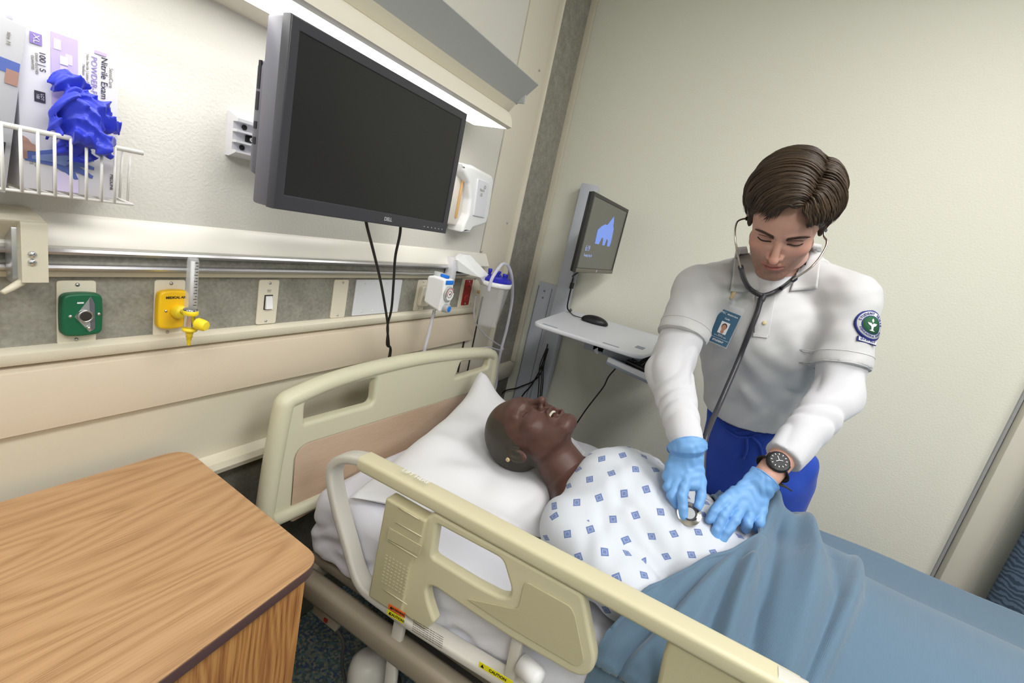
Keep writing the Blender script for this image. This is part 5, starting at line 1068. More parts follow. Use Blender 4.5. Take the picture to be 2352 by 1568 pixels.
# ------------------------------------------------------------------ gown
def gown_f(X, Y, Z):
    d = econe(X, Y, Z, (1.135, -0.845, 0.800), (1.125, -1.18, 0.770), (0.205, 0.120), (0.165, 0.092), (1, 0, 0))
    d = smin(d, ell(X, Y, Z, (1.14, -0.88, 0.845), (0.155, 0.13, 0.078)), 0.05)
    d = smin(d, econe(X, Y, Z, (1.125, -1.18, 0.765), (1.13, -1.32, 0.755), (0.165, 0.085), (0.165, 0.082), (1, 0, 0)), 0.04)
    # near sleeve: puffed, open end towards the hand
    d = smin(d, chain(X, Y, Z, [(0.965, -0.80, 0.785), (0.915, -0.905, 0.765), (0.905, -0.985, 0.750)], [0.078, 0.068, 0.060]), 0.025)
    d = smin(d, chain(X, Y, Z, [(1.31, -0.80, 0.785), (1.36, -0.93, 0.76), (1.365, -1.04, 0.745)], [0.072, 0.066, 0.066]), 0.025)
    # fabric bunching between sleeve and chest
    d = d + 0.007 * np.exp(-((X - 0.995 - 0.05 * np.sin((Y + 0.9) * 6)) / 0.012) ** 2) * (Y < -0.84) * np.clip((-0.84 - Y) * 25, 0, 1)
    w = 0.0035 * np.sin(X * 32 + Y * 46 + 2.2 * np.sin(Y * 21)) * np.sin(Y * 18 - X * 9 + 1) + 0.0016 * np.sin(X * 90 - Y * 60 + 2 * np.sin(Y * 40))
    d = d - w
    # neck opening
    d = smax(d, -(sph(X, Y, Z, (1.13, -0.655, 0.845), 0.105)), 0.006)
    return smax(d, -(Z - 0.688), 0.01)
V, F = sdf_mesh(gown_f, (0.80, -1.55, 0.675), (1.46, -0.67, 0.95), 0.0048, 1)
uvs = np.zeros((len(V), 2)); cx, cz = 1.13, 0.74
th = np.arctan2(V[:, 0] - cx, V[:, 2] - cz); uvs[:, 0] = th * 0.19; uvs[:, 1] = V[:, 1]
th2 = np.arctan2(V[:, 0] - 0.92, V[:, 2] - 0.70); u_n = -0.13 + th2 * 0.11
Fa = np.asarray(F)
the = np.arctan2((V[:, 0] - 1.135) / 0.2, (V[:, 2] - 0.775) / 0.12); uA = np.stack([the * 0.172, V[:, 1]], 1)
ths = np.arctan2(V[:, 0] - 0.935, V[:, 2] - 0.762); uB = np.stack([-0.165 + ths * 0.078, V[:, 1] + 0.012], 1)
nearF = (V[Fa, 0].mean(1) < 0.925); uvloop = np.where(nearF[:, None, None], uB[Fa], uA[Fa]).reshape(-1, 2)
nF = np.cross(V[Fa[:, 2]] - V[Fa[:, 0]], V[Fa[:, 3]] - V[Fa[:, 1]]); nF /= np.linalg.norm(nF, axis=1)[:, None] + 1e-12
vt = V[Fa]; up_m = (np.abs(nF[:, 2]) > 0.60)[:, None, None]; sx_m = (np.abs(nF[:, 0]) > np.abs(nF[:, 1]))[:, None, None]
pass
M['gown'] = mat('gown_cotton', (222, 226, 234), 0.8, bump=0.0, sheen=0.2)
nt = M['gown'].node_tree; N = nt.nodes; L = nt.links; bs = N['Principled BSDF']
tc = N.new('ShaderNodeTexCoord')
def math_(op, a, b=None, c=None):
    n = N.new('ShaderNodeMath'); n.operation = op
    for i, v in enumerate((a, b, c)):
        if v is None: continue
        if isinstance(v, (int, float)): n.inputs[i].default_value = v
        else: L.new(v, n.inputs[i])
    return n.outputs[0]
sx = N.new('ShaderNodeSeparateXYZ'); L.new(tc.outputs['UV'], sx.inputs[0])
# staggered lattice of small turned squares with a hollow centre
def lattice(du, dv, ou, ov, rot=0.5):
    a = math_('SUBTRACT', math_('MULTIPLY', math_('FRACT', math_('ADD', math_('DIVIDE', sx.outputs[0], du), ou)), 1.0), 0.5)
    b = math_('SUBTRACT', math_('FRACT', math_('ADD', math_('DIVIDE', sx.outputs[1], dv), ov)), 0.5)
    a = math_('MULTIPLY', a, du); b = math_('MULTIPLY', b, dv)
    c, s = math.cos(rot), math.sin(rot)
    p = math_('ABSOLUTE', math_('ADD', math_('MULTIPLY', a, c), math_('MULTIPLY', b, s))); q = math_('ABSOLUTE', math_('SUBTRACT', math_('MULTIPLY', b, c), math_('MULTIPLY', a, s)))
    m = math_('MAXIMUM', p, q); out_ = math_('LESS_THAN', m, 0.0078)
    ring = math_('MULTIPLY', math_('GREATER_THAN', m, 0.0034), math_('LESS_THAN', m, 0.0048))
    return math_('SUBTRACT', out_, math_('MULTIPLY', ring, 0.35)), out_
l1, o1 = lattice(0.062, 0.084, 0.0, 0.0); l2, o2 = lattice(0.062, 0.084, 0.52, 0.47, 0.75)
ls = math_('MAXIMUM', l1, l2)
mx = N.new('ShaderNodeMix'); mx.data_type = 'RGBA'; L.new(ls, mx.inputs['Factor']); mx.inputs['A'].default_value = (*s2l((208, 213, 222)), 1); mx.inputs['B'].default_value = (*s2l((104, 124, 174)), 1)
L.new(mx.outputs['Result'], bs.inputs['Base Color'])
chk = N.new('ShaderNodeTexChecker'); chk.inputs['Scale'].default_value = 480; L.new(tc.outputs['UV'], chk.inputs['Vector'])
bp2 = N.new('ShaderNodeBump'); bp2.inputs['Strength'].default_value = 0.35; bp2.inputs['Distance'].default_value = 0.0012; L.new(chk.outputs['Fac'], bp2.inputs['Height']); L.new(bp2.outputs['Normal'], bs.inputs['Normal'])
gw = mesh('gown', V, F.tolist(), M['gown'], mq, uv=uvloop, uvl=True)
GOWN = (V.copy(), F.tolist())
# ================================================================== blanket
M['blanket'] = mat('blanket_blue', (92, 118, 140), 0.85, sheen=0.3)
nt = M['blanket'].node_tree; N = nt.nodes; L = nt.links
tc = N.new('ShaderNodeTexCoord'); mp = N.new('ShaderNodeMapping'); mp.inputs['Rotation'].default_value = (0, 0, 0.25); L.new(tc.outputs['Object'], mp.inputs['Vector'])
wv = N.new('ShaderNodeTexWave'); wv.inputs['Scale'].default_value = 130; wv.inputs['Distortion'].default_value = 0.6; wv.bands_direction = 'Y'; L.new(mp.outputs[0], wv.inputs['Vector'])
bp2 = N.new('ShaderNodeBump'); bp2.inputs['Strength'].default_value = 0.2; bp2.inputs['Distance'].default_value = 0.001; L.new(wv.outputs['Fac'], bp2.inputs['Height']); L.new(bp2.outputs['Normal'], N['Principled BSDF'].inputs['Normal'])
HG = np.full((110, 190), 0.0)
def _hg(V_):
    a = ((V_[:, 0] - 0.6) / 0.012).astype(int); b = ((V_[:, 1] + 2.7) / 0.012).astype(int); ok = (a >= 0) & (a < 110) & (b >= 0) & (b < 190)
    np.maximum.at(HG, (a[ok], b[ok]), V_[ok, 2])
_hg(GOWN[0]); _hg(Vb[Vb[:, 1] < -0.9]); HG = np.maximum(HG, 0.692)
for _ in range(1):
    Hp = np.pad(HG, 1, mode='edge'); HG = np.max([Hp[i:i + 110, j:j + 190] for i in range(3) for j in range(3)], 0)
for _ in range(3):
    Hp = np.pad(HG, 1, mode='edge'); HG = np.mean([Hp[i:i + 110, j:j + 190] for i in range(3) for j in range(3)], 0)
def hem_y(x):
    xs = [0.70, 0.78, 0.84, 0.87, 0.898, 0.934, 1.021, 1.10, 1.20, 1.30, 1.48, 1.70, 1.80]
    ys = [-0.94, -0.950, -0.972, -0.992, -1.012, -1.048, -1.118, -1.165, -1.16, -1.10, -1.045, -1.10, -1.14]
    return np.interp(x, xs, ys)
def poly_dist(X, Y, P):
    best = np.full(X.shape, 9.0); tt = np.zeros(X.shape); sg = np.zeros(X.shape); Ls = np.cumsum([0] + [math.hypot(P[i + 1][0] - P[i][0], P[i + 1][1] - P[i][1]) for i in range(len(P) - 1)])
    for i in range(len(P) - 1):
        ax, ay = P[i]; bx, by_ = P[i + 1]; dx, dy = bx - ax, by_ - ay; L2 = dx * dx + dy * dy
        t = np.clip(((X - ax) * dx + (Y - ay) * dy) / L2, 0, 1); d = np.hypot(X - ax - t * dx, Y - ay - t * dy); s = np.sign((X - ax) * dy - (Y - ay) * dx)
        m_ = d < best; best = np.where(m_, d, best); tt = np.where(m_, (Ls[i] + t * math.sqrt(L2)) / Ls[-1], tt); sg = np.where(m_, s, sg)
    return best, tt, sg
def zxy(*pp, z=0.83): return [tuple(atZ(a, b, z)[:2]) for a, b in pp]
PK = (1.225, -1.205)
RIDG = [  # polyline, height start -> end, width start -> end
    (zxy((1665, 1262), (1560, 1318), (1450, 1372), (1385, 1420)), 0.012, 0.010, 0.014, 0.016),
    (zxy((1745, 1220), (1650, 1290), (1560, 1360), (1440, 1440)), 0.030, 0.012, 0.014, 0.022),
    (zxy((1760, 1195), (1725, 1290), (1692, 1380), (1672, 1500)), 0.035, 0.012, 0.013, 0.016),
    (zxy((1788, 1160), (1822, 1230), (1845, 1330), (1830, 1500)), 0.040, 0.010, 0.018, 0.035),
    (zxy((1735, 1240), (1620, 1380), (1560, 1480), (1520, 1568)), 0.016, 0.010, 0.016, 0.022),
    (zxy((1800, 1160), (1900, 1215), (1952, 1240)), 0.022, 0.010, 0.018, 0.014),
]
VAL = [(zxy((1700, 1260), (1640, 1400), (1600, 1540)), 0.014, 0.010, 0.014, 0.022), (zxy((1765, 1240), (1745, 1370), (1740, 1500)), 0.022, 0.010, 0.014, 0.020), (zxy((1700, 1285), (1580, 1348), (1470, 1412)), 0.026, 0.018, 0.008, 0.010),
       (zxy((1890, 1280), (1905, 1400), (1870, 1520)), 0.006, 0.012, 0.022, 0.018)]
FLAP = zxy((2030, 1100), (1985, 1190), (1974, 1240), (1974, 1300), (1966, 1390), (1930, 1480), (1885, 1580), (1850, 1700))
def blanket_z(X, Y):
    v = (-1.05 - Y)
    hw = 0.235 - 0.02 * np.clip(v, 0, 1); A = np.interp(Y, [-2.2, -2.0, -1.5, -1.2, -1.0, -0.9], [0.14, 0.11, 0.135, 0.155, 0.170, 0.16])
    z = 0.699 + A * np.exp(-(np.abs(X - 1.13) / (hw * 1.12)) ** 3.2)
    far = np.clip((X - 1.35) / 0.3, 0, 1); z = z + 0.012 * far * np.exp(-((Y + 1.5) / 0.35) ** 2)
    for P, a0, a1, w0, w1 in RIDG:
        d, t, s = poly_dist(X, Y, P); w = w0 + (w1 - w0) * t; z = z + (0.15 + 0.85 * np.clip(t / 0.14, 0, 1)) * 1.7 * (a0 + (a1 - a0) * t) * np.exp(-np.abs(d / w) ** 1.5) * np.where((t >= 0.999) , np.exp(-(d / w)), 1)
    for P, a0, a1, w0, w1 in VAL:
        d, t, s = poly_dist(X, Y, P); w = w0 + (w1 - w0) * t; z = z - (0.10 + 0.90 * np.clip(t / 0.16, 0, 1)) * 1.9 * (a0 + (a1 - a0) * t) * np.exp(-(d / w) ** 2)
    hs_ = np.clip((hem_y(X) - Y) / np.where(X < 1.0, 0.05, 0.09), 0, 1); zb_ = 0.699 + A * np.exp(-(np.abs(X - 1.13) / (hw * 1.12)) ** 3.2); z = zb_ + (z - zb_) * (0.12 + 0.88 * hs_)
    z = z + 0.045 * np.exp(-(((X - PK[0]) / 0.055) ** 2 + ((Y - PK[1]) / 0.05) ** 2))
    d, t, s = poly_dist(X, Y, FLAP); inside = np.where(s < 0, 1, -1) * FSG
    tp = np.clip((1.60 - X) / 0.18, 0.0, 1); z = z + tp * (0.028 / (1 + np.exp(-np.clip(inside * d / 0.0035, -40, 40))) + 0.010 * np.exp(-((d - 0.012) / 0.012) ** 2) * (inside > 0))
    z = z + 0.003 * np.sin(X * 14 + Y * 9) * np.sin(Y * 7 - X * 5)
    ix = np.clip(((X - 0.6) / 0.012).astype(int), 0, HG.shape[0] - 1); iy = np.clip(((Y + 2.7) / 0.012).astype(int), 0, HG.shape[1] - 1)
    fx = np.clip((X - 0.6) / 0.012 - 0.5, 0, HG.shape[0] - 2); fy = np.clip((Y + 2.7) / 0.012 - 0.5, 0, HG.shape[1] - 2); i0 = fx.astype(int); j0 = fy.astype(int); fx = fx - i0; fy = fy - j0
    h = HG[i0, j0] * (1 - fx) * (1 - fy) + HG[i0 + 1, j0] * fx * (1 - fy) + HG[i0, j0 + 1] * (1 - fx) * fy + HG[i0 + 1, j0 + 1] * fx * fy
    return -smin(-z, -(h + 0.004), 0.012)
# sign of the flap side: the peak side is inside
FSG = 1
_d, _t, _s = poly_dist(np.array([1.15]), np.array([-1.30]), FLAP); FSG = 1 if (_s[0] < 0) else -1
nu, nv = 430, 400
XL, XRt_ = 0.757, 1.712; zbt = 0.50

dropN = 0.30; totN = dropN; topL = XRt_ - XL; tot = dropN + topL + 0.26
us = np.linspace(0, tot, nu); vs = np.linspace(0, 1, nv) ** 1.25
Vg = np.zeros((nv, nu, 3))
xt = np.clip(XL + (us - dropN), XL, XRt_)
for j, v in enumerate(vs):
    hy = hem_y(xt); hy = np.where(us < dropN, hem_y(XL) + 0.06 * (dropN - us), hy)
    y = hy + (-2.245 - hy) * v
    z = blanket_z(xt, y)
    rr = 0.035
    x = xt.copy()
    # rounded edges of the bed
    ez = np.minimum(xt - XL, XRt_ - xt); z = z - np.where(ez < rr, rr - np.sqrt(np.maximum(rr * rr - (rr - ez) ** 2, 0)), 0) * 0.9
    nd = dropN - us; near = nd > 0
    zt0 = z[np.argmax(~near)] if True else 0
    z = np.where(near, zt0 - nd, z); x = np.where(near, XL - 0.004 + 0.010 * np.sin(y * 42 + 1.5 * np.sin(y * 17)) * np.clip(nd / 0.12, 0, 1) - 0.0 * nd, x)
    fd = us - (dropN + topL); fr_ = fd > 0; zt1 = z[np.where(~fr_)[0][-1]]
    z = np.where(fr_, zt1 - fd, z); x = np.where(fr_, XRt_ + 0.012 + 0.012 * np.sin(y * 30) * np.clip(fd / 0.1, 0, 1), x)
    Vg[j, :, 0] = x; Vg[j, :, 1] = y; Vg[j, :, 2] = z
x_in = Vg[:, :, 0]; m_ = (us < dropN)[None, :] & (Vg[:, :, 2] < 0.70)
Vg[:, :, 0] = np.where(m_, np.maximum(x_in, 0.735 + 0.031), x_in)
F = []
for j in range(nv - 1):
    a = j * nu; F += [[a + i, a + nu + i, a + nu + i + 1, a + i + 1] for i in range(nu - 1)]
bl = mesh('blanket', Vg.reshape(-1, 3), F, M['blanket']); tag(bl, 'slate blue ribbed blanket pulled into folds over the mannequin legs', 'blanket')
md = bl.modifiers.new('thick', 'SOLIDIFY'); md.thickness = 0.004; md.offset = 1
# folded hem roll
hx = np.linspace(0.79, 1.69, 90); hemP = [V3(x, hem_y(x) - 0.004, float(blanket_z(np.array([x]), np.array([hem_y(x) - 0.004]))[0]) + 0.002) for x in hx]
hemP = [p for p in hemP]
mesh('hem', *tube(hemP, 0.0045, 8), M['blanket'], bl)
# ================================================================== student standing behind the bed
from mathutils.bvhtree import BVHTree
def bvh(V, F): return BVHTree.FromPolygons([Vector(v) for v in V], [list(map(int, f)) for f in F])
def cast(tree, px, py):
    d = ray(px, py); d = d / np.linalg.norm(d); h = tree.ray_cast(Vector(CAM), Vector(d))
    return (np.array(h[0]), np.array(h[1])) if h[0] is not None else (None, None)
T_ = atT
M['skin'] = mat('skin', (205, 160, 142), 0.5, bump=0.08, bscale=700, attr='Col', sss=0.12)
M['polo'] = mat('polo_white', (203, 203, 205), 0.85, bump=0.2, bscale=1200, sheen=0.2)
M['tee'] = mat('undershirt_white', (211, 211, 217), 0.85, bump=0.15, bscale=1500, sheen=0.2)
M['scrub'] = mat('scrub_blue', (38, 76, 184), 0.8, bump=0.2, bscale=1200, sheen=0.15)
M['glove'] = mat('glove_blue', (116, 166, 222), 0.42, spec=0.4)
M['hair'] = mat('hair_brown', (70, 56, 42), 0.42, attr='Col', spec=0.4)
M['shoe'] = mat('shoe_white', (225, 225, 225), 0.5)
man = thing('person', (1.88, -1.18, 0.0), 'man in white polo shirt, blue trousers and blue gloves leaning over the bed', 'person')
OM = V3(1.288, -1.016, 1.568)
mf = nrm(V3(-0.768, -0.001, -0.641)); mu = V3(-0.640, 0.046, 0.767); mu = nrm(mu - mf * (mu @ mf)); mr = np.cross(mf, mu)
RM = np.array([mr, mf, mu]).T
def h2w(P): return OM + np.asarray(P, float) @ RM.T
def w2h(P): return (np.asarray(P, float) - OM) @ RM
NB = T_(1801, 600, 1.335)
nbl = w2h(NB)
oh = {'lipw': 0.0235, 'neck': [((0, -0.022, -0.060), tuple(nbl), 0.052, 0.060)], 'nk': 0.018}
Vh, Fh = sdf_mesh(lambda X, Y, Z: head_sdf(X, Y, Z, oh), (-0.10, -0.19, -0.19), (0.10, 0.135, 0.135), 0.0021, 1)
r_, f_, u_ = Vh.T
base = np.array(s2l((206, 160, 144))); col = np.tile(base, (len(Vh), 1))
def blob(c, rad): return np.exp(-(((Vh - np.array(c)) / np.array(rad)) ** 2).sum(1))
col = lerp3(col, np.array(s2l((214, 150, 134))), blob((0.045, 0.06, -0.035), (0.022, 0.03, 0.02)) * 0.6 + blob((-0.045, 0.06, -0.035), (0.022, 0.03, 0.02)) * 0.6 + blob((0, 0.115, -0.04), (0.018, 0.02, 0.014)) * 0.7)
st = 1 / (1 + np.exp((u_ + 0.050 - 0.35 * (np.abs(r_) > 0.03) * (np.abs(r_) - 0.03) - 0.0) / 0.006)) * 1 / (1 + np.exp(-(u_ + 0.135) / 0.006)) * (f_ > -0.005)
st *= 1 - blob((0.038, 0.07, -0.050), (0.014, 0.05, 0.014)) * 0.6; st *= 1 - blob((-0.038, 0.07, -0.050), (0.014, 0.05, 0.014)) * 0.6
rng = np.random.RandomState(5)
col = lerp3(col, np.array(s2l((134, 100, 84))), st * (0.55 + 0.3 * rng.rand(len(Vh))))
lip = np.exp(-((r_ / 0.0225) ** 4 + ((u_ + 0.0722) / 0.0088) ** 4)) * (f_ > 0.078)
col = lerp3(col, np.array(s2l((186, 112, 106))), lip * 0.85)
col = lerp3(col, np.array(s2l((96, 52, 48))), np.exp(-((r_ / 0.023) ** 6 + ((u_ + 0.0727) / 0.0014) ** 2)) * (f_ > 0.075) * 0.8)
for s in (-1, 1): col = lerp3(col, np.array(s2l((150, 104, 96))), blob((s * 0.031, 0.082, -0.001), (0.016, 0.02, 0.006)) * 0.55 + blob((s * 0.019, 0.08, -0.006), (0.006, 0.02, 0.008)) * 0.4); col = lerp3(col, np.array(s2l((82, 58, 46))), np.exp(-(((s * r_ - 0.030) / 0.0195) ** 4 + ((u_ - 0.0110 - 0.002 * np.sin((s * r_ - 0.012) * 60)) / 0.0042) ** 4)) * (f_ > 0.05) * 0.75)
WH = h2w(Vh)
# joints (world)
SHR, SHL = T_(1606, 668, 1.30), T_(1950, 690, 1.22)
ELR, ELL = T_(1537, 850, 1.235), T_(1922, 905, 1.185)
WRR, WRL = T_(1577, 1022, 1.085), T_(1762, 1092, 1.085)
CH = (SHR + SHL) / 2 + V3(0.07, 0.0, -0.12); PV = T_(1742, 1035, 1.66)
# hands: chains shared by skin and gloves
HR = {'palm': (T_(1578, 1040, 1.085), T_(1567, 1108, 1.062)), 'f': [
    ([T_(1578, 1095, 1.060), T_(1566, 1140, 1.036), T_(1569, 1165, 1.028), T_(1570, 1184, 1.024)], [0.0125, 0.011, 0.010, 0.0088]),
    ([T_(1557, 1098, 1.066), T_(1543, 1138, 1.050), T_(1556, 1160, 1.052)], [0.0125, 0.011, 0.0095]),
    ([T_(1546, 1085, 1.074), T_(1534, 1118, 1.064), T_(1545, 1140, 1.072)], [0.0120, 0.0105, 0.009]),
    ([T_(1541, 1070, 1.082), T_(1531, 1095, 1.078), T_(1540, 1118, 1.088)], [0.0110, 0.0095, 0.008]),
    ([T_(1598, 1052, 1.078), T_(1609, 1105, 1.062), T_(1610, 1140, 1.048), T_(1603, 1164, 1.036)], [0.015, 0.0125, 0.011, 0.009])]}
tg = [T_(1624, 1190, 1.035)]
HL = {'palm': (T_(1748, 1108, 1.082), T_(1708, 1160, 1.062)), 'f': [
    ([T_(1690, 1130, 1.075), T_(1660, 1152, 1.058), T_(1640, 1175, 1.050), T_(1630, 1193, 1.046)], [0.015, 0.0125, 0.011, 0.009]),
    ([T_(1682, 1152, 1.060), T_(1660, 1185, 1.040), T_(1647, 1216, 1.032), T_(1637, 1243, 1.030)], [0.0125, 0.0115, 0.0105, 0.0088]),
    ([T_(1702, 1164, 1.058), T_(1687, 1195, 1.036), T_(1669, 1222, 1.028), T_(1655, 1243, 1.028)], [0.0125, 0.0115, 0.0105, 0.0088]),
    ([T_(1725, 1170, 1.060), T_(1716, 1202, 1.044), T_(1713, 1214, 1.062)], [0.0125, 0.0118, 0.010]),
    ([T_(1748, 1168, 1.066), T_(1744, 1200, 1.050), T_(1738, 1214, 1.066)], [0.0120, 0.0112, 0.009])]}
def hand_f(X, Y, Z, H, wr, el, g, sidev):
    a, b = H['palm']
    d = econe(X, Y, Z, a, b, (0.034 + g, 0.016 + g), (0.041 + g, 0.0145 + g), sidev)
    d = smin(d, cone(X, Y, Z, wr, a, 0.026 + g, 0.022 + g), 0.015)
    for P, R_ in H['f']:
        d = smin(d, chain(X, Y, Z, P, [r * 0.92 + g for r in R_], 0.002), 0.0012)
        base_ = a * 0.55 + b * 0.45
    for P, R_ in H['f'][1:] if H is HL else [H['f'][i] for i in (0, 1, 2, 3)]:
        d = smin(d, cone(X, Y, Z, a * 0.6 + b * 0.4 + (P[0] - b) * 0.5, P[0], 0.012 + g, R_[0] + g), 0.006)
    return d
sR = nrm(T_(1610, 1080, 1.06) - T_(1535, 1085, 1.075)); sL = nrm(T_(1765, 1160, 1.066) - T_(1670, 1135, 1.062))
# body: one surface (arms, hands, torso, legs, feet), joined by the neck to the head
FT = [V3(1.90, -1.08, 0.09), V3(1.93, -1.32, 0.09)]
def body_f(X, Y, Z):
    d = econe(X, Y, Z, CH, (CH + PV) / 2 + V3(0.0, 0, 0.02), (0.150, 0.095), (0.125, 0.085), (0.1, -1, 0))
    d = smin(d, econe(X, Y, Z, (CH + PV) / 2, PV, (0.125, 0.085), (0.15, 0.09), (0.1, -1, 0)), 0.05)
    d = smin(d, cone(X, Y, Z, NB, CH, 0.058, 0.09), 0.03)
    for S_, E_, W_ in ((SHR, ELR, WRR), (SHL, ELL, WRL)):
        d = smin(d, cone(X, Y, Z, NB + V3(0.045, 0, -0.03), S_, 0.046, 0.050), 0.03)
        d = smin(d, chain(X, Y, Z, [S_, E_, W_], [0.050, 0.038, 0.0265]), 0.015)
    for s, ft in zip((1, -1), FT):
        hp_ = PV + V3(0.0, s * 0.085, -0.05)
        d = smin(d, chain(X, Y, Z, [hp_, (hp_ + ft) / 2 + V3(-0.02, 0, 0.03), ft], [0.088, 0.058, 0.038]), 0.03)
        d = smin(d, chain(X, Y, Z, [ft, ft + V3(-0.13, 0, -0.05)], [0.038, 0.028]), 0.02)
    return d
lo = (0.96, -1.50, 0.0); hi = (2.08, -0.78, 1.50)
def bodyall(X, Y, Z):
    d = body_f(X, Y, Z); d = smin(d, hand_f(X, Y, Z, HR, WRR, ELR, -0.0035, sR), 0.004); return smin(d, hand_f(X, Y, Z, HL, WRL, ELL, -0.0035, sL), 0.004)
Vb2, Fb2 = sdf_mesh(bodyall, lo, hi, 0.009)
kp = w2h(Vb2)
bc = np.tile(base, (len(Vb2), 1))
mesh('body', np.vstack([WH, Vb2]), Fh.tolist() + (Fb2 + len(WH)).tolist(), M['skin'], man, col=np.vstack([col, bc]))
# left wrist skin at fine resolution comes from the same chain
Vw, Fw = sdf_mesh(lambda X, Y, Z: chain(X, Y, Z, [ELL, WRL, HL['palm'][0]], [0.038, 0.0285, 0.026]), WRL - 0.09, WRL + 0.09, 0.004); mesh('wrist', Vw, Fw, M['skin'], man, col=np.tile(base, (len(Vw), 1)))
# lashes, brows
HT = bvh(Vh, Fh.tolist())
def brow_y(x, z):
    h = HT.ray_cast(Vector((x, 0.2, z)), Vector((0, -1, 0)))
    return h[0][1] + 0.0006 if h[0] is not None else 0.08
mbb = MB()
for s in (-1, 1):
    mb = MB()
    pts = []
    for a in np.linspace(0.1, PI - 0.1, 13):
        x_ = s * (0.031 + 0.0150 * math.cos(a)); z_ = -0.0120 + 0.0035 * math.cos(a) ** 2; pts.append(h2w([x_, brow_y(x_, z_) + 0.0003, z_]))
    mb.add(*tube(pts, [0.0006] + [0.0015] * 11 + [0.0006], 6))
    pts = [h2w([s * (0.031 + 0.0150 * math.cos(a)), brow_y(s * (0.031 + 0.0150 * math.cos(a)), 0.0015 - 0.003 * math.cos(a) ** 2) - 0.0002, 0.0015 - 0.003 * math.cos(a) ** 2]) for a in np.linspace(0.3, PI - 0.3, 11)]
    mb.add(*tube(pts, 0.0005, 5)); mb.build('eyelashes', M['lash'], man)
    for k in range(260):
        t = (k % 65) / 64; x = 0.0125 + 0.038 * t; z = 0.0100 + 0.0045 * math.sin(t * 2.4) - 0.0025 * t ** 3 + random.uniform(-0.0036, 0.0036) * (1.15 - t); y = brow_y(s * x, z)
        p0 = V3(s * x, y, z); p1 = p0 + V3(s * 0.0055, -0.0022, 0.0012)
        mbb.add(*tube([h2w(p0), h2w(p1)], [0.0009, 0.0004], 4))
mbb.build('eyebrows', mat('brow_brown', (70, 50, 38), 0.6), man)['kind'] = 'stuff'
# hair ------------------------------------------------------------
HC = V3(0, -0.016, 0.040); HRd = V3(0.092, 0.113, 0.096)
def hairline(X, Y, Z):   # >0 outside the scalp area
    front = 0.062 + 0.10 * (Z - 0.055)
    return Y - (0.058 - 0.75 * np.clip(0.050 - Z, 0, 0.12) - 0.5 * np.clip(0.0 - Z, 0, 1))
def hair_f(X, Y, Z):
    d = ell(X, Y, Z, HC - V3(0, 0, 0.0), HRd - 0.004)
    d = smin(d, ell(X, Y, Z, (0.02, 0.052, 0.070), (0.070, 0.040, 0.040)), 0.02)
    d = smax(d, hairline(X, Y, Z) * 0.8 - 0.004 * np.sin(X * 70), 0.010)
    d = smax(d, -(Z + 0.045 + 0.5 * (Y + 0.05)), 0.008)
    d = smax(d, -(ell(np.abs(X), Y, Z, (0.085, -0.012, -0.022), (0.02, 0.020, 0.026))), 0.006)
    for s in (-1, 1): d = smin(d, ell(X, Y, Z, (s * 0.0735, 0.012, -0.004), (0.007, 0.009, 0.022)), 0.005)
    return d + 0.0012 * np.sin(Y * 420 + X * 120 + 3 * np.sin(X * 40))
Vr, Fr = sdf_mesh(hair_f, (-0.12, -0.15, -0.09), (0.12, 0.11, 0.16), 0.0028)
hc0 = np.array(s2l((64, 50, 38)))
hm = MB(); hcols = []
hm.add(h2w(Vr), Fr.tolist()); hcols.append(np.tile(hc0 * 0.8, (len(Vr), 1)))
rg_ = random.Random(11)
def lock(pts, r0, c):
    P = smooth_path([h2w(p) for p in pts], 3); n_ = len(P); rad = [r0 * (0.5 + 0.5 * math.sin(PI * min(1, i / (n_ - 1) * 1.6 + 0.25) / 1.0 if i / (n_ - 1) < 0.35 else PI / 2)) * (1 if i < n_ * 0.7 else max(0.12, (n_ - 1 - i) / (n_ * 0.3))) for i in range(n_)]
    v, f = tube(P, rad, 5); hm.add(v, f); hcols.append(np.tile(c, (len(v), 1)))
PART = math.radians(-27)
def hp_pt(phi, y, off): 
    k = math.sqrt(max(0.05, 1 - ((y - HC[1]) / (HRd[1] + 0.004)) ** 2))
    return V3((HRd[0] + off) * k * math.sin(phi), y, HC[2] + (HRd[2] + off) * k * math.cos(phi))
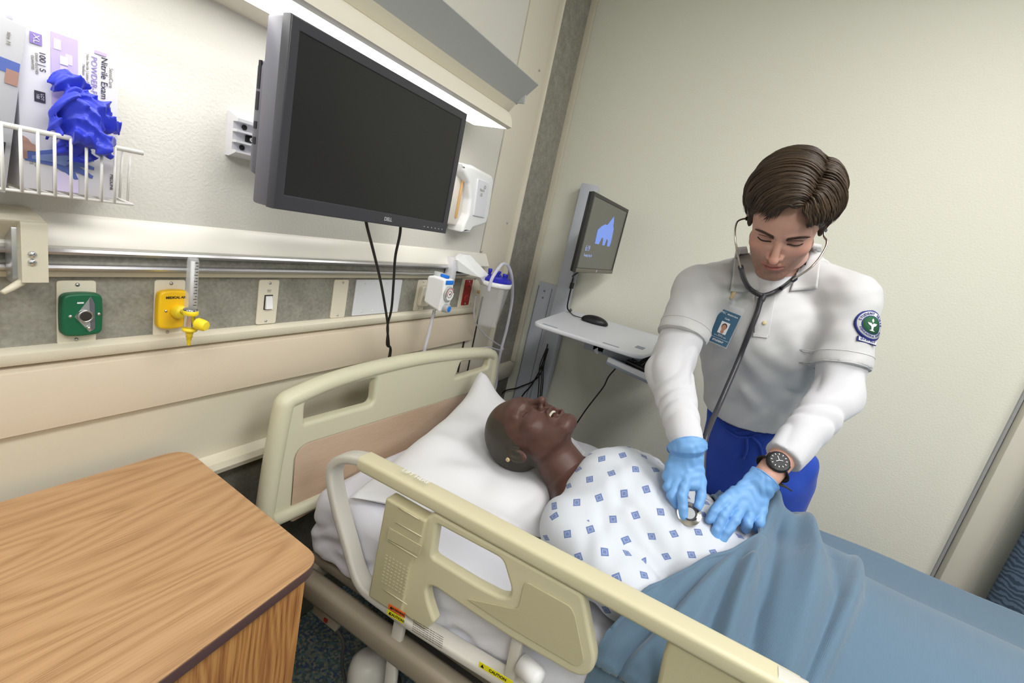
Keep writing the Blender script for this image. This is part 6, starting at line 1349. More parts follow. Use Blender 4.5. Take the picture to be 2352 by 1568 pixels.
for i in range(1500):
    t = rg_.random(); y0 = -0.115 + 0.198 * t ** 0.85; off = rg_.uniform(-0.001, 0.006) + 0.003 * math.sin(y0 * 95 + 1)
    side = 1 if rg_.random() < 0.66 else -1
    tone = hc0 * rg_.choice([0.6, 0.8, 0.95, 1.15, 1.5])
    fr_ = max(0, (y0 - 0.02) / 0.063)
    if side > 0:
        end = math.radians(rg_.uniform(70, 112)) if fr_ < 0.35 else math.radians(rg_.uniform(20, 60) + 40 * (1 - fr_))
        st_ = PART + math.radians(rg_.uniform(-2, 45) if rg_.random() < 0.5 else rg_.uniform(-2, 6))
    else:
        end = -math.radians(rg_.uniform(72, 108)) if fr_ < 0.5 else -math.radians(rg_.uniform(55, 85)); st_ = PART - math.radians(rg_.uniform(0, 8) if rg_.random() < 0.6 else rg_.uniform(0, 35))
    pts = []
    for j in range(7):
        q = j / 6; phi = st_ + (end - st_) * q
        lift = 0.010 * math.sin(PI * min(1, q * 1.1)) * (1 if side > 0 else 0.6) + (0.010 * fr_ * math.sin(PI * q))
        y = y0 + fr_ * 0.016 * math.sin(PI * q * 0.8) - 0.008 * q * (1 - fr_) * (1 if side > 0 else -0.3)
        if j == 0: lift -= 0.004
        p = hp_pt(phi, min(y, 0.090), off + lift)
        if fr_ > 0.35 and q > 0.55: p = p + V3(0.004 * side, 0.010 * (q - 0.5), -0.044 * (q - 0.55) * fr_)
        if p[2] < -0.032 and p[1] > -0.06: p[2] = -0.032 + rg_.uniform(-0.004, 0.004)
        yl = 0.058 - 0.75 * max(0, 0.045 - p[2]) + 0.012
        if p[2] < 0.045 and p[1] > yl: p[1] = yl
        pts.append(p)
    lock(pts, rg_.uniform(0.0012, 0.0028), tone)
for i in range(120):   # nape and lower sides
    a = rg_.uniform(-2.4, 2.4); y0 = -0.06 + HC[1]; 
    p0 = V3(0.086 * math.sin(a), HC[1] - 0.104 * math.cos(a * 0.62) * (1 if abs(a) < 1.6 else 0.7), 0.03 + rg_.uniform(-0.02, 0.03))
    p1 = p0 * V3(0.97, 0.95, 1) + V3(0, 0, -0.05 + rg_.uniform(-0.01, 0.015)); 
    if p0[1] < 0.0: lock([p0, (p0 + p1) / 2 * V3(1.03, 1.03, 1), p1], rg_.uniform(0.003, 0.005), hc0 * rg_.choice([0.7, 1.0, 1.3]))
hm.build('hair', M['hair'], man, col=np.vstack(hcols))
# polo shirt ------------------------------------------------------
ax = nrm(PV - CH)
HEM = T_(1722, 950, 1.50)
def rf(X, Y, Z, a, b, w, amp, ph=0.0):   # soft crease along a segment
    a = np.asarray(a); b = np.asarray(b); d = b - a; L2 = float(d @ d); t = np.clip(((X - a[0]) * d[0] + (Y - a[1]) * d[1] + (Z - a[2]) * d[2]) / L2, 0, 1)
    q = np.sqrt((X - a[0] - t * d[0]) ** 2 + (Y - a[1] - t * d[1]) ** 2 + (Z - a[2] - t * d[2]) ** 2); return amp * np.exp(-(q / w) ** 2) * np.sin(PI * np.clip(t, 0.02, 0.98)) ** 0.5
def polo_t(X, Y, Z, k=0.0):
    c0 = CH + V3(0.0, 0, 0.03); c1 = CH * 0.45 + PV * 0.55; c2 = HEM + ax * 0.0 + V3(0.085, 0.03, 0.0)
    d = econe(X, Y, Z, c0, c1, (0.175, 0.112), (0.150, 0.115), (0.12, -1, 0.02))
    d = smin(d, econe(X, Y, Z, c1, c1 * 0.35 + PV * 0.65, (0.150, 0.115), (0.160, 0.115), (0.12, -1, 0.02)), 0.05)
    d = smin(d, cone(X, Y, Z, NB + V3(0.025, -0.003, -0.015), CH + V3(0.01, 0, 0.03), 0.068, 0.115), 0.04)
    return d
def polo_f(X, Y, Z):
    d = polo_t(X, Y, Z)
    for S_, E_, hemf in ((SHR, ELR, 0.60), (SHL, ELL, 0.72)):
        d = smin(d, cone(X, Y, Z, NB + V3(0.035, 0, -0.018), S_, 0.064, 0.066), 0.035)
        e = S_ + (E_ - S_) * (hemf + 0.12); s = cone(X, Y, Z, S_, e, 0.064, 0.067)
        axs = nrm(E_ - S_); hp2 = S_ + (E_ - S_) * hemf; pl_ = (X - hp2[0]) * axs[0] + (Y - hp2[1]) * axs[1] + (Z - hp2[2]) * axs[2]
        s = smax(s, pl_, 0.003); d = smin(d, s, 0.028)
    # creases: from armpits and across the belly
    for (a, b, w, am) in (((1608, 700, 1.24), (1600, 800, 1.30), 0.012, 0.010), ((1880, 720, 1.18), (1850, 830, 1.24), 0.014, 0.012), ((1690, 800, 1.26), (1790, 900, 1.36), 0.020, -0.010), ((1660, 860, 1.30), (1760, 950, 1.42), 0.016, -0.008), ((1810, 760, 1.22), (1840, 900, 1.34), 0.018, -0.012), ((1720, 790, 1.24), (1830, 850, 1.28), 0.02, -0.008), ((1770, 880, 1.34), (1850, 905, 1.34), 0.014, 0.008), ((1640, 780, 1.27), (1630, 900, 1.36), 0.016, -0.007)):
        d = d + rf(X, Y, Z, T_(*a), T_(*b), w * 1.3, am * 1.6)
    d = d - 0.0016 * np.sin(X * 60 + Z * 85 + 2 * np.sin(Y * 40)) * np.sin(Y * 55 + Z * 30)
    hn = nrm(ax + V3(-0.15, 0.12, -0.1)); pl_ = (X - HEM[0]) * hn[0] + (Y - HEM[1]) * hn[1] + (Z - HEM[2]) * hn[2]
    d = smax(d, pl_, 0.004)
    nk = econe(X, Y, Z, NB, OM + mu * -0.04, (0.060, 0.060), (0.06, 0.06), (0, 1, 0)); d = smax(d, -nk, 0.004)
    d = smax(d, -cone(X, Y, Z, h2w([0, 0.06, -0.10]), h2w([0, 0.03, -0.10]), 0.026, 0.036), 0.004)
    return d
Vp, Fp = sdf_mesh(polo_f, (1.15, -1.40, 0.88), (1.86, -0.78, 1.56), 0.0052, 1)
ps = mesh('polo_shirt', Vp, Fp.tolist(), M['polo'], man)
BT = bvh(Vp, Fp.tolist())
# undershirt: long sleeves and crew neck
def under_f(X, Y, Z):
    D = None
    for S_, E_, W_, cut, nm in ((SHR, ELR, WRR, 1.06, 0), (SHL, ELL, WRL, 0.80, 1)):
        cu_ = E_ + (W_ - E_) * cut
        d = chain(X, Y, Z, [S_ + (E_ - S_) * 0.35, E_, cu_], [0.052, 0.052, 0.0325 if nm == 0 else 0.041], 0.02)
        a3 = nrm(W_ - E_)
        q = (X - E_[0]) * a3[0] + (Y - E_[1]) * a3[1] + (Z - E_[2]) * a3[2]
        d = d - 0.0075 * (np.abs(np.sin(q * 48 + 1.6 * np.sin(X * 45 + 1) + 1.3 * np.sin(Y * 38))) - 0.5) * np.clip(1.2 - np.abs(q) * 4, 0.5, 1) - 0.003 * np.sin(q * 38 + X * 60 + 1)
        d = smax(d, (X - cu_[0]) * a3[0] + (Y - cu_[1]) * a3[1] + (Z - cu_[2]) * a3[2], 0.003)
        D = d if D is None else np.minimum(D, d)
    return D
Vu, Fu = sdf_mesh(under_f, (1.0, -1.42, 0.96), (1.62, -0.78, 1.46), 0.0045, 1)
us_ = mesh('undershirt_sleeves', Vu, Fu.tolist(), M['tee'], man)
def crew_f(X, Y, Z):
    d = smin(cone(X, Y, Z, NB + V3(0.01, 0, -0.01), CH + V3(-0.01, 0.0, 0.09), 0.064, 0.07), 9, 0)
    return smax(d, -econe(X, Y, Z, NB + V3(0.0, 0, 0.0), OM + mu * -0.05, (0.059, 0.059), (0.06, 0.06), (0, 1, 0)), 0.003)
Vc, Fc = sdf_mesh(crew_f, (1.28, -1.16, 1.20), (1.54, -0.90, 1.52), 0.005, 1); mesh('undershirt_neck', Vc, Fc.tolist(), M['tee'], man)
# collar: swept band folded outwards, open at the front
na = nrm(h2w([0, -0.01, -0.06]) - NB); fr0 = nrm(-mf * -1 * -1 if False else nrm(V3(-0.75, 0.0, -0.66)) - na * (nrm(V3(-0.75, 0.0, -0.66)) @ na)); sd0 = np.cross(na, fr0)
nC = 72; profs = []
for i in range(nC + 1):
    th_ = math.radians(22 + (338 - 22) * i / nC); c_, s_ = math.cos(th_), math.sin(th_); fw = max(0, c_) ** 2
    dirv = fr0 * c_ + sd0 * s_; rb0 = 0.066 + 0.004 * abs(s_)
    bot = NB + V3(0.0, 0, 0.0) - na * (0.000) + (fr0 * (0.022 * (c_ > 0) * fw))
    drop = -0.012 - 0.055 * fw - 0.02 * max(0, c_)
    out_ = 0.030 + 0.012 * abs(s_) + 0.012 * fw
    profs.append([bot + dirv * (rb0 - 0.002) - na * 0.01 - na * 0.03 * fw, bot + dirv * (rb0 - 0.003) + na * (0.020 - 0.035 * fw), bot + dirv * (rb0 + 0.002) + na * (0.030 - 0.040 * fw), bot + dirv * (rb0 + 0.009) + na * (0.028 - 0.042 * fw), bot + dirv * (rb0 + 0.018) + na * (0.014 - 0.045 * fw), bot + dirv * (rb0 + out_) + na * drop])
Vcl = np.array(profs).reshape(-1, 3)
# keep the outer leaf resting on the shirt
for k in range(len(Vcl)):
    if k % 6 >= 4:
        h = BT.find_nearest(Vector(Vcl[k]));
        if h[0] is not None: Vcl[k] = np.array(h[0]) + np.array(h[1]) * (0.0035 if k % 6 == 5 else 0.007)
Fcl = [[i * 6 + j, i * 6 + j + 1, (i + 1) * 6 + j + 1, (i + 1) * 6 + j] for i in range(nC) for j in range(5)]
cl = mesh('collar', Vcl, Fcl, M['polo'], ps); md = cl.modifiers.new('t', 'SOLIDIFY'); md.thickness = 0.0025; md.offset = 0; md = cl.modifiers.new('s', 'SUBSURF'); md.levels = 1; md.render_levels = 1
def lay(name, poly, off, thick, m, parent, tree=BT, n=14, uvk=None):
    """cloth piece lying on a surface: four corner pixels -> grid laid on the mesh at its real depth"""
    a, b, c, d = [np.array(p, float) for p in poly]; V = []; last = 1.26
    for j in range(n + 1):
        for i in range(n + 1):
            u, v = i / n, j / n; p = a * (1 - u) * (1 - v) + b * u * (1 - v) + c * u * v + d * (1 - u) * v
            h, nn = cast(tree, *p)
            if h is None: h = atT(p[0], p[1], last); nn = -nrm(ray(*p))
            else: last = min(max(float((h - CAM) @ RC[2]), last - 0.03), last + 0.03)
            V.append(h + nn * off * (-1 if nn @ ray(*p) > 0 else 1))
    F = [[j * (n + 1) + i, j * (n + 1) + i + 1, (j + 1) * (n + 1) + i + 1, (j + 1) * (n + 1) + i] for j in range(n) for i in range(n)]
    o = mesh(name, V, F, m, parent); md = o.modifiers.new('t', 'SOLIDIFY'); md.thickness = thick; md.offset = 0; return o
for nm_, poly in (('collar_leaf', [(1692, 568), (1714, 566), (1742, 668), (1673, 668)]), ('collar_leaf', [(1864, 558), (1886, 562), (1880, 665), (1812, 671)])): lay(nm_, poly, 0.0075, 0.005, M['polo'], ps)
lay('placket', [(1736, 668), (1784, 672), (1765, 774), (1732, 770)], 0.0022, 0.002, M['polo'], ps)
lay('placket_stitch', [(1730, 764), (1764, 768), (1763, 776), (1729, 772)], 0.0030, 0.002, M['polo'], ps)
M['button'] = mat('button_tan', (196, 184, 140), 0.4)
h, nn = cast(BT, 1755, 742); mesh('button', *lathe([(0, 0.0025), (0.0035, 0.0025), (0.0055, 0.0015), (0.0055, 0)], h + nn * 0.003, nn, 16), M['button'], ps)
# sleeve hem bands
for S_, E_, hemf in ((SHR, ELR, 0.60), (SHL, ELL, 0.72)):
    axs = nrm(E_ - S_); 
    for dz_, rr_ in ((0.030, 0.0012), (0.002, 0.0016)):
        c_ = S_ + (E_ - S_) * hemf - axs * dz_; u = nrm(np.cross(axs, (0, 0.3, 1))); w = np.cross(axs, u); pts = []
        for k in range(40):
            a = 2 * PI * k / 40; dv = u * math.cos(a) + w * math.sin(a); hh = BT.ray_cast(Vector(c_ + dv * 0.15), Vector(-dv))
            pts.append(np.array(hh[0]) + dv * 0.0003 if hh[0] is not None and (Vector(c_) - hh[0]).length < 0.095 else c_ + dv * 0.067)
        mesh('hem_seam', *tube(pts, rr_, 5, closed=True), M['polo'], ps)
# sleeve patch
M['navy'] = mat('patch_navy', (34, 44, 120), 0.7, bump=0.2, bscale=900); M['pgreen'] = mat('patch_green', (34, 92, 58), 0.7, bump=0.2, bscale=900); M['pwhite'] = mat('patch_white', (228, 230, 234), 0.7, bump=0.2, bscale=900)
pc_, pn_ = cast(BT, 1990, 745)
pn_ = nrm(pn_ if pn_ @ ray(1990, 745) < 0 else -pn_); up_ = nrm(T_(2000, 705, 1.2) - T_(1978, 790, 1.2)); up_ = nrm(up_ - pn_ * (up_ @ pn_)); rt_ = np.cross(up_, pn_)
_n0 = len(bpy.data.objects); _before = set(o.name for o in bpy.data.objects)
pt = mesh('sleeve_patch', *lathe([(0, 0.003), (0.034, 0.0028), (0.038, 0.002), (0.038, -0.006)], pc_ + pn_ * 0.002, pn_, 40), M['navy'], ps)
def onp(a, b, k): return pc_ + rt_ * a + up_ * b + pn_ * k
def disc(nm, r1, r0, k, m): return mesh(nm, *lathe([(r0, 0.0002), (r1, 0.0002), (r1, -0.001)], pc_ + pn_ * k, pn_, 40), m, ps)
disc('patch_ring', 0.0335, 0.0, 0.0052, M['pwhite']); disc('patch_field', 0.0225, 0.0, 0.0056, M['pgreen']); disc('patch_ring', 0.0238, 0.0222, 0.0057, M['navy'])
V, F = slab(onp(-0.004, -0.040, 0.0030), rt_, up_, 0.050, 0.013, 0.003, 0.001); mesh('patch_ribbon', V, F, M['navy'], ps, smooth=False)
V, F = slab(onp(-0.004, -0.040, 0.0050), rt_, up_, 0.044, 0.009, 0.001, 0.0); mesh('patch_ribbon', V, F, M['pwhite'], ps, smooth=False)
def arctext(s, rad, a0, a1, size, flip=False):
    for i, ch in enumerate(s):
        a = math.radians(a0 + (a1 - a0) * i / max(1, len(s) - 1)); dv = rt_ * math.cos(a) + up_ * math.sin(a); tg_ = (rt_ * math.sin(a) - up_ * math.cos(a)) * (-1 if flip else 1)
        if ch != ' ': text('patch_letter', ch, size, pc_ + dv * rad + pn_ * 0.0062, tg_, dv * (-1 if flip else 1), M['navy'], ps, bold=0.0002)
arctext('STUDENT NURSE', 0.0282, 165, 15, 0.0085); arctext('PENSACOLA STATE', 0.0282, 205, 335, 0.0062, True)
text('patch_letter', 'IN STUDY', 0.0085, onp(-0.004, -0.040, 0.0060), rt_, up_, M['navy'], ps, bold=0.0002)
V, F = plate([[(-0.012, 0.004), (0.012, 0.006), (0.009, 0.0), (0.003, -0.004), (0.002, -0.012), (0.007, -0.015), (-0.007, -0.015), (-0.002, -0.012), (-0.003, -0.004), (-0.010, 0.0)]], 0.0006, 0.0, onp(0, 0, 0.0064), rt_, up_); mesh('patch_lamp', V, F, M['pwhite'], ps, smooth=False)
V, F = plate([[(0.0, 0.006), (0.003, 0.011), (0.0, 0.017), (-0.003, 0.011)]], 0.0006, 0.0, onp(0, 0, 0.0064), rt_, up_); mesh('patch_flame', V, F, M['pwhite'], ps, smooth=False)
for o in [o for o in bpy.data.objects if o.name not in _before and o.type == 'MESH']:   # wrap the flat emblem around the sleeve
    org = ORG[o.name]
    for v in o.data.vertices:
        q = np.array(v.co[:]) + org - pc_; a_, b_, k_ = float(q @ rt_), float(q @ up_), float(q @ pn_); th_ = (a_ + 0.010) / 0.066; v.co = Vector(pc_ - pn_ * 0.066 + (pn_ * math.cos(th_) + rt_ * math.sin(th_)) * (0.0665 + k_) + up_ * b_ - org)
    o.data.update()
# trousers
def trou_f(X, Y, Z):
    wst = PV * 0.66 + CH * 0.34
    d = econe(X, Y, Z, wst, PV + V3(0.0, 0, -0.06), (0.155, 0.100), (0.178, 0.108), (0.08, -1, 0))
    for s, ft in zip((1, -1), FT):
        hp_ = PV + V3(0.0, s * 0.09, -0.07)
        d = smin(d, chain(X, Y, Z, [hp_, (hp_ + ft) / 2 + V3(-0.02, 0, 0.03), ft + V3(0, 0, 0.03)], [0.106, 0.085, 0.072]), 0.03)
    d = d - 0.003 * np.sin(Y * 95 + 2 * np.sin(Z * 20)) * np.clip((Z - 0.78) * 6, 0, 1) - 0.0035 * np.sin(Z * 30 + Y * 45 + 2 * np.sin(Y * 18)) * np.sin(Y * 26 + 1)
    d = d + rf(X, Y, Z, T_(1705, 1000, 1.52), T_(1700, 1110, 1.55), 0.008, 0.007)
    d = smin(d, ell(X, Y, Z, T_(1858, 1075, 1.56), (0.035, 0.022, 0.04)), 0.04)
    d = smax(d, (X - wst[0]) * -ax[0] + (Y - wst[1]) * -ax[1] + (Z - wst[2]) * -ax[2] - 0.03, 0.004)
    return d
Vt, Ft = sdf_mesh(trou_f, (1.52, -1.46, 0.06), (2.09, -0.84, 1.10), 0.0075, 1)
tr = mesh('trousers', Vt, Ft.tolist(), M['scrub'], man); TT = bvh(Vt, Ft.tolist())
for pts in ([(1668, 985), (1690, 1000), (1715, 1003), (1740, 995)], [(1690, 992), (1720, 990), (1750, 998)], [(1715, 1000), (1716, 1030), (1708, 1052)], [(1726, 1000), (1745, 1020), (1752, 1048)]):
    q_ = [cast(TT, *p)[0] for p in pts]
    if all(x is not None for x in q_): mesh('drawstring', *tube(smooth_path([x + V3(-0.003, 0, 0.0) for x in q_], 5), 0.004, 6), M['scrub'], tr)
M['rpink'] = mat('embroidery_pink', (210, 70, 90), 0.6)
h, nn = cast(TT, 1826, 1188)
if h is not None: text('embroidery', 'scrubs', 0.012, h + nn * 0.002, nrm(np.cross((0, 0, 1), nn)), (0, 0, 1), M['rpink'], tr)
for ft in FT:
    Vs, Fs = sdf_mesh(lambda X, Y, Z: smax(smin(ell(X, Y, Z, ft + V3(-0.05, 0, -0.035), (0.135, 0.048, 0.05)), ell(X, Y, Z, ft + V3(0.0, 0, -0.01), (0.06, 0.045, 0.06)), 0.03), -(Z - 0.004), 0.004), ft - V3(0.22, 0.07, 0.095), ft + V3(0.12, 0.07, 0.09), 0.007, 1)
    mesh('shoe', Vs, Fs.tolist(), M['shoe'], man)
# gloves
def glove(H, wr, el, sv, cuffend, nm):
    P = np.vstack([p for f, _ in H['f'] for p in f] + [wr, H['palm'][0]]); lo_ = P.min(0) - 0.052; hi_ = P.max(0) + 0.055
    a3 = nrm(H['palm'][0] - wr) if nm == 'L' else nrm(H['palm'][1] - el)
    def gf(X, Y, Z):
        d = hand_f(X, Y, Z, H, wr, el, 0.0012, sv)
        cd_ = nrm(wr - H['palm'][0]) if nm == 'L' else nrm(el - wr); ce = (H['palm'][0] if nm == 'L' else wr) + cd_ * cuffend
        d = smin(d, cone(X, Y, Z, H['palm'][0], ce, 0.030 if nm == 'L' else 0.033, 0.0335 if nm == 'L' else 0.0445), 0.012)
        q = (X - ce[0]) * cd_[0] + (Y - ce[1]) * cd_[1] + (Z - ce[2]) * cd_[2]
        d = smax(d, q, 0.002)
        d = d - 0.0011 * (np.abs(np.sin(q * 130 + 2.2 * np.sin(X * 60 + Y * 90))) - 0.6) * np.clip(1.1 - np.abs(q + 0.02) * 12, 0.15, 1) - 0.0005 * np.sin(X * 260 + Z * 190 + 2 * np.sin(Y * 130))
        return d
    V, F = sdf_mesh(gf, lo_, hi_, 0.0017, 1)
    g = mesh('glove', V, F.tolist(), M['glove'], man)
    cd_ = nrm(wr - H['palm'][0]) if nm == 'L' else nrm(el - wr); ce = (H['palm'][0] if nm == 'L' else wr) + cd_ * (cuffend - 0.0015); u = nrm(np.cross(cd_, (0.3, 1, 0.2))); w = np.cross(cd_, u); rr_ = 0.033 if nm == 'L' else 0.0440
    mesh('cuff_bead', *tube([ce + (u * math.cos(a) + w * math.sin(a)) * rr_ for a in np.linspace(0, 2 * PI, 33)[:-1]], 0.0016, 6, closed=True), M['glove'], g)
    return g
g1 = glove(HR, WRR, ELR, sR, -0.003, 'R'); g1['label'] = 'pale blue nitrile glove pinching the stethoscope head'
g2 = glove(HL, WRL, ELL, sL, 0.016, 'L'); g2['label'] = 'pale blue nitrile glove spread flat on the gown'
# wristwatch
aw = nrm(ELL - WRL); wc = WRL + aw * 0.028; towards = nrm(T_(1772, 1075, 1.02) - wc); wn = nrm(towards - aw * (towards @ aw)); ws_ = np.cross(aw, wn)
wt = mesh('wristwatch', *tube([wc + (wn * math.cos(a) + ws_ * math.sin(a)) * 0.0305 for a in np.linspace(0, 2 * PI, 33)[:-1]], 1.0, sect=rsect(0.004, 0.022, 0.0015, 2), closed=True, up=None), M['black'], man, auto=40)
fc = wc + wn * 0.031
mesh('watch_case', *lathe([(0, 0.008), (0.019, 0.008), (0.0235, 0.006), (0.025, 0.002), (0.024, -0.006), (0, -0.006)], fc, wn, 32), M['black'], wt, auto=40)
mesh('watch_dial', *lathe([(0, 0.0084), (0.0185, 0.0082)], fc, wn, 32), M['port'], wt, smooth=False)
dr = frame_R(ws_, aw)
for k in range(12):
    a = k * PI / 6; mesh('hour_mark', *rbox(fc + wn * 0.009 + (ws_ * math.cos(a) + aw * math.sin(a)) * 0.0155, (0.0035, 0.0014, 0.0006), 0, frame_R(ws_ * math.cos(a) + aw * math.sin(a), -ws_ * math.sin(a) + aw * math.cos(a))), M['white'], wt, smooth=False)
for a, l in ((0.6, 0.008), (2.4, 0.011), (4.2, 0.007)): mesh('watch_hand', *rbox(fc + wn * 0.0094 + (ws_ * math.cos(a) + aw * math.sin(a)) * l / 2, (l, 0.0012, 0.0006), 0, frame_R(ws_ * math.cos(a) + aw * math.sin(a), -ws_ * math.sin(a) + aw * math.cos(a))), M['white'], wt, smooth=False)
for s in (-1, 1): mesh('watch_lug', *rbox(fc + ws_ * s * 0.020 - wn * 0.002, (0.012, 0.018, 0.008), 0.002, dr), M['black'], wt, auto=40)
a0_ = T_(1782, 1108, 1.075); a1_ = T_(1812, 1122, 1.085); M['strap'] = mat('strap_olive', (46, 44, 34), 0.6)
mesh('strap_end', *tube([a0_, (a0_ + a1_) / 2 + V3(0, 0, 0.002), a1_], 1.0, sect=rsect(0.003, 0.022, 0.001, 2), up=(0.4, -0.5, 1)), M['strap'], wt, auto=40)
# ================================================================== stethoscope
M['stub'] = mat('tubing_charcoal', (58, 58, 64), 0.35); M['steel'] = mat('steel', (205, 200, 194), 0.18, 1.0)
sth = thing('stethoscope', (1.3, -1.0, 0.9), 'charcoal stethoscope hanging from the ears down to the metal chest piece', 'stethoscope')
eR, eL = h2w([0.080, -0.002, -0.014]), h2w([-0.080, -0.002, -0.014])
tR, tL = 1.175, 1.175
zR = float((eR - CAM) @ RC[2]); zL = float((eL - CAM) @ RC[2])
pR = [eR, T_(1702, 504, zR - 0.01), T_(1692, 512, zR - 0.02), T_(1688, 535, zR - 0.03), T_(1692, 572, zR - 0.03), T_(1703, 620, zR - 0.01)]
pL = [eL, T_(1893, 543, zL - 0.01), T_(1899, 554, zL - 0.02), T_(1893, 575, zL - 0.03), T_(1865, 612, zL - 0.03), T_(1820, 643, zL - 0.01)]
mesh('ear_tube', *tube(smooth_path(pR, 6), 0.0022, 8), M['steel'], sth); mesh('ear_tube', *tube(smooth_path(pL, 6), 0.0022, 8), M['steel'], sth)
for e, d_ in ((eR, pR[1] - eR), (eL, pL[1] - eL)): mesh('ear_tip', *lathe([(0, 0.0), (0.005, 0.002), (0.0055, 0.006), (0.003, 0.010)], e, d_, 12), M['stub'], sth)
h_, n_ = cast(BT, 1752, 678); tY = float((h_ - CAM) @ RC[2]) - 0.012 if h_ is not None else 1.2
tb = min(zR, tY + 0.03)
CT = bvh(np.vstack([Vp, Vc]), Fp.tolist() + (Fc + len(Vp)).tolist())
def onsh(px, py, dd=0.010):
    h, n = cast(CT, px, py); return float((h - CAM) @ RC[2]) - dd if h is not None else None
def tt(px, py, dflt, dd=0.010):
    v = onsh(px, py, dd); return T_(px, py, min(dflt, v) if v else dflt)
YP = tt(1754, 678, 1.30, 0.016); ty = float((YP - CAM) @ RC[2])
mesh('yoke', *tube(smooth_path([pR[-1] + (pR[-1] - pR[-2]) * -0.15, T_(1708, 638, (zR + ty) / 2), tt(1720, 660, ty), tt(1738, 674, ty), YP, tt(1775, 672, ty, 0.014), tt(1800, 658, ty, 0.014), pL[-1] + (pL[-1] - pL[-2]) * -0.12], 6), 0.0062, 12), M['stub'], sth)
mt_ = [YP, tt(1746, 695, ty, 0.010), tt(1738, 722, ty, 0.008), tt(1722, 762, ty, 0.008), tt(1700, 818, 1.28, 0.008), tt(1678, 870, 1.25, 0.01), T_(1652, 930, 1.21), T_(1632, 975, 1.15), T_(1620, 1010, 1.11), T_(1615, 1060, 1.09), T_(1614, 1110, 1.075), T_(1610, 1150, 1.05), T_(1598, 1172, 1.032)]
P = smooth_path(mt_, 7); mesh('tubing', *tube(P, [0.0088 if i < 6 else 0.0068 for i in range(len(P))], 12), M['stub'], sth)
bcn = atT(1580, 1183, 1.030); GT = bvh(*GOWN); h, n = cast(GT, 1580, 1186)
if h is not None: bcn = h + V3(0, 0, 0.007)
bn = nrm(nrm(-ray(1580, 1183)) * 1.0 + V3(0.0, -0.05, 0.35)); bcn = bcn + bn * 0.012 + V3(0, 0, -0.004)
mesh('chest_piece', *lathe([(0, 0.0085), (0.013, 0.0085), (0.0135, 0.0070), (0.0155, 0.0062), (0.022, 0.0045), (0.0255, 0.003), (0.0255, -0.004), (0.0, -0.006)], bcn, bn, 40), M['steel'], sth, auto=50)
mesh('rim', *tube([bcn + bn * 0.0025 + frame_R((1, 0, 0), bn)[:, 0] * 0.0258 * math.cos(a) + np.cross(bn, frame_R((1, 0, 0), bn)[:, 0]) * 0.0258 * math.sin(a) for a in np.linspace(0, 2 * PI, 41)[:-1]], 0.0013, 6, closed=True), M['stub'], sth)
fx_ = nrm(np.cross((0, 1, 0), bn)); fy_ = np.cross(bn, fx_)
mesh('diaphragm_ring', *tube([bcn + bn * 0.0085 + (fx_ * math.cos(a) + fy_ * math.sin(a)) * 0.0140 for a in np.linspace(0, 2 * PI, 33)[:-1]], 0.0022, 8, closed=True), M['stub'], sth)
mesh('diaphragm', *lathe([(0, 0.0095), (0.013, 0.0092)], bcn, bn, 32), M['lampgrey'], sth, smooth=False)
# ================================================================== name badge
bdp, bn_ = cast(BT, 1665, 752); bn_ = nrm(bn_ if bn_ @ ray(1665, 752) < 0 else -bn_)
bn_ = nrm(0.5 * bn_ + 0.5 * nrm(-ray(1665, 752))); bc_ = bdp + bn_ * 0.014
zb_ = float((bc_ - CAM) @ RC[2]); bw = T_(1690, 762, zb_) - T_(1638, 746, zb_); bh = T_(1676, 713, zb_) - T_(1654, 790, zb_)
bh = bh - bn_ * (bh @ bn_); bw = bw - bn_ * (bw @ bn_); BU = nrm(bw); BW = nrm(bh - BU * (bh @ BU)); BN = np.cross(BU, BW); lw, lh = 0.047, 0.081
lw = float(np.linalg.norm(bw)) * 0.98; lh = float(np.linalg.norm(bh)) * 1.02
bg = thing('name_badge', tuple(bc_ - BW * lh / 2), 'blue student name badge with portrait clipped to the polo shirt', 'badge')
M['badge'] = mat('badge_blue', (64, 104, 132), 0.3); M['sleeve'] = mat('badge_sleeve', (225, 228, 232), 0.15, alpha=0.35)
def bpt(u, v, k=0.0): return bc_ + BU * (u * lw) + BW * (v * lh) + BN * (0.0008 + k)
mesh('card', *slab(bc_, BU, BW, lw, lh, 0.0012, 0.0004), M['badge'], bg, smooth=False)
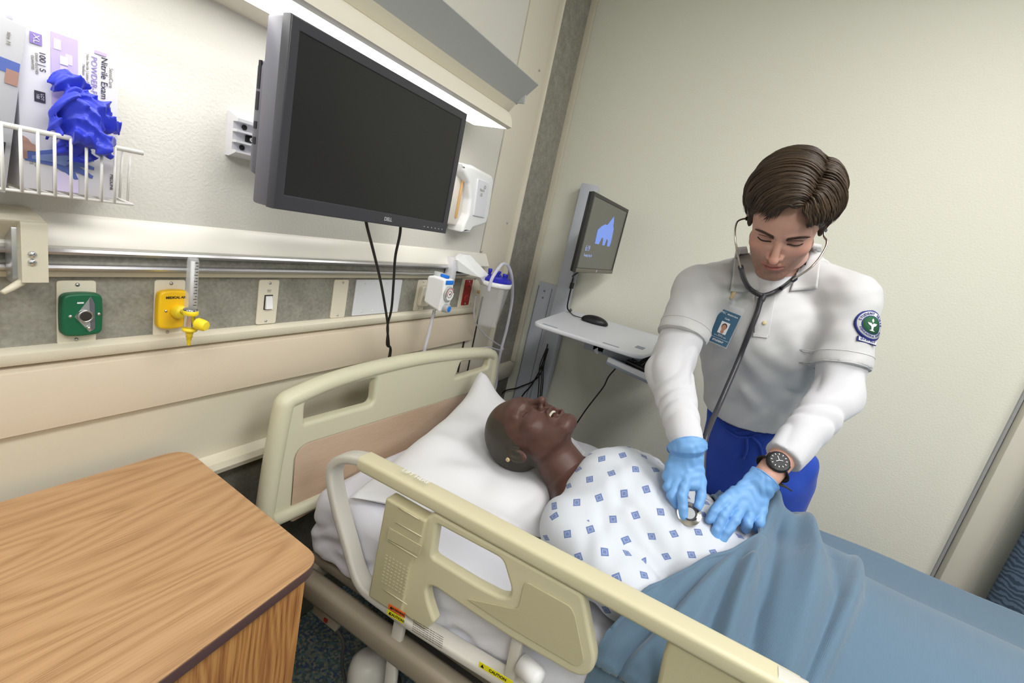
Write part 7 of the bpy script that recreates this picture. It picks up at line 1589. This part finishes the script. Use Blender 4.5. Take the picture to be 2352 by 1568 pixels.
mesh('plastic_sleeve', *slab(bc_ + BW * 0.008 - BN * 0.0012, BU, BW, lw * 1.06, lh * 1.24, 0.0006), M['sleeve'], bg, smooth=False)
mesh('photo', *slab(bpt(0, 0.0), BU, BW, lw * 0.42, lh * 0.36, 0.0004), M['white'], bg, smooth=False)
M['psk'] = mat('print_face', (196, 140, 118), 0.5); M['phair'] = mat('print_hair', (70, 48, 40), 0.5)
def eldisc(nm, u, v, ru, rv, k, m, a0=0, a1=2 * PI):
    P = [bpt(u, v, k) + BU * ru * math.cos(a) + BW * rv * math.sin(a) for a in np.linspace(a0, a1, 25)]; mesh(nm, np.array([bpt(u, v, k)] + P), [[0, i, i + 1] for i in range(1, 25)], m, bg, smooth=False)
eldisc('portrait_hair', 0, 0.045, 0.0072, 0.009, 0.0004, M['phair']); eldisc('portrait_face', 0, 0.01, 0.0058, 0.0088, 0.0006, M['psk']); eldisc('portrait_neck', 0, -0.115, 0.0045, 0.006, 0.0005, M['psk'])
text('print', 'PSC', 0.0080, bpt(-0.30, 0.42), BU, BW, M['white'], bg); text('print', 'PENSACOLA', 0.0050, bpt(0.15, 0.41), BU, BW, M['white'], bg, bold=0.0001); text('print', 'Cade', 0.0062, bpt(-0.02, 0.275), BU, BW, M['white'], bg, bold=0.0001)
text('print', 'Signature\nName and ID No. 0000', 0.0034, bpt(0, -0.245), BU, BW, M['white'], bg)
mesh('print_line', *slab(bpt(0, -0.335), BU, BW, lw * 0.95, 0.0006, 0.0004), M['white'], bg, smooth=False)
text('print', 'STUDENT', 0.0068, bpt(0, -0.415), BU, BW, M['white'], bg, bold=0.0002)
kc_ = tt(1684, 676, 1.6, 0.006); mesh('clip', *slab(kc_, BU, BW, 0.010, 0.022, 0.006, 0.002), M['gold'], bg, auto=30)
mesh('clip_strap', *slab((kc_ + bpt(0.12, 0.60)) / 2 - BW * 0.006, BU, BW, 0.008, 0.020, 0.001, 0.0), M['sleeve'], bg, smooth=False)
mesh('clip_rivet', *lathe([(0, 0.002), (0.003, 0.0015), (0.003, 0)], kc_ - BW * 0.010 + BN * 0.002, BN, 12), M['gold'], bg)
